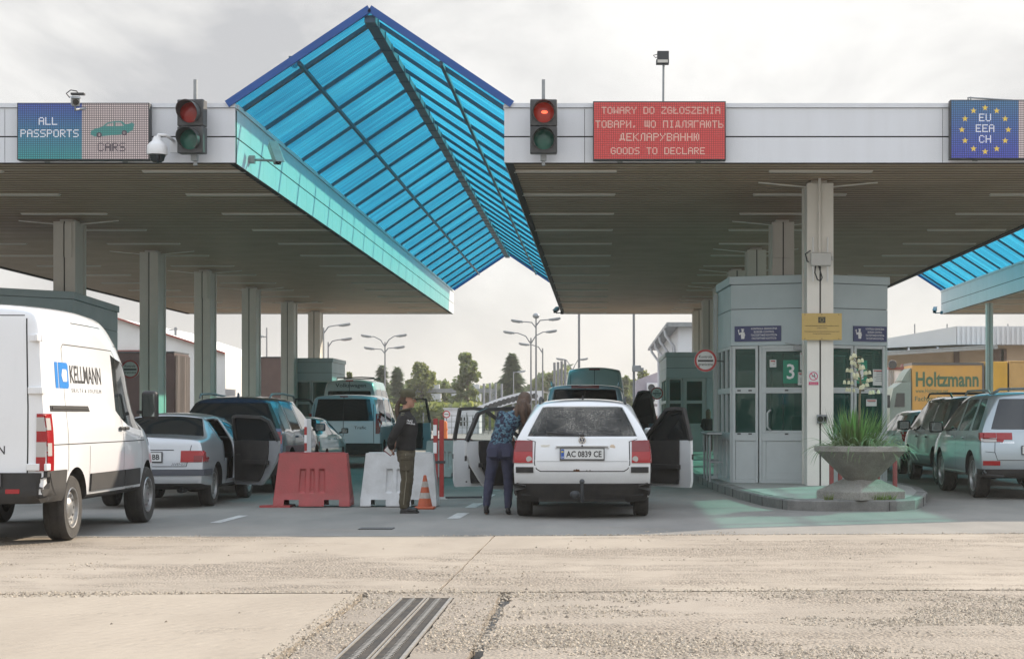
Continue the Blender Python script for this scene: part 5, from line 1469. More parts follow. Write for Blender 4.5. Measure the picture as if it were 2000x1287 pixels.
c.ptext(q, 'KELLMANN', (.57, -1, .93), (1,0,0), Zu, .12, B, width=.5, mi=1, bold=.01, align='R')
c.part(q, 'rear_lettering', [M_LOGO, M_INK])
mirror(c.root, (1.14, 3.55, 1.44), 1, M_BLACK, (.19, .15, .35), (.98, 3.62, 1.36)); mirror(c.root, (-1.30, 3.55, 1.42), -1, M_BLACK, (.24, .15, .36), (-.98, 3.62, 1.36))
c.wheels('steel', .225, -.01, rrim=.62)

# ------------------------------------------------------------------ 2 white estate car with its doors open, centre
M_ESTW = paint('estate_white', (.66, .67, .67), 0, .35, .22)
EX, EY = X(1137, 22.75), 22.72
st = [(0.12, .875, .21, 1.045, 1.485, .575, 1, .045), (.42, .89, .22, 1.03, 1.505, .61, .85, .06), (1.10, .885, .32, 1.0, 1.52, .635, .3), (1.28, .89, .31, .995, 1.525, .64, .15), (2.22, .90, .28, .985, 1.53, .645), (2.34, .90, .28, .985, 1.53, .645), (3.05, .90, .28, .975, 1.50, .635), (3.72, .885, .28, .965, 1.02, .70), (4.3, .86, .30, .88, .93, .70), (4.66, .78, .32, .70, .75, .60)]
def sm(i, j, sd):
    if j == 0: return 1
    if j == 4 and i in (1, 3, 5, 6): return 2
    if i == 6 and j >= 6: return 2
    return 0
def cm(j, k): return 2 if j == 4 and 1 <= k <= 4 else (1 if j == 0 else 0)
c = Car('estate_car', (EX, EY, 0), 0, 'white estate car seen from behind with three doors open and a tow ball', 'car', st, [(.2, .16), (.40, -.05), (.45, -.09), (.62, -.10), (.70, -.07), (.76, -.01), (1.0, .03), (1.045, .05), (1.44, .40), (1.5, .50)], .05, M_ESTW, sm, cm, [(.92, .885), (3.62, .885)], .335, glass=M_CARGLASS)
# tailgate gap and trim
c.seam([(-.60, -1, .99), (-.605, -1, .70), (-.58, -1, .64), (-.53, -1, .61), (.53, -1, .61), (.58, -1, .64), (.605, -1, .70), (.60, -1, .99)], B, .012)
c.seam([(-.58, -1, .735), (.58, -1, .735)], B, .004, .001, mi=5)
c.seam([(-.70, -1, 1.015), (-.60, -1, .985), (-.60, -1, .95)], B, .008); c.seam([(.70, -1, 1.015), (.60, -1, .985), (.60, -1, .95)], B, .008)
opens = lambda p: (1.36 < p.y < 2.22 and p.x < -.5 and .36 < p.z < 1.44) or (2.34 < p.y < 3.42 and abs(p.x) > .5 and .36 < p.z < 1.44 - max(0, p.y - 2.95)*.72)
c.finish(opens, thick=.03)
for w_ in c.wins:
    if w_.name.startswith('rear_window'): w_.data.materials[0] = M_DUSTY
q = MB(); c.decal(q, [(-.55, -1, .215), (.55, -1, .215), (.55, -1, .455), (-.55, -1, .455)], B, .016, 20, 6)
for sd in (1, -1): c.decal(q, [(sd*.55, -1, .215), (sd*.82, -1, .25), (sd*.86, -1, .455), (sd*.55, -1, .455)], B, .016, 8, 6)
for sd in (1, -1): c.decal(q, [(sd*2, .03, .30), (sd*2, .52, .30), (sd*2, .50, .455), (sd*2, .03, .455)], (-sd, 0, 0), .012, 6, 5)
c.part(q, 'bumper_skirt', M_TRIM, smooth=50)
q = MB()
for sd in (1, -1):
    c.decal(q, [(sd*.62, -1, .592), (sd*.87, -1, .592), (sd*.87, -1, .665), (sd*.62, -1, .665)], B, .014, 6, 2)
c.part(q, 'bumper_strip', M_TRIM, smooth=40)
tails(c, [(.63, .80, .715, .855, 0), (.63, .80, .857, .995, 1), (.80, .872, .715, .855, 0), (.80, .868, .857, .995, 1)], [M_TAIL, M_TAIL2], off=.016)
for sd in (1, -1):
    q = MB(); h, nn = c.hit((sd*.675, -1, .76), B, .022); q.lathe([(.001, 0), (.038, 0), (.038, .01)], 16, (sd*.675, h.y, .765), axis='Y'); c.part(q, 'reversing_lamp', M_TAILW)
    q = MB(); c.decal(q, [(sd*2, .10, .76), (sd*2, .24, .76), (sd*2, .25, 1.0), (sd*2, .16, 1.0)], (-sd, 0, 0), .010, 4, 6); c.part(q, 'side_lamp', M_TAIL, smooth=40)
c.plate('AC 0839 CE', .83, .545, .128)
q = MB(); h, nn = c.hit((0, -1, .94), B, 0)
q.box(-.335, .335, h.y - .035, h.y, .918, .945); q.box(-.34, -.32, h.y - .03, h.y, .90, .93); q.box(.32, .34, h.y - .03, h.y, .90, .93); c.part(q, 'tailgate_handle', M_ESTW, bevel=.008)
def badge(car, x, z, r, off=.012, name='badge'):
    q = MB(); h, nn = car.hit((x, -1, z), B, 0); y = h.y - off
    q.lathe([(.001, 0), (r, 0), (r, .012)], 28, (x, y, z), axis='Y', mi=1); ring(q, (x, y - .003, z), r*.84, r, 0)
    def bar(a, b): q.bar((x + a[0]*r, y - .004, z + a[1]*r), (x + b[0]*r, y - .004, z + b[1]*r), r*.16, .003, mi=0, up=(0, 1, 0))
    for s_ in (-1, 1):
        bar((s_*.36, .84), (0, .06)); bar((s_*.80, .42), (s_*.36, -.78)); bar((s_*.36, -.78), (0, .02))
    return q.build(name, [M_CHROME, mat('badge_dark', (.015, .03, .06), .3)], car.root)
badge(c, 0, 1.0, .048)
q = MB(); h, nn = c.hit((0, -1, .94), B, 0); q.ball((0, h.y - .04, .935), .011); c.part(q, 'lock', M_SEAM)
q = MB(); c.ptext(q, 'VARIANT', (-.47, -1, .915), (1,0,0), Zu, .045, B, width=.115, mi=0, off=.003)
h, nn = c.hit((.39, -1, .92), B, .002); q.lathe([(.001, 0), (.035, .001)], 18, (.385, h.y - .003, .915), axis='Y', mi=1)
for x, r_ in ((-.07, .018), (-.1, .012), (-.045, .014), (.06, .006), (.1, .007)):
    h, nn = c.hit((x, -1, .622), B, .003); q.lathe([(.001, 0), (r_, 0)], 8, (x, h.y, .622), axis='Y', mi=2)
c.part(q, 'decals', [mat('badge_worn', (.5, .42, .25), .5), mat('sticker_faded', (.62, .5, .38), .6), mat('rust', (.10, .045, .02), .9)])
q = MB(); q.tube([(0, .25, .30), (0, .0, .24), (0, -.10, .26), (0, -.125, .36), (0, -.125, .46)], [.025, .025, .025, .022, .018], 10); q.ball((0, -.125, .485), .034); q.ball((-.09, -.06, .32), .055, sc=(1.2, .6, .9)); c.part(q, 'tow_hitch', M_DARKSTEEL, smooth=60)
for sd in (1, -1):
    q = MB(); q.tube([(sd*.555, .66, 1.47), (sd*.555, .74, 1.535), (sd*.575, 1.6, 1.56), (sd*.58, 2.7, 1.54), (sd*.58, 2.8, 1.47)], .017, 8); c.part(q, 'roof_rail', M_BLACK, smooth=50)
q = MB(); q.tube([(0, .72, 1.53), (.0, .70, 1.575)], [.016, .008], 8); c.part(q, 'roof_aerial', M_BLACK)
q = MB(); h, nn = c.hit((0, -1, 1.06), B, .012); h2, n2 = c.hit((-.45, -1, 1.09), B, .016); h3, _ = c.hit((-.2, -1, 1.075), B, .02); q.tube([h, h3, h2], .010, 6); q.ball((h.x, h.y, h.z), .03); c.part(q, 'rear_wiper', M_BLACK, smooth=50)
# inside
M_SEAT = mat('seat_cloth', (.045, .047, .05), .9, var=.3, scale=20)
for x, y, nm in ((-.38, 2.35, 'front_seat'), (.38, 2.35, 'front_seat'), (-.36, 1.35, 'rear_seat'), (.36, 1.35, 'rear_seat')):
    q = MB(); q.cbox((x, y + .0, .80), (.50 if y > 2 else .62, .14, .62), rot=Matrix.Rotation(radians(12), 3, 'X')); q.cbox((x, y + .3, .50), (.5, .55, .16)); o = q.build(nm, M_SEAT, c.root, bevel=.05, seg=3)
    q = MB(); q.cbox((x, y - .06, 1.19), (.27, .10, .17), rot=Matrix.Rotation(radians(8), 3, 'X')); q.tube([(x - .06, y - .05, 1.0), (x - .06, y - .06, 1.2)], .008, 6); q.build('headrest', M_SEAT, o, bevel=.045, seg=4)
q = MB(); q.box(-.78, .78, 3.25, 3.75, .70, .98); c.part(q, 'dashboard', M_SEAT, bevel=.05)
q = MB(); q.box(-.74, .74, .30, 1.25, .93, .95); q.box(-.78, .78, .15, 3.7, .30, .34); c.part(q, 'load_cover', M_SEAT)
q = MB(); q.lathe([(.001, 0), (.018, 0), (.018, .3)], 8, (-.38, 3.02, .9), axis='Y'); q.tube([(-.38 + .18*cos(a*pi/9), 3.0, .95 + .18*sin(a*pi/9)) for a in range(18)], .016, 6, closed=True); c.part(q, 'steering_wheel', M_BLACK, smooth=50)
q = MB(); q.box(-.12, .12, 3.12, 3.15, 1.33, 1.40); c.part(q, 'interior_mirror', M_BLACK, bevel=.01)
c.wheels('hub', .195, .0, rrim=.62)
# open doors
def car_door(car, hx, hy, ang, L_, sd, m, z0=.30, belt=.97, top=1.42, kind='front', inner=None, mir=False, thick=.075, label=None, gm=None):
    """door swung out on its front edge: u runs back from the hinge, x is outwards when shut"""
    e = bpy.data.objects.new('door', None); 
    M4 = Matrix.Translation((hx, hy, 0)) @ Matrix.Rotation(sd*ang, 4, 'Z')
    def P(u, v, d): return (sd*(d + .02*sin(pi*min(1, max(0, (v - z0)/(belt - z0))))), -u, v)
    if kind == 'front': low = [(0, z0 + .02), (.05, z0), (L_ - .02, z0), (L_, z0 + .10), (L_, belt), (0.02, belt - .02)]
    else: low = [(0, z0 + .02), (.03, z0), (L_*.62, z0), (L_*.75, z0 + .12), (L_*.93, z0 + .36), (L_, z0 + .5), (L_ + .01, belt), (.0, belt)]
    vs = MB(); vs.M = M4; vs.prism(low, P, -thick*.55, 0.0)
    d = vs.build('door', m, car.root, bevel=.012)
    if label: d['label'] = label
    q = MB(); q.M = M4
    cu = sum(p[0] for p in low)/len(low); cv = sum(p[1] for p in low)/len(low)
    inn = [(cu + (u - cu)*(.55 if u > cu else .95) , cv + (v - cv)*(.80 if v < cv else 1.0)) for u, v in low]
    q.prism(inn, P, -thick*.55 - .03, -thick*.55 + .001); q.prism([(L_*.25, cv + .02), (L_*.8, cv + .02), (L_*.8, cv + .08), (L_*.25, cv + .08)], P, -thick*.55 - .09, -thick*.55 - .02)
    q.build('door_trim', inner or M_TRIM, d, bevel=.01)
    if kind == 'front': up = [(.04, belt - .02), (.12, belt + .06), (.60*L_, top - .02), (.75*L_, top), (L_ - .06, top - .01), (L_ - .01, belt)]
    else: up = [(.01, belt), (.05, top - .015), (.12, top), (L_*.70, top - .02), (L_*.86, top - .08), (L_ + .0, belt)]
    q = MB(); q.M = M4; k = (top - belt)*.20
    def PP(u, v): return V((sd*(-.028 - k*max(0, (v - belt)/(top - belt))), -u, v))
    pp = [PP(u, v) for u, v in up]
    for a, b in zip(pp, pp[1:]): q.bar(a, b, .045, .055, up=(1, 0, 0))
    q.tube(pp, .026, 8)
    q.build('window_frame', M_BLACK, d, smooth=50)
    q = MB(); q.M = M4; q.add(pp, [tuple(range(len(pp)))]); q.build('door_glass', gm or M_DOORGLASS, d)
    q = MB(); q.M = M4
    for v in (z0 + .12, z0 + .42): q.cbox(P(L_*.99, v, -thick*.25), (.02, .012, .02))
    q.cbox(P(L_ - .001, (z0 + belt)/2 + .1, -thick*.28), (.03, .014, .07)); q.cbox(P(.12, (z0 + belt)/2 + .12, -thick*.6 - .03), (.03, .09, .02))
    q.cbox(P(L_ - .12, belt - .13, .012), (.03, .16, .03)); q.build('latch', M_BLACK, d)
    if mir:
        o = mirror(d, M4 @ V((sd*.12, -.04, belt + .10)), sd, m, (.20, .11, .14), gl=mat('mirror_bright', (.55, .66, .64), .1, metal=1.0)); o.rotation_euler = (0, 0, sd*ang*.9)
    return d
car_door(c, -.885, 3.38, radians(64), 1.10, -1, M_ESTW, kind='front', mir=False, label='open front door of the white estate car on the officer side')
car_door(c, -.895, 2.29, radians(46), .98, -1, M_ESTW, kind='rear', label='open rear door of the white estate car beside the leaning woman')
car_door(c, .885, 3.38, radians(36), 1.10, 1, M_ESTW, kind='front', mir=True, label='open front door of the white estate car on the booth side')
ESTATE = c
# ------------------------------------------------------------------ helpers for the other vehicles
def box_stations(L_, hw, zb, belt, top, hr, ys, hood, nose, rk=.8, cowl=None, topr=None, a=.06):
    """ys: rear quarter end, C pillar, B pillar front/back, roof front, cowl"""
    q0, q1, c0, b0, b1, rf, cw = ys
    return [(q0, hw - .01, zb, belt + .03, (topr or top - .03), hr - .05, 1, a), (q0 + .28, hw, zb, belt + .02, top - .01, hr - .02, rk, a + .01), (q1, hw, zb, belt + .01, top, hr, .25), (c0, hw + .005, zb, belt, top + .01, hr, .1), (b0, hw + .01, zb, belt, top + .01, hr), (b1, hw + .01, zb, belt, top + .01, hr),
            (rf, hw, zb, belt - .01, top - .03, hr - .01), (cw, hw - .01, zb, belt - .01, belt + .05, hr + .05), ((cw + L_)/2, hw - .03, zb, hood - .04, hood + .02, hr + .05), (L_ - .02, hw - .11, zb + .04, nose, nose + .06, hr - .06)]
def sm_glass(glass, ws=6):
    def f(i, j, sd):
        if j == 0: return 1
        if j == 4 and i in glass: return 2
        if i == ws and j >= 6: return 2
        return 0
    return f
def cm_glass(ks=(1, 2, 3, 4)):
    return lambda j, k: 2 if j == 4 and k in ks else (1 if j == 0 else 0)
def skirt(car, z0, z1, hw, name='rear_bumper', m=None, off=.02, y1=.4):
    q = MB(); car.decal(q, [(-hw, -1, z0), (hw, -1, z0), (hw, -1, z1), (-hw, -1, z1)], B, off, 20, 4)
    for sd in (1, -1): car.decal(q, [(sd*2, .03, z0), (sd*2, y1, z0), (sd*2, y1, z1), (sd*2, .03, z1)], (-sd, 0, 0), off*.7, 5, 4)
    return car.part(q, name, m or M_TRIM, smooth=50)
def side_lines(car, ys, z0, z1, w=.008):
    for y in ys:
        for sd in (1, -1): car.seam([(sd*2, y, z0), (sd*2, y, z1)], (-sd, 0, 0), w)
def handles(car, ys, z, m=None):
    q = MB()
    for y in ys:
        for sd in (1, -1):
            h, nn = car.hit((sd*2, y, z), (-sd, 0, 0), 0)
            if h: q.cbox((h.x + sd*.016, y, z), (.03, .16, .035))
    car.part(q, 'door_handle', m or car.mats[0], bevel=.01)

# ------------------------------------------------------------------ 3 silver saloon behind the van
M_SILV = paint('saloon_silver', (.46, .48, .50), .45, .34, .12)
st = [(.10, .83, .30, .93, .985, .70, 1), (.38, .845, .26, .94, 1.0, .72, .5), (.78, .85, .25, .945, 1.02, .70), (1.42, .855, .25, .945, 1.30, .575, 0, .07), (1.62, .86, .25, .945, 1.335, .58), (2.18, .86, .25, .94, 1.345, .59), (2.28, .86, .25, .94, 1.345, .59), (2.95, .86, .25, .93, 1.31, .58), (3.6, .85, .25, .91, .965, .66), (4.2, .82, .26, .82, .87, .66), (4.48, .74, .30, .66, .72, .56)]
def sm(i, j, sd):
    if j == 0: return 1
    if i == 2 and j >= 6: return 2
    if j == 4 and i in (3, 4, 6, 7): return 2
    if i == 7 and j >= 6: return 2
    return 0
c = Car('saloon_car', (X(283, 25.3), 25.2, 0), 0, 'silver saloon car with a rear door open, behind the white van', 'car', st, [(.25, .03), (.36, -.06), (.55, -.09), (.62, -.02), (.9, .0), (1.0, .04)], .07, M_SILV, sm, lambda j, k: 1 if j == 0 else 0, [(.98, .85), (3.6, .85)], .30)
c.seam([(-.66, -1, .90), (-.62, -1, .68), (-.6, -1, .60), (.6, -1, .60), (.62, -1, .68), (.66, -1, .90)], B, .01)
side_lines(c, [2.24], .32, .93); c.seam([(-.42, -1, .83), (.42, -1, .83)], B, .012)
c.finish(lambda p: 1.46 < p.y < 2.2 and p.x > .5 and .36 < p.z < 1.27 and (p.z > .70 or p.y > 1.62), thick=.03)
q = MB(); c.decal(q, [(-.85, -1, .47), (.85, -1, .47), (.85, -1, .56), (-.85, -1, .56)], B, .012, 20, 2)
for sd in (1, -1): c.decal(q, [(sd*2, .02, .47), (sd*2, .58, .47), (sd*2, .58, .56), (sd*2, .02, .56)], (-sd, 0, 0), .012, 5, 2)
c.part(q, 'bumper_moulding', mat('moulding_grey', (.06, .065, .08), .5))
tails(c, [(.52, .70, .66, .82, 0), (.70, .835, .66, .75, 1), (.70, .835, .75, .82, 0)], [M_TAIL, M_TAIL2])
for sd in (1, -1):
    q = MB(); c.decal(q, [(sd*2, .03, .66), (sd*2, .22, .68), (sd*2, .24, .80), (sd*2, .06, .82)], (-sd, 0, 0), .012, 4, 4); c.part(q, 'side_lamp', M_TAIL, smooth=40)
c.plate('AA 1748 BB', .735, .52, .125, band=False)
q = MB(); c.ptext(q, 'AVENSIS', (.50, -1, .615), (1,0,0), Zu, .05, B, width=.21, mi=0, bold=.01); h, nn = c.hit((0, -1, .875), B, .006); ring(q, (0, h.y - .004, .875), .03, .042, 0); c.part(q, 'badge', M_CHROME)
q = MB(); q.lathe([(.045, .0), (.05, .1), (.05, .3)], 14, (.50, .06, .27), axis='Y'); q.lathe([(.04, .02), (.001, .1)], 12, (.50, .06, .27), axis='Y'); c.part(q, 'exhaust', M_DARKSTEEL, smooth=40)
q = MB()
for x, y in ((-.36, 2.25), (.36, 2.25), (-.34, 1.15), (.34, 1.15)): q.cbox((x, y, .70), (.5, .14, .55)); q.cbox((x, y + .28, .45), (.5, .5, .14)); q.cbox((x, y - .04, 1.05), (.26, .09, .15))
c.part(q, 'seat', M_SEAT, bevel=.04)
c.wheels('steel', .185, .03, rrim=.66)
mirror(c.root, (.98, 3.35, .98), 1, M_SILV, (.19, .1, .13), (.84, 3.4, .94)); mirror(c.root, (-.98, 3.35, .98), -1, M_SILV, (.19, .1, .13), (-.84, 3.4, .94))
car_door(c, .86, 2.24, radians(52), .98, 1, M_SILV, z0=.27, belt=.94, top=1.31, kind='rear', label='open rear door of the silver saloon, dark inside', gm=M_DARKGLASS)

# ------------------------------------------------------------------ 4 dark blue off-roader
M_DBLUE = paint('offroader_blue', (.012, .045, .10), .5, .25, .10)
st = box_stations(4.7, .935, .30, 1.06, 1.63, .66, (.10, 1.05, 1.2, 2.1, 2.22, 3.0, 3.7), .98, .84)
c = Car('offroad_car', (X(446, 30.2), 30.1, 0), 0, 'dark blue off road car with roof rails ahead of the silver saloon', 'car', st, [(.3, .02), (.5, -.08), (.7, -.06), (1.05, .05), (1.5, .36), (1.65, .46)], .06, M_DBLUE, sm_glass((1, 3, 5, 6)), cm_glass((0, 1, 2, 3, 4, 5)), [(.95, .93), (3.75, .93)], .36)
c.seam([(-.7, -1, .95), (-.66, -1, .62), (.66, -1, .62), (.7, -1, .95)], B, .012); side_lines(c, [1.3, 2.18, 3.4], .4, 1.05)
c.finish()
tails(c, [(.60, .90, .84, .96, 0), (.74, .90, .96, 1.04, 1)], [M_TAIL, M_TAIL2]); skirt(c, .32, .52, .9)
for sd in (1, -1):
    q = MB(); q.tube([(sd*.60, .62, 1.62), (sd*.61, .75, 1.68), (sd*.63, 1.7, 1.70), (sd*.63, 2.8, 1.67), (sd*.63, 2.95, 1.60)], .018, 8); c.part(q, 'roof_rail', M_STEEL, smooth=50)
q = MB(); q.prism([(0, 0), (.12, 0), (.03, .07)], lambda u, v, d: (d, .9 + u, 1.64 + v), -.015, .015); c.part(q, 'roof_fin', M_DBLUE)
handles(c, [1.55, 2.4], .95); c.wheels('multi', .25, .03); mirror(c.root, (1.04, 3.3, 1.1), 1, M_DBLUE, (.2, .11, .15), (.9, 3.35, 1.05))

# ------------------------------------------------------------------ 5 small old saloon
M_LADA = paint('old_saloon_green', (.24, .36, .35), .0, .4, .2)
st = [(.06, .79, .32, .90, .94, .70, 1), (.35, .80, .30, .90, .95, .70), (.70, .80, .28, .90, .96, .68), (1.15, .80, .28, .90, 1.25, .56, 0, .06), (1.35, .80, .28, .90, 1.28, .565), (1.95, .80, .28, .90, 1.285, .57), (2.03, .80, .28, .90, 1.285, .57), (2.6, .80, .28, .90, 1.26, .56), (2.95, .80, .28, .89, .935, .68), (3.6, .79, .28, .86, .90, .68), (4.0, .76, .32, .78, .84, .62)]
def sm(i, j, sd):
    if j == 0: return 1
    if i == 2 and j >= 6: return 2
    if j == 4 and i in (3, 4, 6, 7): return 2
    if i == 7 and j >= 6: return 2
    return 0
c = Car('saloon_car', (-6.55, 37.0, 0), 0, 'small old pale green saloon between the blue off roader and the vans', 'car', st, [(.3, 0), (1, 0)], .03, M_LADA, sm, lambda j, k: 1 if j == 0 else 0, [(.85, .80), (3.25, .80)], .29)
side_lines(c, [1.12, 1.99, 2.85], .36, .89); c.finish()
tails(c, [(.50, .76, .62, .78, 0), (.62, .76, .62, .70, 1)], [M_TAIL, M_TAIL2]); skirt(c, .42, .50, .78, m=M_CHROME); handles(c, [1.3, 2.15], .82, M_CHROME)
q = MB(); h, nn = c.hit((.25, .9, 1.1), (0, 1, -.2), .006); q.lathe([(.001, 0), (.06, 0)], 16, (.33, h.y - .02 if h else .9, 1.13), axis='Y'); c.part(q, 'window_sticker', M_PLATE)
c.wheels('steel', .16, .03); mirror(c.root, (.90, 2.72, .98), 1, M_BLACK, (.15, .07, .12), (.78, 2.78, .93))

# ------------------------------------------------------------------ 6 pale blue van with a rear window, doors open
M_TRAF = paint('van_pale_blue', (.42, .54, .60), .25, .32, .15)
st = box_stations(4.8, .93, .34, 1.14, 1.83, .78, (.08, 1.5, 1.7, 2.75, 2.85, 3.25, 4.1), 1.12, .98, rk=.6)
c = Car('passenger_van', (X(672, 44.8), 44.6, 0), 0, 'pale silver blue van with a wide rear window and red tall tail lights', 'van', st, [(.3, .0), (.5, -.06), (.7, .0), (1.15, .03), (1.8, .16)], .05, M_TRAF, sm_glass((1, 3, 5, 6)), cm_glass((1, 2, 3, 4)), [(.95, .93), (4.0, .93)], .33)
c.seam([(0, -1, .62), (0, -1, 1.78)], B, .014); c.seam([(-.74, -1, 1.6), (-.76, -1, .62), (.76, -1, .62), (.74, -1, 1.6)], B, .014); side_lines(c, [1.6, 2.8, 3.7], .45, 1.1)
c.finish()
tails(c, [(.80, .92, .86, 1.02, 1), (.80, .92, 1.02, 1.30, 0), (.80, .91, 1.30, 1.36, 0)], [M_TAIL, M_TAIL2]); skirt(c, .36, .62, .92, m=M_TRIM)
c.plate('', .75, .5, .11, x=-.25, band=False, frame=False)
q = MB(); c.ptext(q, 'Trafic', (.42, -1, .98), (1,0,0), Zu, .10, B, width=.3, mi=0, bold=.01); c.part(q, 'badge', M_DARKSTEEL)
q = MB(); c.decal(q, [(-.10, -1, 1.775), (.10, -1, 1.775), (.10, -1, 1.80), (-.10, -1, 1.80)], B, .012, 4, 2); c.part(q, 'brake_lamp', M_TAIL)
q = MB()
for x in (-.45, .42): q.ball((x, .55, 1.22), .22, sc=(1.2, .8, .8))
c.part(q, 'luggage', M_PAPER, smooth=60)
handles(c, [2.6], 1.05); c.wheels('hub', .21, .03)
car_door(c, .92, 4.05, radians(58), 1.12, 1, M_TRAF, z0=.38, belt=1.12, top=1.76, kind='front', mir=True, label='open front door of the pale blue van with a black mirror')
car_door(c, -.92, 4.05, radians(60), 1.12, -1, M_TRAF, z0=.38, belt=1.12, top=1.76, kind='front', label='open far side front door of the pale blue van')

# ------------------------------------------------------------------ 7 tall minibus behind it
M_CRAF = paint('minibus_silver', (.42, .46, .46), .25, .36, .15)
def tall_van(name, loc, label, L_, hw, top, hr, m, glassy, cap, wb, belt=1.28):
    st = [(.06, hw - .01, .42, belt, top - .05, hr - .04, 1, .30), (.3, hw, .42, belt, top, hr, .5, .30), (1.7, hw, .42, belt, top + .02, hr, 0, .32), (1.82, hw, .42, belt, top + .02, hr, 0, .32), (3.0, hw, .42, belt, top + .02, hr, 0, .34), (3.1, hw, .42, belt, top, hr, 0, .40), (3.9, hw, .42, belt - .06, top - .3, hr - .02, 0, .2), (4.75, hw - .02, .42, belt - .12, belt + .0, hr - .05), (5.3, hw - .08, .42, 1.02, 1.1, hr - .1), (L_, hw - .2, .46, .8, .88, hr - .22)]
    return Car(name, loc, 0, label, 'van', st, [(.4, 0), (.6, -.05), (.75, 0), (belt, .02), (top, .13)], .03, m, sm_glass(glassy), cap, [(1.0, hw), (1.0 + wb, hw)], .35)
c = tall_van('minibus', (X(683, 57.2), 57.0, 0), 'tall silver minibus with lettering above its rear doors, behind the pale blue van', 5.9, .98, 2.46, .80, M_CRAF, (1, 3, 5, 6), lambda j, k: 2 if j == 4 and k in (1, 2, 3, 4) else (1 if j == 0 else 0), 3.6)
c.seam([(0, -1, .7), (0, -1, 2.4)], B, .016); c.finish()
q = MB(); c.ptext(q, 'Volkswagen', (.04, -1, 2.22), (1,0,0), Zu, .17, B, width=.98, mi=0, bold=.015); c.part(q, 'lettering', M_INK)
q = MB(); c.decal(q, [(-.12, -1, 2.40), (.12, -1, 2.40), (.12, -1, 2.44), (-.12, -1, 2.44)], B, .012, 4, 2); c.part(q, 'brake_lamp', M_TAIL)
tails(c, [(.88, .97, .85, 1.25, 0)], [M_TAIL]); skirt(c, .42, .7, .97); c.wheels('steel', .22, .04)
q = MB(); q.tube([(-.5, .9, 2.47), (-.5, .9, 2.53), (.3, .9, 2.55), (.7, .9, 2.53), (.7, .9, 2.47)], .02, 6); c.part(q, 'roof_bar', M_BLACK, smooth=50); q = MB(); q.tube([(-.5, 2.4, 2.47), (-.5, 2.4, 2.53), (.7, 2.4, 2.53), (.7, 2.4, 2.47)], .02, 6); c.part(q, 'roof_bar', M_BLACK, smooth=50)
mirror(c.root, (1.2, 4.4, 1.5), 1, M_BLACK, (.2, .12, .3), (.95, 4.45, 1.4)); mirror(c.root, (-1.2, 4.4, 1.5), -1, M_BLACK, (.2, .12, .3), (-.95, 4.45, 1.4))

# ------------------------------------------------------------------ 8 grey blue van ahead of the estate car, 9 tall van beyond
M_GBV = paint('van_grey_blue', (.20, .29, .35), .35, .32, .12)
st = box_stations(4.8, .94, .36, 1.16, 1.98, .80, (.08, 1.5, 1.7, 2.75, 2.85, 3.25, 4.1), 1.12, .98, rk=.6)
c = Car('passenger_van', (X(1143, 38.7), 38.5, 0), 0, 'grey blue van with a front door open, directly ahead of the white estate car', 'van', st, [(.3, .0), (.5, -.06), (.7, .0), (1.15, .03), (1.9, .18)], .05, M_GBV, sm_glass((1, 3, 5, 6)), cm_glass((1, 2, 3, 4)), [(.95, .93), (4.0, .93)], .33, glass=M_CARGLASS)
c.seam([(0, -1, .62), (0, -1, 1.95)], B, .012); c.seam([(-.8, -1, 1.85), (-.78, -1, .62), (.78, -1, .62), (.8, -1, 1.85)], B, .012); c.finish(thick=.03)
q = MB(); c.decal(q, [(-.30, -1, 1.90), (.30, -1, 1.90), (.30, -1, 1.955), (-.30, -1, 1.955)], B, .014, 6, 2); c.part(q, 'brake_lamp', M_TAIL2)
tails(c, [(.82, .93, .9, 1.3, 0)], [M_TAIL]); skirt(c, .36, .62, .93); c.wheels('hub', .21, .03)
q = MB(); 
for x in (-.42, .42): q.cbox((x, 1.4, .95), (.6, .16, .8)); q.cbox((x, 2.7, .95), (.55, .16, .8)); q.cbox((x, 1.35, 1.45), (.28, .1, .2)); q.cbox((x, 2.65, 1.45), (.28, .1, .2))
c.part(q, 'seat', M_SEAT, bevel=.05)
for sd in (1, -1):
    q = MB(); q.tube([(sd*.72, .35, 1.95), (sd*.74, .5, 2.03), (sd*.75, 2.8, 2.04), (sd*.74, 3.0, 1.96)], .022, 8); c.part(q, 'roof_rail', M_GBV, smooth=50)
car_door(c, .93, 4.0, radians(40), 1.12, 1, M_GBV, z0=.4, belt=1.14, top=1.88, kind='front', label='open front door of the grey blue van')
M_TV = paint('van_grey_green', (.30, .37, .37), .2, .38, .15)
c = tall_van('cargo_van', (X(1161, 53.2), 53.0, 0), 'tall grey green panel van beyond the grey blue van', 5.9, .98, 2.74, .82, M_TV, (5, 6), lambda j, k: 1 if j == 0 else 0, 3.6)
c.seam([(0, -1, .7), (0, -1, 2.7)], B, .016); c.seam([(-.7, -1, 2.6), (-.72, -1, 1.9), (.72, -1, 1.9), (.7, -1, 2.6)], B, .01); c.finish()
q = MB(); c.decal(q, [(-.16, -1, 2.66), (.16, -1, 2.66), (.16, -1, 2.70), (-.16, -1, 2.70)], B, .014, 6, 2); c.part(q, 'brake_lamp', M_TAIL2)
tails(c, [(.88, .97, .85, 1.25, 0)], [M_TAIL]); skirt(c, .42, .7, .97); c.wheels('steel', .22, .04)

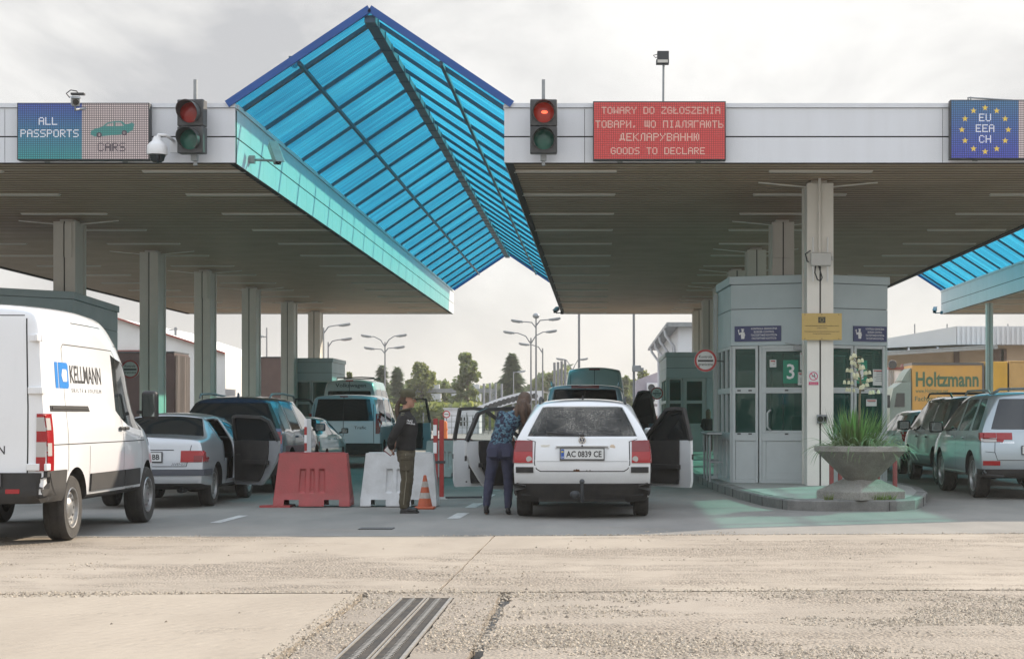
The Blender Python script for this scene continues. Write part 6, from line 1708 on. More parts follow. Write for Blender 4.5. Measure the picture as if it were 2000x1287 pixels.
# ------------------------------------------------------------------ 10 silver off-roader at the right edge
M_CIT = paint('offroader_silver', (.33, .385, .41), .45, .30, .14)
st = box_stations(4.64, .90, .33, 1.06, 1.68, .64, (.12, 1.0, 1.15, 2.0, 2.12, 2.85, 3.55), 1.0, .86)
c = Car('offroad_car', (6.85, 27.9, 0), 0, 'silver blue off road car with a roof spoiler at the photo edge', 'car', st, [(.3, .06), (.45, -.06), (.62, -.09), (.72, -.02), (1.05, .06), (1.55, .34), (1.7, .40)], .07, M_CIT, sm_glass((1, 3, 5, 6)), cm_glass((1, 2, 3, 4)), [(.92, .90), (3.58, .90)], .355)
c.seam([(-.66, -1, 1.0), (-.68, -1, .75), (-.64, -1, .62), (.64, -1, .62), (.68, -1, .75), (.66, -1, 1.0)], B, .01); side_lines(c, [1.25, 2.06, 3.2], .42, 1.04)
c.seam([(-.9, -1, .76), (-.68, -1, .74)], B, .008); c.seam([(.9, -1, .76), (.68, -1, .74)], B, .008)
c.finish()
tails(c, [(.40, .64, .94, 1.045, 0), (.645, .885, .965, 1.045, 0), (.645, .885, .90, .96, 1)], [M_TAIL, M_TAILW])
for sd in (1, -1):
    q = MB(); c.decal(q, [(sd*2, .10, .90), (sd*2, .30, .96), (sd*2, .38, 1.045), (sd*2, .14, 1.045)], (-sd, 0, 0), .012, 5, 4); c.part(q, 'side_lamp', M_TAIL, smooth=40)
    q = MB(); c.decal(q, [(sd*.60, -1, .54), (sd*.86, -1, .54), (sd*.86, -1, .61), (sd*.60, -1, .61)], B, .014, 4, 2); c.part(q, 'reflector', M_TAIL)
    q = MB(); c.decal(q, [(sd*2, 1.35, .36), (sd*2, 3.15, .36), (sd*2, 3.15, .40), (sd*2, 1.35, .40)], (-sd, 0, 0), .016, 10, 2); c.part(q, 'sill_strip', M_CHROME)
skirt(c, .36, .48, .87)
c.plate('', .78, .52, .12, band=False)
q = MB(); c.ptext(q, 'CROSSER', (-.48, -1, .88), (1,0,0), Zu, .04, B, width=.22, mi=0); c.part(q, 'badge', M_CHROME)
q = MB(); q.tube([(-.60, .62, 1.66), (-.52, .46, 1.73), (0, .42, 1.745), (.52, .46, 1.73), (.60, .62, 1.66)], [(.05, .02)]*5, 10); c.part(q, 'roof_spoiler', M_CIT, smooth=60)
for sd in (1, -1):
    q = MB(); q.tube([(sd*.60, .75, 1.66), (sd*.61, .9, 1.72), (sd*.62, 2.4, 1.73), (sd*.62, 2.6, 1.66)], .018, 8); c.part(q, 'roof_rail', M_STEEL, smooth=50)
handles(c, [1.5, 2.3], .96); c.wheels('five', .23, .02, rrim=.70); mirror(c.root, (-1.0, 3.2, 1.12), -1, M_BLACK, (.24, .13, .19), (-.86, 3.25, 1.08))

# ------------------------------------------------------------------ 11 dark minivan and 12 small car ahead of it
M_VOY = paint('minivan_grey', (.06, .085, .09), .5, .28, .12)
st = box_stations(4.8, .96, .30, 1.03, 1.68, .70, (.10, 1.4, 1.55, 2.5, 2.6, 3.1, 4.0), 1.0, .8, rk=.7)
c = Car('minivan', (7.33, 33.3, 0), 0, 'dark grey minivan with roof rails between the planter and the silver off roader', 'car', st, [(.3, .03), (.5, -.07), (.7, -.03), (1.05, .04), (1.65, .28)], .05, M_VOY, sm_glass((1, 3, 5, 6)), cm_glass((1, 2, 3, 4)), [(.95, .95), (3.85, .95)], .34)
side_lines(c, [1.5, 2.55, 3.5], .4, 1.0); c.finish()
tails(c, [(.78, .94, .62, .76, 0), (.78, .94, .76, .86, 1), (.78, .94, .86, 1.10, 0)], [M_TAIL, M_TAILW]); skirt(c, .32, .6, .94)
for sd in (1, -1):
    q = MB(); c.decal(q, [(sd*2, .05, .62), (sd*2, .16, .62), (sd*2, .17, 1.10), (sd*2, .09, 1.10)], (-sd, 0, 0), .012, 3, 4); c.part(q, 'side_lamp', M_TAIL, smooth=40)
    q = MB(); c.decal(q, [(sd*2, 1.3, .54), (sd*2, 3.4, .54), (sd*2, 3.4, .58), (sd*2, 1.3, .58)], (-sd, 0, 0), .016, 10, 2); c.part(q, 'side_moulding', M_CHROME)
    q = MB(); q.tube([(sd*.66, .6, 1.66), (sd*.67, .75, 1.74), (sd*.68, 2.8, 1.75), (sd*.68, 3.0, 1.67)], .018, 8); c.part(q, 'roof_rail', M_BLACK, smooth=50)
for y in (.9, 2.4):
    q = MB(); q.tube([(-.66, y, 1.745), (.66, y, 1.745)], .015, 8); c.part(q, 'roof_bar', M_BLACK, smooth=50)
handles(c, [1.75, 2.8], .9); c.wheels('five', .22, .02); mirror(c.root, (-1.08, 3.45, 1.12), -1, M_BLACK, (.26, .13, .19), (-.92, 3.5, 1.05))
M_SML = paint('small_car_green', (.30, .42, .42), .3, .32, .12)
st = box_stations(4.1, .83, .30, .96, 1.42, .58, (.10, .9, 1.05, 1.8, 1.9, 2.5, 3.2), .9, .74)
c = Car('hatchback', (7.55, 39.8, 0), 0, 'small pale green hatchback half hidden between the planter and the dark minivan', 'car', st, [(.3, .03), (.5, -.07), (.7, -.03), (1.0, .06), (1.4, .36)], .06, M_SML, sm_glass((1, 3, 5, 6)), cm_glass((1, 2, 3, 4)), [(.75, .83), (3.25, .83)], .31)
side_lines(c, [1.15, 1.85, 2.9], .4, .95); c.finish(); tails(c, [(.66, .82, .74, .95, 0)], [M_TAIL]); skirt(c, .32, .5, .8); handles(c, [1.3, 2.1], .88); c.wheels('steel', .18, .02)
mirror(c.root, (-.93, 2.85, 1.0), -1, M_SML, (.18, .1, .13), (-.8, 2.9, .96))
# ================================================================== BACKGROUND
def ground_y(py): return 4620/(py - 811)
M_POLE = mat('pole_grey', (.20, .21, .22), .5, metal=.3)
def street_lamp(px, Y, ptop, arms, label, r=.075):
    x = X(px, Y); h = Z(ptop, Y)
    root = empty('street_lamp', (x, Y, 0), label=label, cat='street lamp', group='street lamps beyond the canopies')
    q = MB(); q.tube([(0, 0, 0), (0, 0, h)], [r, r*.6], 8); q.build('pole', M_POLE, root, smooth=50)
    for hx, hy in arms:
        e = V((X(hx, Y) - x, 0, Z(hy, Y))); s_ = 1 if e.x > 0 else -1
        z0 = min(h, e.z - abs(e.x)*.1)
        q = MB(); q.tube([(0, 0, z0 - abs(e.x)*.35), (e.x*.3, 0, z0 + (e.z - z0)*.35), (e.x*.75, 0, e.z - .02), e], [.045, .04, .035, .03], 6); o = q.build('arm', M_POLE, root, smooth=50)
        q = MB(); q.cbox((e.x + s_*.3, 0, e.z + .03), (.75, .28, .13), rot=Matrix.Rotation(-s_*.15, 3, 'Y')); q.cbox((e.x + s_*.35, 0, e.z - .04), (.5, .22, .06), rot=Matrix.Rotation(-s_*.15, 3, 'Y')); q.build('lamp_head', M_STEEL, o, bevel=.03)
for a in ((632, 112, 640, [(664, 635)], 'single arm street lamp just right of the last grey column, the higher of its pair'),
          (641, 118, 668, [(668, 663)], 'single arm street lamp just right of the last grey column, the lower of its pair'),
          (752, 125, 668, [(724, 657), (776, 656), (730, 681), (772, 679)], 'street lamp with four curved arms above the minibus'),
          (1047, 112, 620, [(1019, 628), (1074, 624)], 'tall straight street lamp with two arms and a top bulb near the goods canopy corner'),
          (1037, 118, 660, [(1003, 650), (1068, 648)], 'street lamp with two rising arms just before the tall straight lamp'),
          (1060, 126, 680, [(1032, 673)], 'short street lamp with one arm pointing to the trees'),
          (1118, 150, 720, [(1102, 702), (1133, 702)], 'distant street lamp with two arms showing over the tall panel van'),
          (521, 120, 640, [(514, 657)], 'street lamp seen between the grey columns, arm low'),
          (1003, 160, 726, [(1012, 726)], 'thin little lamp in front of the dark spruce')): street_lamp(*a)
q = MB(); q.ball((0, 0, 0), .22, sc=(1, 1, .8)); tag(q.build('lamp_globe', M_STEEL, loc=(X(1047, 112), 112, Z(617, 112)), smooth=60), 'round globe on top of the tall straight street lamp', 'lamp')
for px, Y, pt, lb in ((1131, 105, 560, 'bare thin mast rising from behind the tall panel van'), (1238, 100, 560, 'bare thin mast beside the open van door and the office'),
                      (945, 150, 749, 'first of four short posts on the arched roof'), (957, 150, 748, 'second of four short posts on the arched roof'), (968, 150, 748, 'third of four short posts on the arched roof'), (980, 150, 749, 'fourth of four short posts on the arched roof'),
                      (1083, 140, 708, 'short mast showing left of the tall panel van roof, the outermost of four'), (1090, 140, 707, 'short mast at the panel van roof, second of four'), (1097, 140, 705, 'short mast at the panel van roof, third of four'), (1104, 140, 702, 'short mast at the panel van roof, fourth of four')):
    q = MB(); q.tube([(0, 0, 0), (0, 0, Z(pt, Y))], .07 if Y < 130 else .1, 8); tag(q.build('mast', M_POLE, loc=(X(px, Y), Y, 0), smooth=50), lb, 'mast', 'thin masts beyond the lanes')
q = MB(); q.cbox((0, 0, 0), (.5, .3, .35)); q.cbox((.25, 0, -.05), (.3, .2, .2)); tag(q.build('mast_box', M_STEEL, loc=(X(1243, 100), 99.8, Z(720, 100)), bevel=.03), 'small grey box clamped to the mast beside the office', 'box')

# gantry, arched roof, guard hut, fence
Y = 185
root = empty('gantry', (X(890, Y), Y, 0), label='long grey gantry with hanging boxes in front of the trees', cat='gantry')
q = MB(); q.bar((X(812, Y) - X(890, Y), 0, Z(763, Y)), (X(966, Y) - X(890, Y), 0, Z(763, Y)), .4, .4); q.build('beam', M_STEEL, root)
for px in (815, 963):
    q = MB(); q.bar((X(px, Y) - X(890, Y), 0, 0), (X(px, Y) - X(890, Y), 0, Z(763, Y)), .3, .3); q.build('leg', M_STEEL, root)
for px in (852, 892, 930):
    q = MB(); x = X(px, Y) - X(890, Y); q.box(x - .5, x + .5, -.4, .4, 2.75, 3.55); q.box(x - .35, x + .35, -.2, .2, 4.05, 4.5); q.build('gantry_box', M_WHITE, root)
Y = 145
root = empty('arched_roof', (X(925, Y), Y, 0), label='white arched roof with a round holed truss beyond the open doors', cat='roof')
W_ = X(1062, Y) - X(925, Y); pts = [(W_*t, Z(797 - 34*sin(min(1, t*1.05)*pi/2), Y)) for t in [k/16 for k in range(17)]]
q = MB()
for (a, za), (b, zb_) in zip(pts, pts[1:]): q.quad((a, 0, za), (b, 0, zb_), (b, 14, zb_), (a, 14, za))
for (a, za), (b, zb_) in zip(pts, pts[1:]): q.add([(a, -.1, za), (b, -.1, zb_), (b, -.1, zb_ - .75), (a, -.1, za - .75)], [(0, 1, 2, 3)])
q.build('shell', M_WHITE, root, smooth=30)
q = MB()
for k in range(3, 15): q.lathe([(.001, 0), (.24, 0)], 12, (pts[k][0], -.12, pts[k][1] - .42), axis='Y')
q.build('truss_hole', M_DARKSTEEL, root)
q = MB()
for k in (2, 9, 15): q.box(pts[k][0] - .1, pts[k][0] + .1, 0, .2, 0, pts[k][1] - .7)
q.build('post', M_STEEL, root)
Y = 130
root = empty('guard_hut', (X(868, Y), Y, 0), label='small white guard hut with dark windows far down the lane', cat='hut')
W_ = X(936, Y) - X(868, Y); q = MB(); q.box(0, W_, 0, 3, 0, 1.78); q.box(-.1, W_ + .1, -.1, 3.1, 1.78, 1.86); q.build('wall', M_WHITE, root)
for a, b in ((.34, .52), (.55, .68), (.80, .88)):
    q = MB(); q.box(W_*a, W_*b, -.02, 0, .55, 1.2); f = q.build('window', M_DARKGLASS, root); q = MB(); q.box(W_*(a+b)/2 - .03, W_*(a+b)/2 + .03, -.04, -.02, .55, 1.2); q.box(W_*a, W_*b, -.04, -.02, .86, .91); q.build('window_bar', M_WHITE, f)
Y = 104
root = empty('round_sign', (X(872, Y), Y, 0), label='distant round red rimmed sign on a post before the guard hut', cat='sign')
q = MB(); zc = Z(809, Y); q.lathe([(.001, 0), (.22, 0), (.22, .02)], 24, (0, 0, zc), mi=1, axis='Y'); ring(q, (0, -.01, zc), .16, .22, 0, 24); q.box(-.13, .13, -.012, -.01, zc - .02, zc + .02, 2); q.build('face', [M_RED, M_SWH, M_INK], root)
q = MB(); q.tube([(0, .04, 0), (0, .04, zc + .1)], .03, 6); q.build('post', M_POLE, root)
Y = 98; q = MB(); q.lathe([(.001, 0), (.14, 0), (.13, .9), (.09, 1.0), (.001, 1.02)], 14); q.lathe([(.16, .5), (.16, .6)], 14); tag(q.build('marker_drum', mat('drum_orange', (.6, .14, .02), .5), loc=(X(869, Y), Y, 0), smooth=40), 'bright orange marker post by the far guard hut', 'marker')
Y = 120; root = empty('mesh_fence', (0, Y, 0), label='grey mesh fence across the far end of the lanes', cat='fence')
q = MB()
for k in range(60): 
    x = -17.6 + k*.35; q.bar((x, 0, 0), (x, 0, 1.35), .025, .025)
for z in (.1, .5, .9, 1.3): q.bar((-17.6, 0, z), (3.2, 0, z), .03, .03)
q.build('mesh', mat('fence_green', (.08, .10, .08), .6), root)
for k in range(8):
    q = MB(); q.bar((-17.6 + k*2.9, .05, 0), (-17.6 + k*2.9, .05, 1.5), .08, .08); q.build('post', M_STEEL, root)
# trees
def tree_mesh(kind, h, w_, n, seed, leaf):
    rd = random.Random(seed); q = MB()
    cl = []
    if kind == 'spruce':
        for k in range(n):
            t = rd.random()**.75; z = h*(.06 + .94*t); rr = w_*.5*(1 - t)**.9*(.75 + .25*sin(z*5.2 + seed)) + .12
            a = rd.uniform(0, 6.283); q_ = rd.random()**.45*rr
            cl.append((q_*cos(a), q_*sin(a), z - q_*.32 + rd.uniform(-.1, .1), a))
    else:
        bl = []
        for k in range(30):
            t = rd.random()**.8; z = h*(.14 + .80*t); rr = w_*.5*(1.02 - abs(t - .30)*1.25)*rd.uniform(.7, 1.12); a = rd.uniform(0, 6.283)
            bl.append((rr*.8*cos(a), rr*.8*sin(a), z, w_*rd.uniform(.08, .19)))
        bl.append((0, 0, h*.93, w_*.09)); bl.append((0, 0, h*.5, w_*.25)); bl.append((0, 0, h*.7, w_*.18))
        for k in range(n):
            b = bl[rd.randrange(len(bl))]
            d = V((rd.gauss(0, 1), rd.gauss(0, 1), rd.gauss(0, 1))).normalized()*b[3]*rd.uniform(.45, 1.25)
            cl.append((b[0] + d.x, b[1] + d.y, b[2] + d.z*.9, rd.uniform(0, 6.283)))
    for x, y, z, a in cl:
        s = leaf*rd.uniform(.6, 1.3)
        if kind == 'spruce': u = V((cos(a), sin(a), -.35))*s*1.5; v = V((-sin(a), cos(a), rd.uniform(-.5, .5)))*s*.6
        else: u = V((rd.gauss(0, 1), rd.gauss(0, 1), rd.gauss(0, .8))).normalized()*s; v = u.cross(V((rd.gauss(0, 1), rd.gauss(0, 1), rd.gauss(0, 1)))).normalized()*s*.8
        c = V((x, y, z)); q.add([c - u, c - v*.8, c + u, c + v*.8], [(0, 1, 2, 3)], rd.choice((0, 0, 1)))
    tr = MB(); tr.tube([(0, 0, 0), (.05, 0, h*.5), (0, 0, h*.96)], [w_*.045, w_*.03, .02], 8)
    if kind != 'spruce':
        for b in bl[:10]: tr.tube([(0, 0, b[2]*.5), (b[0]*.5, b[1]*.5, b[2]*.8), (b[0], b[1], b[2])], [w_*.02, w_*.014, .02], 5)
    return q, tr
M_LF = [leafmat('leaf_mid', (.115, .14, .04), (.075, .10, .028)), leafmat('leaf_light', (.175, .19, .05), (.12, .14, .04)), leafmat('leaf_dark', (.07, .10, .05), (.045, .07, .035)), leafmat('leaf_dark_b', (.095, .13, .05), (.07, .10, .04))]
M_BARK = mat('bark', (.09, .07, .05), .9, var=.4, scale=6)
def tree(px, Y, ptop, wpx, kind, label, mats, n=1500, seed=1, leaf=.34):
    h = Z(ptop, Y); w_ = wpx*Y/F
    root = empty(kind + '_tree', (X(px, Y), Y, 0), label=label, cat='tree', group='trees beyond the border crossing')
    c, t = tree_mesh(kind, h, w_, n, seed, leaf); c.build('crown', mats, root); t.build('trunk', M_BARK, root, smooth=60)
LD = [M_LF[2], M_LF[3]]; LM = [M_LF[0], M_LF[1]]
tree(746, 175, 716, 62, 'spruce', 'small dark spruce behind the four armed street lamp', LD, 1100, 3)
tree(776, 178, 720, 56, 'spruce', 'small dark spruce just above the officer cap', LD, 1100, 4)
tree(822, 185, 708, 84, 'broadleaf', 'bushy broadleaf tree behind the officer cap', LM, 4200, 5, .24)
tree(912, 180, 690, 66, 'broadleaf', 'tallest broadleaf tree with a narrow top over the gantry', [M_LF[0], M_LF[3]], 4200, 31, .24)
tree(1000, 178, 693, 128, 'spruce', 'wide dark spruce behind the arched roof', LD, 3000, 6, .34)
tree(682, 160, 722, 22, 'broadleaf', 'small light green tree above the minibus roof corner', LM, 900, 8, .22)
tree(868, 190, 742, 30, 'broadleaf', 'thin small tree between the two bushy broadleaf trees', [M_LF[0], M_LF[3]], 900, 9, .24)
tree(1076, 230, 728, 60, 'broadleaf', 'rounded tree at the wood edge left of the tall panel van', [M_LF[0], M_LF[3]], 2400, 12, .32)
tree(1256, 220, 722, 50, 'broadleaf', 'light green tree between the mast and the office', LM, 2000, 13, .32)
tree(1222, 230, 735, 36, 'broadleaf', 'green tree at the corner of the tall panel van roof', [M_LF[0], M_LF[3]], 1500, 14, .32)
def wood(name, x0, x1, Y, top, n, seed, mats, label, leaf=.6, dep=8):
    rd = random.Random(seed); q = MB()
    for k in range(n):
        x = rd.uniform(x0, x1); hh = top(x)*(.86 + .22*noise.noise(V((x*.35, seed, 0)))) ; z = hh*rd.random()**.7; y = rd.uniform(0, dep)
        s = leaf*rd.uniform(.6, 1.3); u = V((rd.gauss(0, 1), rd.gauss(0, 1), rd.gauss(0, 1))).normalized()*s; v = u.cross(V((rd.gauss(0, 1), rd.gauss(0, 1), 1))).normalized()*s*.8
        c = V((x, Y + y, z)); q.add([c - u, c - v, c + u, c + v], [(0, 1, 2, 3)], rd.choice((0, 0, 1)))
    tag(q.build(name, mats), label, kind='stuff')
wood('forest', X(560, 240), X(1110, 240), 240, lambda x: 6.2 + 2.4*max(0, (x + 12)/8), 7000, 21, [M_LF[3], M_LF[0]], 'dark green wood behind the gantry and guard hut', .65)
wood('undergrowth', X(640, 165), X(960, 165), 165, lambda x: 2.7, 3200, 22, [M_LF[0], M_LF[1]], 'lighter green bushes under the gantry', .4)
wood('forest', X(1180, 250), X(1300, 250), 250, lambda x: 7.2, 1800, 23, [M_LF[0], M_LF[1]], 'green wood beyond the masts by the office', .65)
wood('forest', -120, X(560, 300), 300, lambda x: 7.5, 5000, 24, [M_LF[3], M_LF[2]], 'far dark wood behind the left hand buildings', .9)
wood('forest', X(1700, 300), 160, 300, lambda x: 7.5, 5000, 25, [M_LF[3], M_LF[2]], 'far dark wood behind the warehouse', .9)

# buildings
M_HALL = mat('hall_white', (.72, .72, .70), .6, var=.1, scale=.3); M_ROOFR = mat('roof_red', (.28, .07, .05), .6); M_BRICK = mat('brick_red', (.27, .10, .08), .8, var=.25, scale=2)
Y = 100; root = empty('storage_hall', (X(230, Y), Y, 0), label='long white hall with a red roof edge behind the left columns', cat='building')
pl = [(X(a, Y) - X(230, Y), z) for a, z in ((-260, 0), (440, 0))] + [(X(440, Y) - X(230, Y), Z(690, Y)), (X(230, Y) - X(230, Y), Z(622, Y)), (X(-260, Y) - X(230, Y), Z(560, Y))]
q = MB(); q.prism(pl, lambda u, v, d: (u, d, v), 0, 18); q.build('wall', M_HALL, root)
q = MB()
for a, b in ((2, 3), (3, 4)): q.bar((pl[a][0], -.15, pl[a][1]), (pl[b][0], -.15, pl[b][1]),   .3, .09)
q.build('roof', M_ROOFR, root)
q = MB(); q.tube([(X(318, Y) - X(230, Y), 3, Z(655, Y)), (X(318, Y) - X(230, Y), 3, Z(634, Y))], .08, 6); q.bar((X(305, Y) - X(230, Y), 3, Z(640, Y)), (X(322, Y) - X(230, Y), 3, Z(638, Y)), .06, .06); q.build('antenna', M_POLE, root)
q = MB(); q.box(X(232, Y) - X(230, Y), X(275, Y) - X(230, Y), -.3, 0, Z(691, Y), Z(684, Y)); q.build('wooden_band', M_BRICK, root)
Y = 112; root = empty('brick_building', (X(418, Y), Y, 0), label='low red brick wall seen between the grey columns', cat='building')
q = MB(); q.box(0, X(640, Y) - X(418, Y), 0, 6, 0, Z(722, Y)); q.box(-.1, X(640, Y) - X(418, Y), -.1, 6.1, Z(722, Y), Z(719, Y)); q.build('wall', M_BRICK, root)
q = MB(); q.tube([(X(567, Y) - X(418, Y), 2, 2.5), (X(567, Y) - X(418, Y), 2, Z(700, Y))], .08, 6); q.build('flue', M_STEEL, root)
M_CURT = mat('curtain_brown', (.055, .03, .026), .7, var=.3, scale=1.5); M_CURTP = mat('curtain_pleated', (.08, .062, .053), .7, var=.4, scale=3, stretch=(1, 1, .12))
def lorry_box(name, x0, x1, Y, dep, z0, z1, label, mf, ms, pleats=True, group=None, txt=None):
    root = empty(name, (x0, Y, 0), label=label, cat='lorry', group=group)
    W_ = x1 - x0
    q = MB(); q.box(0, W_, 0, dep, z0, z1); q.build('box', mf, root, bevel=.04)
    q = MB()
    n = 34
    vs = []; fs = []
    for k in range(n + 1):
        y = .05 + (dep - .1)*k/n; o = W_ + .03 + .035*sin(k*1.9) + .02*sin(k*.7)
        vs += [(o, y, z0), (o + .02*sin(k*2.3), y, z1 - .1)]
    for k in range(n): fs.append((2*k, 2*k+2, 2*k+3, 2*k+1))
    if pleats: q.add(vs, fs); q.build('curtain', ms, root, smooth=60)
    q = MB(); q.box(.0, W_, -.02, dep, z1, z1 + .06); q.box(.1, W_ - .1, .3, dep - .3, z0 - .35, z0); q.build('chassis', M_DARKSTEEL, root)
    for yy in (1.0, 2.2, dep - 2.0):
        for xx in (.15, W_ - .15):
            q = MB(); q.lathe([(.001, -.14), (.45, -.14), (.5, -.1), (.5, .1), (.45, .14), (.001, .14)], 20, (xx, yy, .5), axis='X'); q.build('wheel', M_TYRE, root, smooth=40)
    return root
lorry_box('curtain_lorry', X(225, 76), X(341, 76), 76, 2.7, .9, 3.97, 'dark brown curtain sided lorry trailer seen between the second and third columns', M_CURT, M_CURTP)
lorry_box('curtain_lorry', X(496, 96), X(560, 96), 96, 9, .9, 4.4, 'brown lorry box farther off, beside the red brick wall', mat('box_brown', (.10, .06, .05), .7, var=.3, scale=2), M_CURTP, False)
# office with drainpipes
Y = 90; x0 = 3.96; root = empty('office_building', (x0, Y, 0), label='white office building with drainpipes along its side', cat='building')
M_OFF = mat('office_white', (.66, .68, .70), .6, var=.08, scale=.4); zt = 5.75
q = MB(); q.box(0, 8.6, 0, 32, 0, zt); q.build('wall', M_OFF, root)
q = MB(); q.box(-.6, 8.9, -.4, 32.4, zt, zt + .22); q.box(-.66, -.56, -.4, 32.4, zt - .02, zt + .12); q.build('roof', M_STEEL, root)
for k in range(4):
    y = 2.5 + k*8.2; q = MB(); q.tube([(-.6, y, zt), (-.55, y, zt - .3), (-.12, y, zt - .9), (-.1, y, zt - 1.3), (-.1, y, 0)], .08, 8); q.build('drainpipe', M_WHITE, root, smooth=50)
for k in range(3):
    for z in (1.0, 3.6):
        q = MB(); q.box(-.03, .0, 5 + k*8.2, 7.2 + k*8.2, z, z + 1.4); q.build('window', M_DARKGLASS, root)
Y = 124; root = empty('annexe_building', (X(1243, Y), Y, 0), label='low greyish lilac building carrying three air conditioners', cat='building')
q = MB(); q.box(0, 1.65, 0, 10, 0, Z(742, Y)); q.add([(0, 0, Z(742, Y)), (1.65, 0, Z(742, Y)), (1.65, 0, Z(725, Y))], [(0, 1, 2)]); q.box(0, 1.65, -.03, 0, .0, 1.5, 1); q.build('wall', [mat('annexe_wall', (.40, .37, .42), .6, var=.1, scale=1), M_BRICK], root)
for py, lb in ((757, 'topmost air conditioner on the lilac annexe'), (780, 'middle air conditioner on the lilac annexe'), (803, 'lowest air conditioner on the lilac annexe')):
    r2 = empty('air_conditioner', (X(1275, Y), Y - .35, Z(py, Y)), label=lb, cat='air conditioner', group='air conditioners on the annexe')
    q = MB(); q.box(-.42, .42, -.0, .32, -.32, .32); q.build('case', M_WHITE, r2, bevel=.03)
    q = MB(); q.lathe([(.001, 0), (.24, 0), (.24, .01)], 20, (-.1, -.012, 0), axis='Y'); q.build('fan', M_DARKSTEEL, r2)
# warehouse on the right
Y = 112; xw = X(1868, Y); root = empty('warehouse', (xw, Y, 0), label='beige warehouse with a ribbed pale upper wall and awnings behind the orange lorry', cat='building')
M_BEIGE = mat('beige_wall', (.46, .34, .23), .75, var=.12, scale=.8); xl = X(1650, Y) - xw
zA = Z(637, Y); zB = Z(673, Y)
q = MB(); q.prism([(xl, 0), (16, 0), (16, zB), (0, zB), (xl, Z(690, Y))], lambda u, v, d: (u, d, v), 1.2, 26); q.build('wall', M_BEIGE, root)
q = MB(); q.prism([(xl, Z(683, Y)), (0, zB - .0), (0, zA), (xl, Z(683, Y) + .25)], lambda u, v, d: (u, d, v), 0, 26)
q.build('gable', mat('gable_grey', (.52, .52, .51), .6, var=.1, scale=.5), root)
q = MB(); q.box(0, 16, .1, 26, zB, zA)
for k in range(52): q.box(.05 + k*.31, .2 + k*.31, .0, .1, zB, zA)
q.build('ribbed_wall', mat('ribbed_white', (.58, .59, .60), .5), root)
q = MB(); q.bar((xl, -2.4, Z(697, Y)), (2.0, -2.4, Z(680, Y)), .1, .25); 
for k in range(6):
    t = k/5; x = xl + (2 - xl)*t; q.bar((x, -2.4, Z(697, Y) + (Z(680, Y) - Z(697, Y))*t), (x + .6, 1.2, Z(690, Y) + .4), .12, .2)
q.build('awning_frame', M_STEEL, root)
q = MB(); q.quad((xl, -2.5, Z(695, Y)), (2.0, -2.5, Z(678, Y)), (2.6, 1.2, Z(676, Y)), (xl, 1.2, Z(684, Y))); q.build('awning', mat('awning_sheet', (.45, .55, .58), .4), root)
for px, w2 in ((1870, .35), (1934, 1.1), (1963, .35)):
    q = MB(); x = X(px, Y) - xw; q.box(x, x + w2, 1.1, 1.2, Z(706, Y) if w2 > .5 else 0, Z(680, Y)); q.build('window' if w2 > .5 else 'downpipe', mat('pipe_brown', (.12, .07, .05), .6), root)
q = MB()
for px in (1742, 1803, 1868, 1990): q.tube([(X(px, Y) - xw, 3, zB), (X(px, Y) - xw, 3, Z(628 if px > 1800 else 655, Y))], .04, 6)
q.build('roof_rod', M_POLE, root)
# orange lorry crossing, with green cab
M_OR = mat('lorry_orange', (.58, .30, .05), .5, var=.15, scale=1.2, c2=(.5, .27, .07)); Y = 91
root = empty('box_lorry', (X(1735, Y), Y, 0), label='orange lorry with dark green lettering and a grey green cab', cat='lorry')
xo = X(1735, Y)
def U(px): return X(px, Y) - xo
q = MB(); q.box(U(1782), U(1920), 0, 2.5, 1.05, Z(713, Y), 0); q.box(U(1781), U(1921), -.03, 2.53, Z(713, Y), Z(709, Y) + .02, 1); q.box(U(1918), U(1922), -.02, 2.52, 1.05, Z(713, Y), 1)
o = U(1850); q.text('Holtzmann', (o, -.005, Z(754, Y)), (1,0,0), Zu, 1.02, width=U(1910) - U(1787), mi=2, bold=.03); q.text('www.Holtzmann.net', (U(1820), -.005, Z(767, Y)), (1,0,0), Zu, .30, width=U(1852) - U(1788), mi=2, bold=.01); q.text('Fachgroßhandel', (U(1787), -.005, Z(783, Y)), (1,0,0), Zu, .34, width=2.2, mi=2, align='L', bold=.01)
q.build('box', [M_OR, mat('lorry_edge', (.10, .09, .08), .5), mat('letter_green', (.055, .12, .06), .5)], root)
M_CAB = mat('cab_green', (.22, .27, .23), .45, var=.15, scale=2)
q = MB(); q.prism([(U(1738), .7), (U(1780), .7), (U(1780), 3.05), (U(1762), 3.0), (U(1745), 2.7), (U(1738), 1.9)], lambda u, v, d: (u, d, v), 0.02, 2.45); q.prism([(U(1762), 3.05), (U(1781), 3.05), (U(1781), 3.75), (U(1772), 3.5)], lambda u, v, d: (u, d, v), .2, 2.3); q.build('cab', M_CAB, root, bevel=.06)
q = MB(); q.prism([(U(1747), 1.75), (U(1767), 1.75), (U(1767), 2.45), (U(1751), 2.45)], lambda u, v, d: (u, d, v), -.005, .01); q.build('cab_window', M_DARKGLASS, root)
q = MB(); q.box(U(1737) - .15, U(1737) + .0, -.28, -.05, 1.7, 2.35); q.build('wing_mirror', M_BLACK, root, bevel=.03)
q = MB(); q.box(U(1740), U(1920), .2, 2.3, .55, 1.05); q.build('chassis', M_DARKSTEEL, root)
for px in (1752, 1888, 1905):
    for yy in (.12, 2.3):
        q = MB(); q.lathe([(.001, -.14), (.45, -.14), (.5, -.1), (.5, .1), (.45, .14), (.001, .14)], 20, (U(px), yy, .5), axis='Y'); q.build('wheel', M_TYRE, root, smooth=40)
q = MB(); q.box(0, U(1968) - U(1926), 0, 2.5, 1.05, Z(706, Y)); q.box(-.02, U(1968) - U(1926), -.02, 2.5, .6, 1.0)
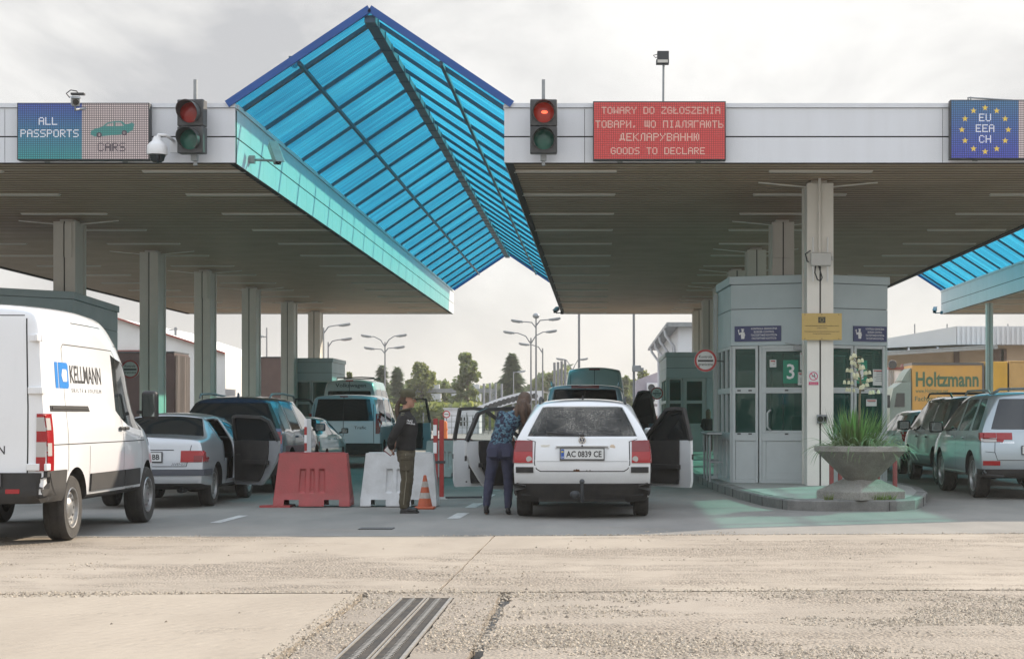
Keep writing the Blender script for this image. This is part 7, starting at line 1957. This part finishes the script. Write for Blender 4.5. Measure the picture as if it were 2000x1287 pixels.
tag(q.build('container', mat('container_amber', (.60, .33, .03), .5, var=.2, scale=1.5), loc=(X(1926, Y), Y, 0), bevel=.03), 'plain amber box standing just beyond the lettered lorry', 'container')
q = MB(); q.box(0, 6, 0, 2.5, 1.05, Z(708, Y)); q.box(0, 6, -.02, 2.52, Z(708, Y), Z(706, Y) + .04); q.box(0, .06, -.03, 2.5, 1.0, Z(706, Y)); q.box(0.2, 6, .1, 2.4, .5, 1.05)
tag(q.build('trailer', [mat('trailer_orange', (.52, .31, .10), .5, var=.2, scale=1.5)], loc=(X(1971, Y), Y, 0), bevel=.03), 'second orange trailer cut by the photo edge', 'trailer')
Y = 97; xo = X(1700, Y)
root = empty('box_trailer', (xo, Y, 0), label='white refrigerated trailer behind the grey green lorry cab', cat='trailer')
q = MB(); q.box(0, X(1800, Y) - xo, 0, 2.5, 1.1, Z(722, Y)); q.build('box', M_WHITE, root, bevel=.04)
q = MB()
for px in (1736, 1741, 1745, 1763): q.bar((X(px, Y) - xo, -.05, 1.2), (X(px, Y) - xo, -.05, Z(724, Y)), .07, .05)
q.build('door_bar', M_STEEL, root)
q = MB(); q.box(X(1735, Y) - xo, X(1785, Y) - xo, -.1, .3, Z(722, Y), Z(717, Y)); q.box(X(1762, Y) - xo, X(1776, Y) - xo, -.1, .5, Z(718, Y), Z(711, Y)); q.build('cooler', mat('cooler_red', (.20, .06, .05), .6), root)
q = MB(); q.lathe([(.001, -.1), (.22, -.1), (.24, 0), (.2, .15), (.001, .2)], 16, (X(1742, Y) - xo, -.2, Z(712, Y)), axis='Y'); q.build('round_fan', M_DARKSTEEL, root, smooth=40)

# ------------------------------------------------------------------ the air over the site
hz = MB(); hz.box(-140, 180, -70, 330, -1.2, 11.5)
hm_ = bpy.data.materials.new('haze'); hm_.use_nodes = True; hn = hm_.node_tree; hn.nodes.remove(hn.nodes['Principled BSDF'])
pv = N(hn, 'ShaderNodeVolumePrincipled'); pv.inputs['Color'].default_value = (.92, .92, .90, 1); pv.inputs['Density'].default_value = .0005; pv.inputs['Anisotropy'].default_value = .35
hn.links.new(pv.outputs[0], hn.nodes['Material Output'].inputs['Volume'])
tag(hz.build('haze', hm_), 'thin pale haze hanging over the whole crossing', kind='stuff')
# ================================================================== PEOPLE
def fuse(mb, name, m, parent, vox=.011, smooth_it=5, wrinkle=0.0, wscale=9.0):
    """one continuous surface from overlapping closed tubes"""
    me = bpy.data.meshes.new('t'); me.from_pydata(mb.v, [], mb.f)
    bm = bmesh.new(); bm.from_mesh(me); bmesh.ops.recalc_face_normals(bm, faces=bm.faces); bm.to_mesh(me); bm.free()
    o = bpy.data.objects.new('t', me); COL.objects.link(o)
    r = o.modifiers.new('r', 'REMESH'); r.mode = 'VOXEL'; r.voxel_size = vox; r.use_smooth_shade = True
    k = o.modifiers.new('s', 'SMOOTH'); k.iterations = smooth_it; k.factor = .5
    m2 = applied(o); bpy.data.objects.remove(o)
    if wrinkle:
        for v in m2.vertices:
            c = v.co; n_ = noise.noise(V((c.x*wscale, c.y*wscale, c.z*wscale*1.7))) + .5*noise.noise(V((c.x*wscale*2.3, c.y*wscale*2.3, c.z*wscale*3.1)))
            v.co = c + v.normal*n_*wrinkle
    m2.name = name; m2.materials.clear()
    for q in (m if isinstance(m, (list, tuple)) else [m]): m2.materials.append(q)
    smooth_by(m2, 80)
    ob = bpy.data.objects.new(name, m2); COL.objects.link(ob); ob.parent = parent
    return ob
def limb(mb, pts, n=14):
    """pts: (x, y, z, r) or (x, y, z, ra, rb) with rounded ends"""
    P = [V(p[:3]) for p in pts]; R_ = [p[3:] if len(p) > 4 else (p[3], p[3]) for p in pts]
    a = (P[0] - P[1]).normalized(); b = (P[-1] - P[-2]).normalized()
    P2 = [P[0] + a*min(R_[0])*.8] + [P[0] + a*min(R_[0])*.5] + P + [P[-1] + b*min(R_[-1])*.5] + [P[-1] + b*min(R_[-1])*.8]
    R2 = [(R_[0][0]*.35, R_[0][1]*.35), (R_[0][0]*.8, R_[0][1]*.8)] + list(R_) + [(R_[-1][0]*.8, R_[-1][1]*.8), (R_[-1][0]*.35, R_[-1][1]*.35)]
    mb.tube(P2, R2, n)
def stack(mb, secs, n=20):
    """torso: rings (x, y, z, half width x, half width y)"""
    vs = []; k = len(secs)
    for x, y, z, a, b in secs: vs += [(x + a*cos(2*pi*j/n), y + b*sin(2*pi*j/n), z) for j in range(n)]
    fs = [(i*n+j, i*n+(j+1) % n, (i+1)*n+(j+1) % n, (i+1)*n+j) for i in range(k-1) for j in range(n)]
    mb.add(vs, fs + [tuple(range(n))[::-1], tuple((k-1)*n+j for j in range(n))])
def head(mb, M4, s=1.0):
    """head in its own frame: face towards +x, z up, centre of the skull at the origin"""
    old = mb.M; mb.M = M4
    stack(mb, [(.012*s, 0, -.125*s, .030*s, .026*s), (.010*s, 0, -.112*s, .060*s, .048*s), (.006*s, 0, -.08*s, .078*s, .062*s), (.0, 0, -.04*s, .088*s, .070*s), (-.004*s, 0, .0, .095*s, .074*s), (-.008*s, 0, .045*s, .095*s, .075*s), (-.010*s, 0, .08*s, .080*s, .064*s), (-.012*s, 0, .105*s, .05*s, .042*s), (-.012*s, 0, .117*s, .02*s, .018*s)])
    limb(mb, [(.085*s, 0, .012*s, .010*s), (.098*s, 0, -.018*s, .012*s), (.108*s, 0, -.036*s, .013*s)], 10)        # nose
    limb(mb, [(.072*s, -.02*s, -.072*s, .011*s), (.082*s, 0, -.074*s, .012*s), (.072*s, .02*s, -.072*s, .011*s)], 10)     # lips
    limb(mb, [(.072*s, -.015*s, -.108*s, .014*s), (.075*s, .015*s, -.108*s, .014*s)], 10)                         # chin
    limb(mb, [(.078*s, -.045*s, .024*s, .011*s), (.088*s, 0, .022*s, .010*s), (.078*s, .045*s, .024*s, .011*s)], 10)       # brow
    for sd in (-1, 1): limb(mb, [(-.012*s, sd*.074*s, .02*s, .010*s, .016*s), (-.016*s, sd*.076*s, -.028*s, .008*s, .012*s)], 10)    # ears
    mb.M = old
def eyes(parent, M4, s=1.0):
    for sd in (-1, 1):
        q = MB(); q.M = M4; q.ball((.076*s, sd*.032*s, .0), .012*s, 10, 8); e = q.build('eye', mat('eye_white', (.5, .48, .45), .3), parent, smooth=60)
        q = MB(); q.M = M4; q.ball((.086*s, sd*.033*s, .0), .0055*s, 8, 6); q.build('iris', M_INK, e)
        q = MB(); q.M = M4; q.tube([(.084*s, sd*.016*s, .026*s), (.087*s, sd*.034*s, .031*s), (.076*s, sd*.052*s, .027*s)], .0035*s, 6); q.build('eyebrow', mat('brow_brown', (.05, .03, .02), .8), parent)
def hand(mb, p, d, palm_n, s=1.0, curl=.5, side=1):
    """palm at p pointing along d; fingers curl towards -palm_n"""
    p = V(p); d = V(d).normalized(); nn = V(palm_n); nn = (nn - d*nn.dot(d)).normalized(); w_ = d.cross(nn)*side
    limb(mb, [tuple(p) + (.028*s, .020*s), tuple(p + d*.045*s) + (.036*s, .018*s), tuple(p + d*.08*s) + (.038*s, .016*s)], 12)
    for k, (o, l) in enumerate(((-.030, .070), (-.010, .082), (.010, .076), (.029, .060))):
        a = p + d*.085*s + w_*o*s; l *= s
        b = a + (d*cos(curl*.5) - nn*sin(curl*.5))*l*.45; c = b + (d*cos(curl*1.2) - nn*sin(curl*1.2))*l*.32; e = c + (d*cos(curl*1.8) - nn*sin(curl*1.8))*l*.25
        limb(mb, [tuple(a) + (.0088*s,), tuple(b) + (.0082*s,), tuple(c) + (.0075*s,), tuple(e) + (.0062*s,)], 8)
    a = p + d*.025*s - w_*.032*s; b = a + (d*.6 - w_*.7 - nn*.2).normalized()*.035*s; c = b + (d*.9 - w_*.2 - nn*.4).normalized()*.032*s
    limb(mb, [tuple(a) + (.012*s,), tuple(b) + (.010*s,), tuple(c) + (.008*s,)], 8)
M_SKIN = mat('skin', (.42, .235, .165), .55, var=.15, scale=14, c2=(.36, .18, .125))
def cloth(name, c, c2=None, rough=.9): return mat(name, c, rough, var=.3, scale=9, c2=c2, bump=.35, bscale=130)

# ------------------------------------------------------------------ the officer, side on, hands behind the back
OX, OY = X(795, 24.25), 24.25
root = empty('person', (OX, OY, 0), label='uniformed officer in cap and black jacket standing side on, hands held behind the back', cat='person')
TR = lambda px: (px - 795)/144.3
ZZ = lambda py: EYE - (py - 811)/144.3
hm = Matrix.Translation((.015, 0, 1.545)) @ Matrix.Rotation(radians(4), 4, 'Y')
b = MB(); head(b, hm, .98)
limb(b, [(-.02, 0, 1.33, .06), (-.012, 0, 1.40, .052), (.0, 0, 1.46, .055)])
stack(b, [(-.02, 0, .80, .10, .14), (-.015, 0, .95, .10, .13), (-.01, 0, 1.1, .105, .14), (-.03, 0, 1.25, .10, .16), (-.03, 0, 1.34, .06, .10)])
for sd in (-1, 1):
    limb(b, [(-.035, sd*.175, 1.285, .045), (-.14, sd*.215, 1.05, .038), (-.19, sd*.10, .885, .028)])
    limb(b, [(-.0, sd*.08, .82, .07), (.005, sd*.085, .47, .05), (-.04, sd*.085, .09, .036)]); limb(b, [(-.05, sd*.085, .05, .035), (.08, sd*.09, .035, .03)])
hand(b, (-.195, -.085, .88), (-.12, .5, -.40), (-1, 0, -.2), .95, .8, 1); hand(b, (-.20, .09, .885), (-.05, -.6, -.30), (-1, 0, 0), .95, .6, -1)
fuse(b, 'body', M_SKIN, root, .0075, 3)
eyes(root, hm, .98)
q = MB(); q.M = hm; q.tube([(.088, -.024, -.074), (.094, 0, -.073), (.088, .024, -.074)], .0035, 6); q.build('mouth', mat('lips', (.30, .10, .085), .5), root)
q = MB()   # jacket
stack(q, [(-.012, 0, .845, .118, .165), (-.012, 0, .86, .128, .172), (-.012, 0, .90, .132, .172), (-.01, 0, 1.0, .138, .17), (0, 0, 1.10, .145, .175), (0, 0, 1.20, .142, .185), (-.015, 0, 1.28, .122, .185), (-.022, 0, 1.33, .09, .14), (-.022, 0, 1.375, .066, .075), (-.018, 0, 1.40, .06, .062)])
for sd in (-1, 1): limb(q, [(-.03, sd*.165, 1.285, .070), (-.085, sd*.215, 1.17, .067), (-.165, sd*.235, 1.03, .062), (-.195, sd*.19, .95, .056), (-.20, sd*.12, .895, .046)])
J = fuse(q, 'jacket', cloth('jacket_black', (.010, .0095, .0095), (.020, .019, .018)), root, .010, 4, .006, 8)
q = MB(); q.tube([(-.085 + .0, .0, 1.385)] and [( -.02 + .075*cos(a*pi/8), .072*sin(a*pi/8), 1.395 + .012*cos(a*pi/8)) for a in range(16)], .016, 8, closed=True); q.build('collar', cloth('collar_olive', (.07, .065, .04)), J, smooth=60)
q = MB(); q.cbox((-.04, -.175, 1.335), (.045, .10, .014), rot=Matrix.Rotation(radians(22), 3, 'X')); q.build('epaulette', cloth('epaulette_olive', (.085, .08, .045)), J, bevel=.004)
q = MB(); q.text('STRAŻ', (.045, -.194, 1.235), (1, .15, -.18), (0.1, 0, 1), .034, mi=0, bold=.02); q.text('GRANICZNA', (.048, -.194, 1.205), (1, .15, -.18), (.1, 0, 1), .028, mi=0, bold=.02); q.build('label', M_WINK, J)
q = MB()   # trousers
stack(q, [(-.015, 0, .70, .115, .165), (-.015, 0, .78, .125, .172), (-.012, 0, .88, .118, .16), (-.012, 0, .92, .11, .15)])
for sd in (-1, 1): limb(q, [(-.01, sd*.082, .78, .105, .098), (.0, sd*.088, .62, .092), (.005, sd*.09, .46, .078), (-.02, sd*.09, .28, .072), (-.035, sd*.09, .12, .066), (-.032, sd*.09, .095, .064)])
T = fuse(q, 'trousers', cloth('trousers_olive', (.085, .07, .042), (.062, .052, .032)), root, .010, 3, .009, 9)
q = MB(); q.tube([(.0, -.182, .80), (.005, -.185, .62), (.008, -.172, .46), (-.015, -.166, .28), (-.03, -.16, .12)], .0055, 6); q.build('piping', mat('piping_pale', (.22, .20, .15), .8), T)
q = MB(); q.cbox((.0, -.172, .66), (.13, .035, .17)); q.cbox((.0, -.178, .735), (.14, .035, .045)); q.build('cargo_pocket', cloth('pocket_olive', (.08, .066, .04)), T, bevel=.01)
for sd in (-1, 1):
    q = MB(); stack(q, [(-.02, sd*.09, .012, .06, .05), (-.02, sd*.09, .02, .064, .052), (-.03, sd*.09, .09, .05, .046), (-.035, sd*.09, .15, .052, .05)]); limb(q, [(-.03, sd*.09, .045, .04), (.06, sd*.09, .042, .043, .036), (.115, sd*.092, .036, .036, .03)])
    s_ = fuse(q, 'boot', mat('boot_black', (.015, .014, .014), .45, var=.4, scale=10), root, .008, 3)
    q = MB(); pr = [(-.085, -.048), (.10, -.05), (.15, -.03), (.155, .02), (.10, .052), (-.085, .048)]; q.prism(pr, lambda u, v, d: (u, sd*.09 + v, d), 0, .022); q.build('sole', M_RUBBER, s_, bevel=.006)
q = MB(); q.M = hm   # cap
q.lathe([(.1, .02), (.104, .045), (.112, .075), (.108, .105), (.085, .125), (.04, .133), (.001, .134)], 28, (-.012, 0, 0))
q.M = None; k = len(q.v)
cp = q.build('cap', cloth('cap_olive', (.085, .08, .045), (.06, .056, .034)), root, smooth=50)
q = MB(); q.M = hm; pts = []; n = 12
for i in range(n + 1):
    a = radians(-70 + 140*i/n); pts.append((.10*cos(a) - .012, .098*sin(a), .032)); 
for i in range(n + 1):
    a = radians(70 - 140*i/n); pts.append((.10*cos(a) - .012 + .085*cos(a*.9), .085*sin(a), .018 - .006*cos(a)))
nn_ = len(pts); q.add([(x, y, z) for x, y, z in pts] + [(x, y, z - .006) for x, y, z in pts], [tuple(range(nn_)), tuple(range(nn_, 2*nn_))[::-1]] + [(i, (i+1) % nn_, nn_+(i+1) % nn_, nn_+i) for i in range(nn_)])
q.build('cap_peak', MATS['cap_olive'], cp, smooth=40)
q = MB(); q.M = hm; q.cbox((.096, 0, .082), (.012, .035, .035)); q.build('cap_badge', M_STEEL, cp, bevel=.006)
q = MB(); q.M = hm   # hair and ponytail
stack(q, [(-.035, 0, -.085, .045, .058), (-.03, 0, -.05, .075, .073), (-.025, 0, 0, .088, .079), (-.022, 0, .04, .094, .081), (-.02, 0, .06, .094, .081)])
q.M = None; limb(q, [(-.085, .0, 1.53, .03), (-.125, 0, 1.48, .032), (-.135, 0, 1.40, .034), (-.125, -.01, 1.31, .030), (-.12, -.01, 1.23, .016)])
fuse(q, 'hair', mat('hair_brown', (.045, .028, .018), .5, var=.5, scale=4, c2=(.09, .055, .03), stretch=(6, 6, .6), bump=.5, bscale=60), root, .009, 2, .004, 30)
pb = MB(); pb.cbox((-.235, -.05, .845), (.10, .02, .125), rot=Matrix.Rotation(radians(-52), 3, 'Y')); pb.cbox((-.230, -.063, .85), (.085, .006, .11), rot=Matrix.Rotation(radians(-52), 3, 'Y'), mi=1)
po = pb.build('booklet', [mat('passport_red', (.16, .02, .025), .6), M_PAPER], loc=(OX, OY, 0), bevel=.002); tag(po, 'small dark red booklet with a pale page held behind the officer', 'passport')

# ------------------------------------------------------------------ the woman leaning in at the rear door
WX, WY = X(972, 23.85), 23.85
root = empty('person', (WX, WY, 0), label='long haired woman in a blue patterned top and jeans leaning into the white estate car', cat='person')
hm = Matrix.Translation((.345, .20, 1.50)) @ Matrix.Rotation(radians(72), 4, 'Z') @ Matrix.Rotation(radians(30), 4, 'Y')
b = MB(); head(b, hm, .98)
limb(b, [(.23, .12, 1.35, .055), (.29, .15, 1.42, .05)])
TOR = [(.03, .03, .86, .15, .10), (.045, .035, .98, .125, .09), (.095, .06, 1.12, .13, .095), (.16, .09, 1.24, .15, .10), (.215, .115, 1.34, .10, .07)]
stack(b, TOR)
ARMS = [[(.05, .10, 1.325, .04), (-.02, .34, 1.17, .036), (.10, .50, 1.05, .028)], [(.35, .15, 1.265, .04), (.40, .36, 1.10, .036), (.45, .55, 1.0, .028)]]
for a in ARMS: limb(b, a)
hand(b, (.11, .51, 1.045), (.6, .6, -.3), (0, -.3, 1), .92, .5, 1); hand(b, (.455, .56, .995), (.3, .9, -.3), (0, .3, 1), .92, .5, -1)
LEG = [[(-.055, .03, .86, .085), (-.075, .045, .66, .07), (-.11, .055, .46, .055), (-.135, .02, .28, .05), (-.15, -.01, .11, .034)], [(.115, .03, .86, .085), (.125, .045, .66, .07), (.137, .06, .46, .055), (.14, .03, .28, .05), (.137, .0, .10, .034)]]
for l in LEG: limb(b, l)
limb(b, [(-.15, -.01, .075, .032), (-.152, .06, .035, .034), (-.155, .13, .025, .026)]); limb(b, [(.137, .0, .06, .032), (.139, .08, .032, .034), (.14, .14, .025, .026)])
fuse(b, 'body', M_SKIN, root, .008, 3); eyes(root, hm, .98)
q = MB()
stack(q, [(.022, .03, .845, .150, .112), (.026, .03, .89, .158, .115), (.035, .033, .95, .150, .108), (.048, .038, 1.02, .144, .105), (.095, .058, 1.13, .156, .112), (.15, .085, 1.235, .172, .118), (.20, .108, 1.315, .168, .105), (.235, .12, 1.365, .115, .08), (.26, .13, 1.39, .07, .06)])
for a in ARMS: limb(q, [tuple(a[0][:3]) + (.066,), tuple(V(a[0][:3]).lerp(V(a[1][:3]), .55)) + (.058,), tuple(V(a[0][:3]).lerp(V(a[1][:3]), .95)) + (.050,)])
def floral():
    m, nt, p = newmat('floral_cloth'); L = nt.links.new; p.inputs['Roughness'].default_value = .85
    tc = N(nt, 'ShaderNodeTexCoord'); v1 = N(nt, 'ShaderNodeTexVoronoi', Scale=34.0); L(tc.outputs['Object'], v1.inputs['Vector']); n1 = N(nt, 'ShaderNodeTexNoise', Scale=11.0, Detail=3.0); L(tc.outputs['Object'], n1.inputs['Vector'])
    r = N(nt, 'ShaderNodeValToRGB'); r.color_ramp.interpolation = 'CONSTANT'; e = r.color_ramp.elements
    e[0].position = 0; e[0].color = (.012, .014, .035, 1); e[1].position = .42; e[1].color = (.045, .105, .15, 1); a = e.new(.62); a.color = (.085, .165, .205, 1); a2 = e.new(.74); a2.color = (.015, .018, .045, 1)
    sp = N(nt, 'ShaderNodeSeparateColor'); L(v1.outputs['Color'], sp.inputs[0]); ad = N(nt, 'ShaderNodeMath', operation='MULTIPLY_ADD'); ad.inputs[1].default_value = .55; L(sp.outputs[0], ad.inputs[0]); 
    m2 = N(nt, 'ShaderNodeMath', operation='MULTIPLY'); m2.inputs[1].default_value = .62; L(n1.outputs['Fac'], m2.inputs[0]); L(m2.outputs[0], ad.inputs[2]); L(ad.outputs[0], r.inputs[0]); L(r.outputs[0], p.inputs['Base Color']); return m
fuse(q, 'blouse', floral(), root, .010, 3, .007, 9)
q = MB(); stack(q, [(.03, .03, .74, .155, .11), (.03, .028, .80, .178, .122), (.03, .028, .86, .182, .122), (.03, .03, .92, .165, .112), (.032, .032, .96, .152, .104)])
for sx in (-.058, .118): limb(q, [(sx, -.055, .83, .07), (sx, -.05, .79, .068)])
for l in LEG: limb(q, [(p_[0], p_[1], p_[2], p_[3] + .012 - (.002 if p_[2] < .2 else 0)) for p_ in l])
J = fuse(q, 'jeans', mat('denim', (.042, .046, .085), .9, var=.35, scale=7, c2=(.03, .032, .06), bump=.3, bscale=150), root, .010, 3, .006, 10)
q = MB()
for sx in (-.06, .12): q.cbox((sx, -.115, .83), (.11, .012, .12), rot=Matrix.Rotation(radians(-6), 3, 'X'))
q.tube([(.03, -.098, .925), (.03, -.115, .84), (.03, -.07, .74)], .004, 6); q.build('back_pocket', mat('denim_dark', (.035, .038, .07), .9, bump=.3, bscale=150), J, bevel=.006)
for i, (x, y0, lift) in enumerate(((-.15, -.01, .05), (.138, .0, .02))):
    q = MB(); limb(q, [(x, y0 - .02, .03 + lift, .036, .036), (x, y0 + .08, .030, .040, .03), (x, y0 + .155, .026, .032, .024)]); limb(q, [(x, y0 - .035, .028 + lift*.7, .028), (x, y0 - .03, .055 + lift, .030)])
    fuse(q, 'shoe', mat('shoe_black', (.012, .012, .012), .5), root, .007, 3)
q = MB(); q.M = hm
stack(q, [(-.03, 0, -.13, .06, .07), (-.028, 0, -.07, .085, .084), (-.022, 0, 0, .098, .088), (-.018, 0, .05, .102, .088), (-.014, 0, .10, .082, .07), (-.012, 0, .128, .045, .04), (-.012, 0, .137, .02, .02)])
q.M = None
limb(q, [(.33, .085, 1.485, .085, .06), (.335, .055, 1.37, .09, .05), (.35, .05, 1.26, .08, .045), (.365, .06, 1.16, .058, .035), (.375, .075, 1.08, .03, .02)]); limb(q, [(.265, .07, 1.44, .045, .04), (.25, .045, 1.32, .05, .035), (.265, .045, 1.21, .03, .02)]); limb(q, [(.40, .10, 1.44, .05, .04), (.42, .09, 1.30, .045, .03), (.42, .1, 1.2, .03, .02)])
fuse(q, 'hair', mat('hair_auburn', (.055, .032, .02), .45, var=.6, scale=3, c2=(.13, .075, .045), stretch=(9, 9, .7), bump=.6, bscale=50), root, .009, 2, .007, 26)

# ------------------------------------------------------------------ waiting woman by the far booth
wx, wy = X(1384, 57.2), 57.2
root = empty('person', (wx, wy, .15), label='woman with long fair hair and a dark jacket waiting by the far column', cat='person')
hm = Matrix.Translation((0, .02, 1.24)) @ Matrix.Rotation(radians(70), 4, 'Z')
b = MB(); head(b, hm, .95); limb(b, [(0, .02, 1.05, .05), (0, .02, 1.15, .05)]); stack(b, [(0, 0, .70, .13, .09), (0, 0, .9, .12, .09), (0, 0, 1.05, .13, .08)])
for sd in (-1, 1):
    limb(b, [(sd*.16, 0, 1.02, .04), (sd*.21, .04, .83, .034), (sd*.14, .16, .74, .028)]); limb(b, [(sd*.075, 0, .70, .07), (sd*.08, .02, .38, .05), (sd*.08, 0, .07, .035)]); limb(b, [(sd*.08, -.01, .035, .03), (sd*.085, .12, .025, .025)]); hand(b, (sd*.135, .165, .735), (-sd*.3, .9, 0), (0, 0, 1), .9, .5, sd)
fuse(b, 'body', M_SKIN, root, .012, 2)
q = MB(); stack(q, [(0, 0, .62, .17, .125), (0, 0, .75, .155, .115), (0, 0, .9, .155, .11), (0, .0, 1.02, .17, .105), (0, .01, 1.09, .08, .07)])
for sd in (-1, 1): limb(q, [(sd*.15, 0, 1.02, .06), (sd*.21, .03, .83, .055), (sd*.15, .14, .745, .045)])
j = fuse(q, 'jacket', MATS['jacket_black'], root, .012, 3, .005)
q = MB(); n = 20
for i in range(n): a = 2*pi*i/n; b_ = 2*pi*(i+1)/n; q.quad((.172*cos(a), .128*sin(a), .64), (.172*cos(b_), .128*sin(b_), .64), (.170*cos(b_), .127*sin(b_), .675), (.170*cos(a), .127*sin(a), .675))
q.build('hem_stripe', M_WINK, j)
q = MB(); stack(q, [(0, 0, .58, .14, .1), (0, 0, .68, .14, .1)])
for sd in (-1, 1): limb(q, [(sd*.075, 0, .62, .08), (sd*.08, .02, .38, .064), (sd*.08, 0, .08, .05)])
fuse(q, 'trousers', cloth('trousers_brown', (.10, .05, .045)), root, .012, 3)
q = MB(); q.M = hm; stack(q, [(-.04, 0, -.32, .035, .06), (-.04, 0, -.2, .055, .08), (-.03, 0, -.07, .08, .082), (-.02, 0, 0, .098, .086), (-.016, 0, .06, .1, .085), (-.012, 0, .11, .06, .055), (-.012, 0, .132, .02, .02)]); fuse(q, 'hair', mat('hair_fair', (.16, .11, .06), .5, var=.5, scale=4, stretch=(8, 8, .7)), root, .012, 2, .004, 24)

# ------------------------------------------------------------------ passenger seen through the rear window
root = empty('person', (EX + .24, EY + 2.18, 0), label='dark haired passenger seated in the white estate car, seen through its rear window', cat='person')
hm = Matrix.Translation((0, .0, 1.20)) @ Matrix.Rotation(radians(90), 4, 'Z')
b = MB(); head(b, hm, .95); limb(b, [(0, -.03, 1.0, .05), (0, -.01, 1.12, .05)]); stack(b, [(0, -.02, .52, .15, .10), (0, -.04, .75, .14, .10), (0, -.05, .95, .17, .09), (0, -.04, 1.03, .08, .06)])
for sd in (-1, 1): limb(b, [(sd*.18, -.04, .95, .045), (sd*.22, .12, .74, .04), (sd*.16, .34, .70, .03)]); limb(b, [(sd*.09, .0, .56, .075), (sd*.11, .40, .60, .06), (sd*.11, .48, .30, .045)]); hand(b, (sd*.155, .35, .70), (0, 1, -.1), (0, 0, 1), .9, .5, sd)
fuse(b, 'body', M_SKIN, root, .014, 2)
q = MB(); stack(q, [(0, -.02, .54, .165, .115), (0, -.04, .75, .16, .115), (0, -.05, .93, .185, .105), (0, -.04, 1.03, .09, .07)])
for sd in (-1, 1): limb(q, [(sd*.17, -.04, .94, .06), (sd*.215, .10, .76, .055)])
fuse(q, 'shirt', cloth('shirt_dark', (.03, .03, .035)), root, .014, 2)
q = MB(); q.M = hm; stack(q, [(-.03, 0, -.1, .06, .07), (-.022, 0, 0, .1, .09), (-.016, 0, .07, .098, .085), (-.012, 0, .12, .05, .05), (-.012, 0, .137, .02, .02)]); fuse(q, 'hair', MATS['hair_brown'], root, .012, 2, .004, 24)
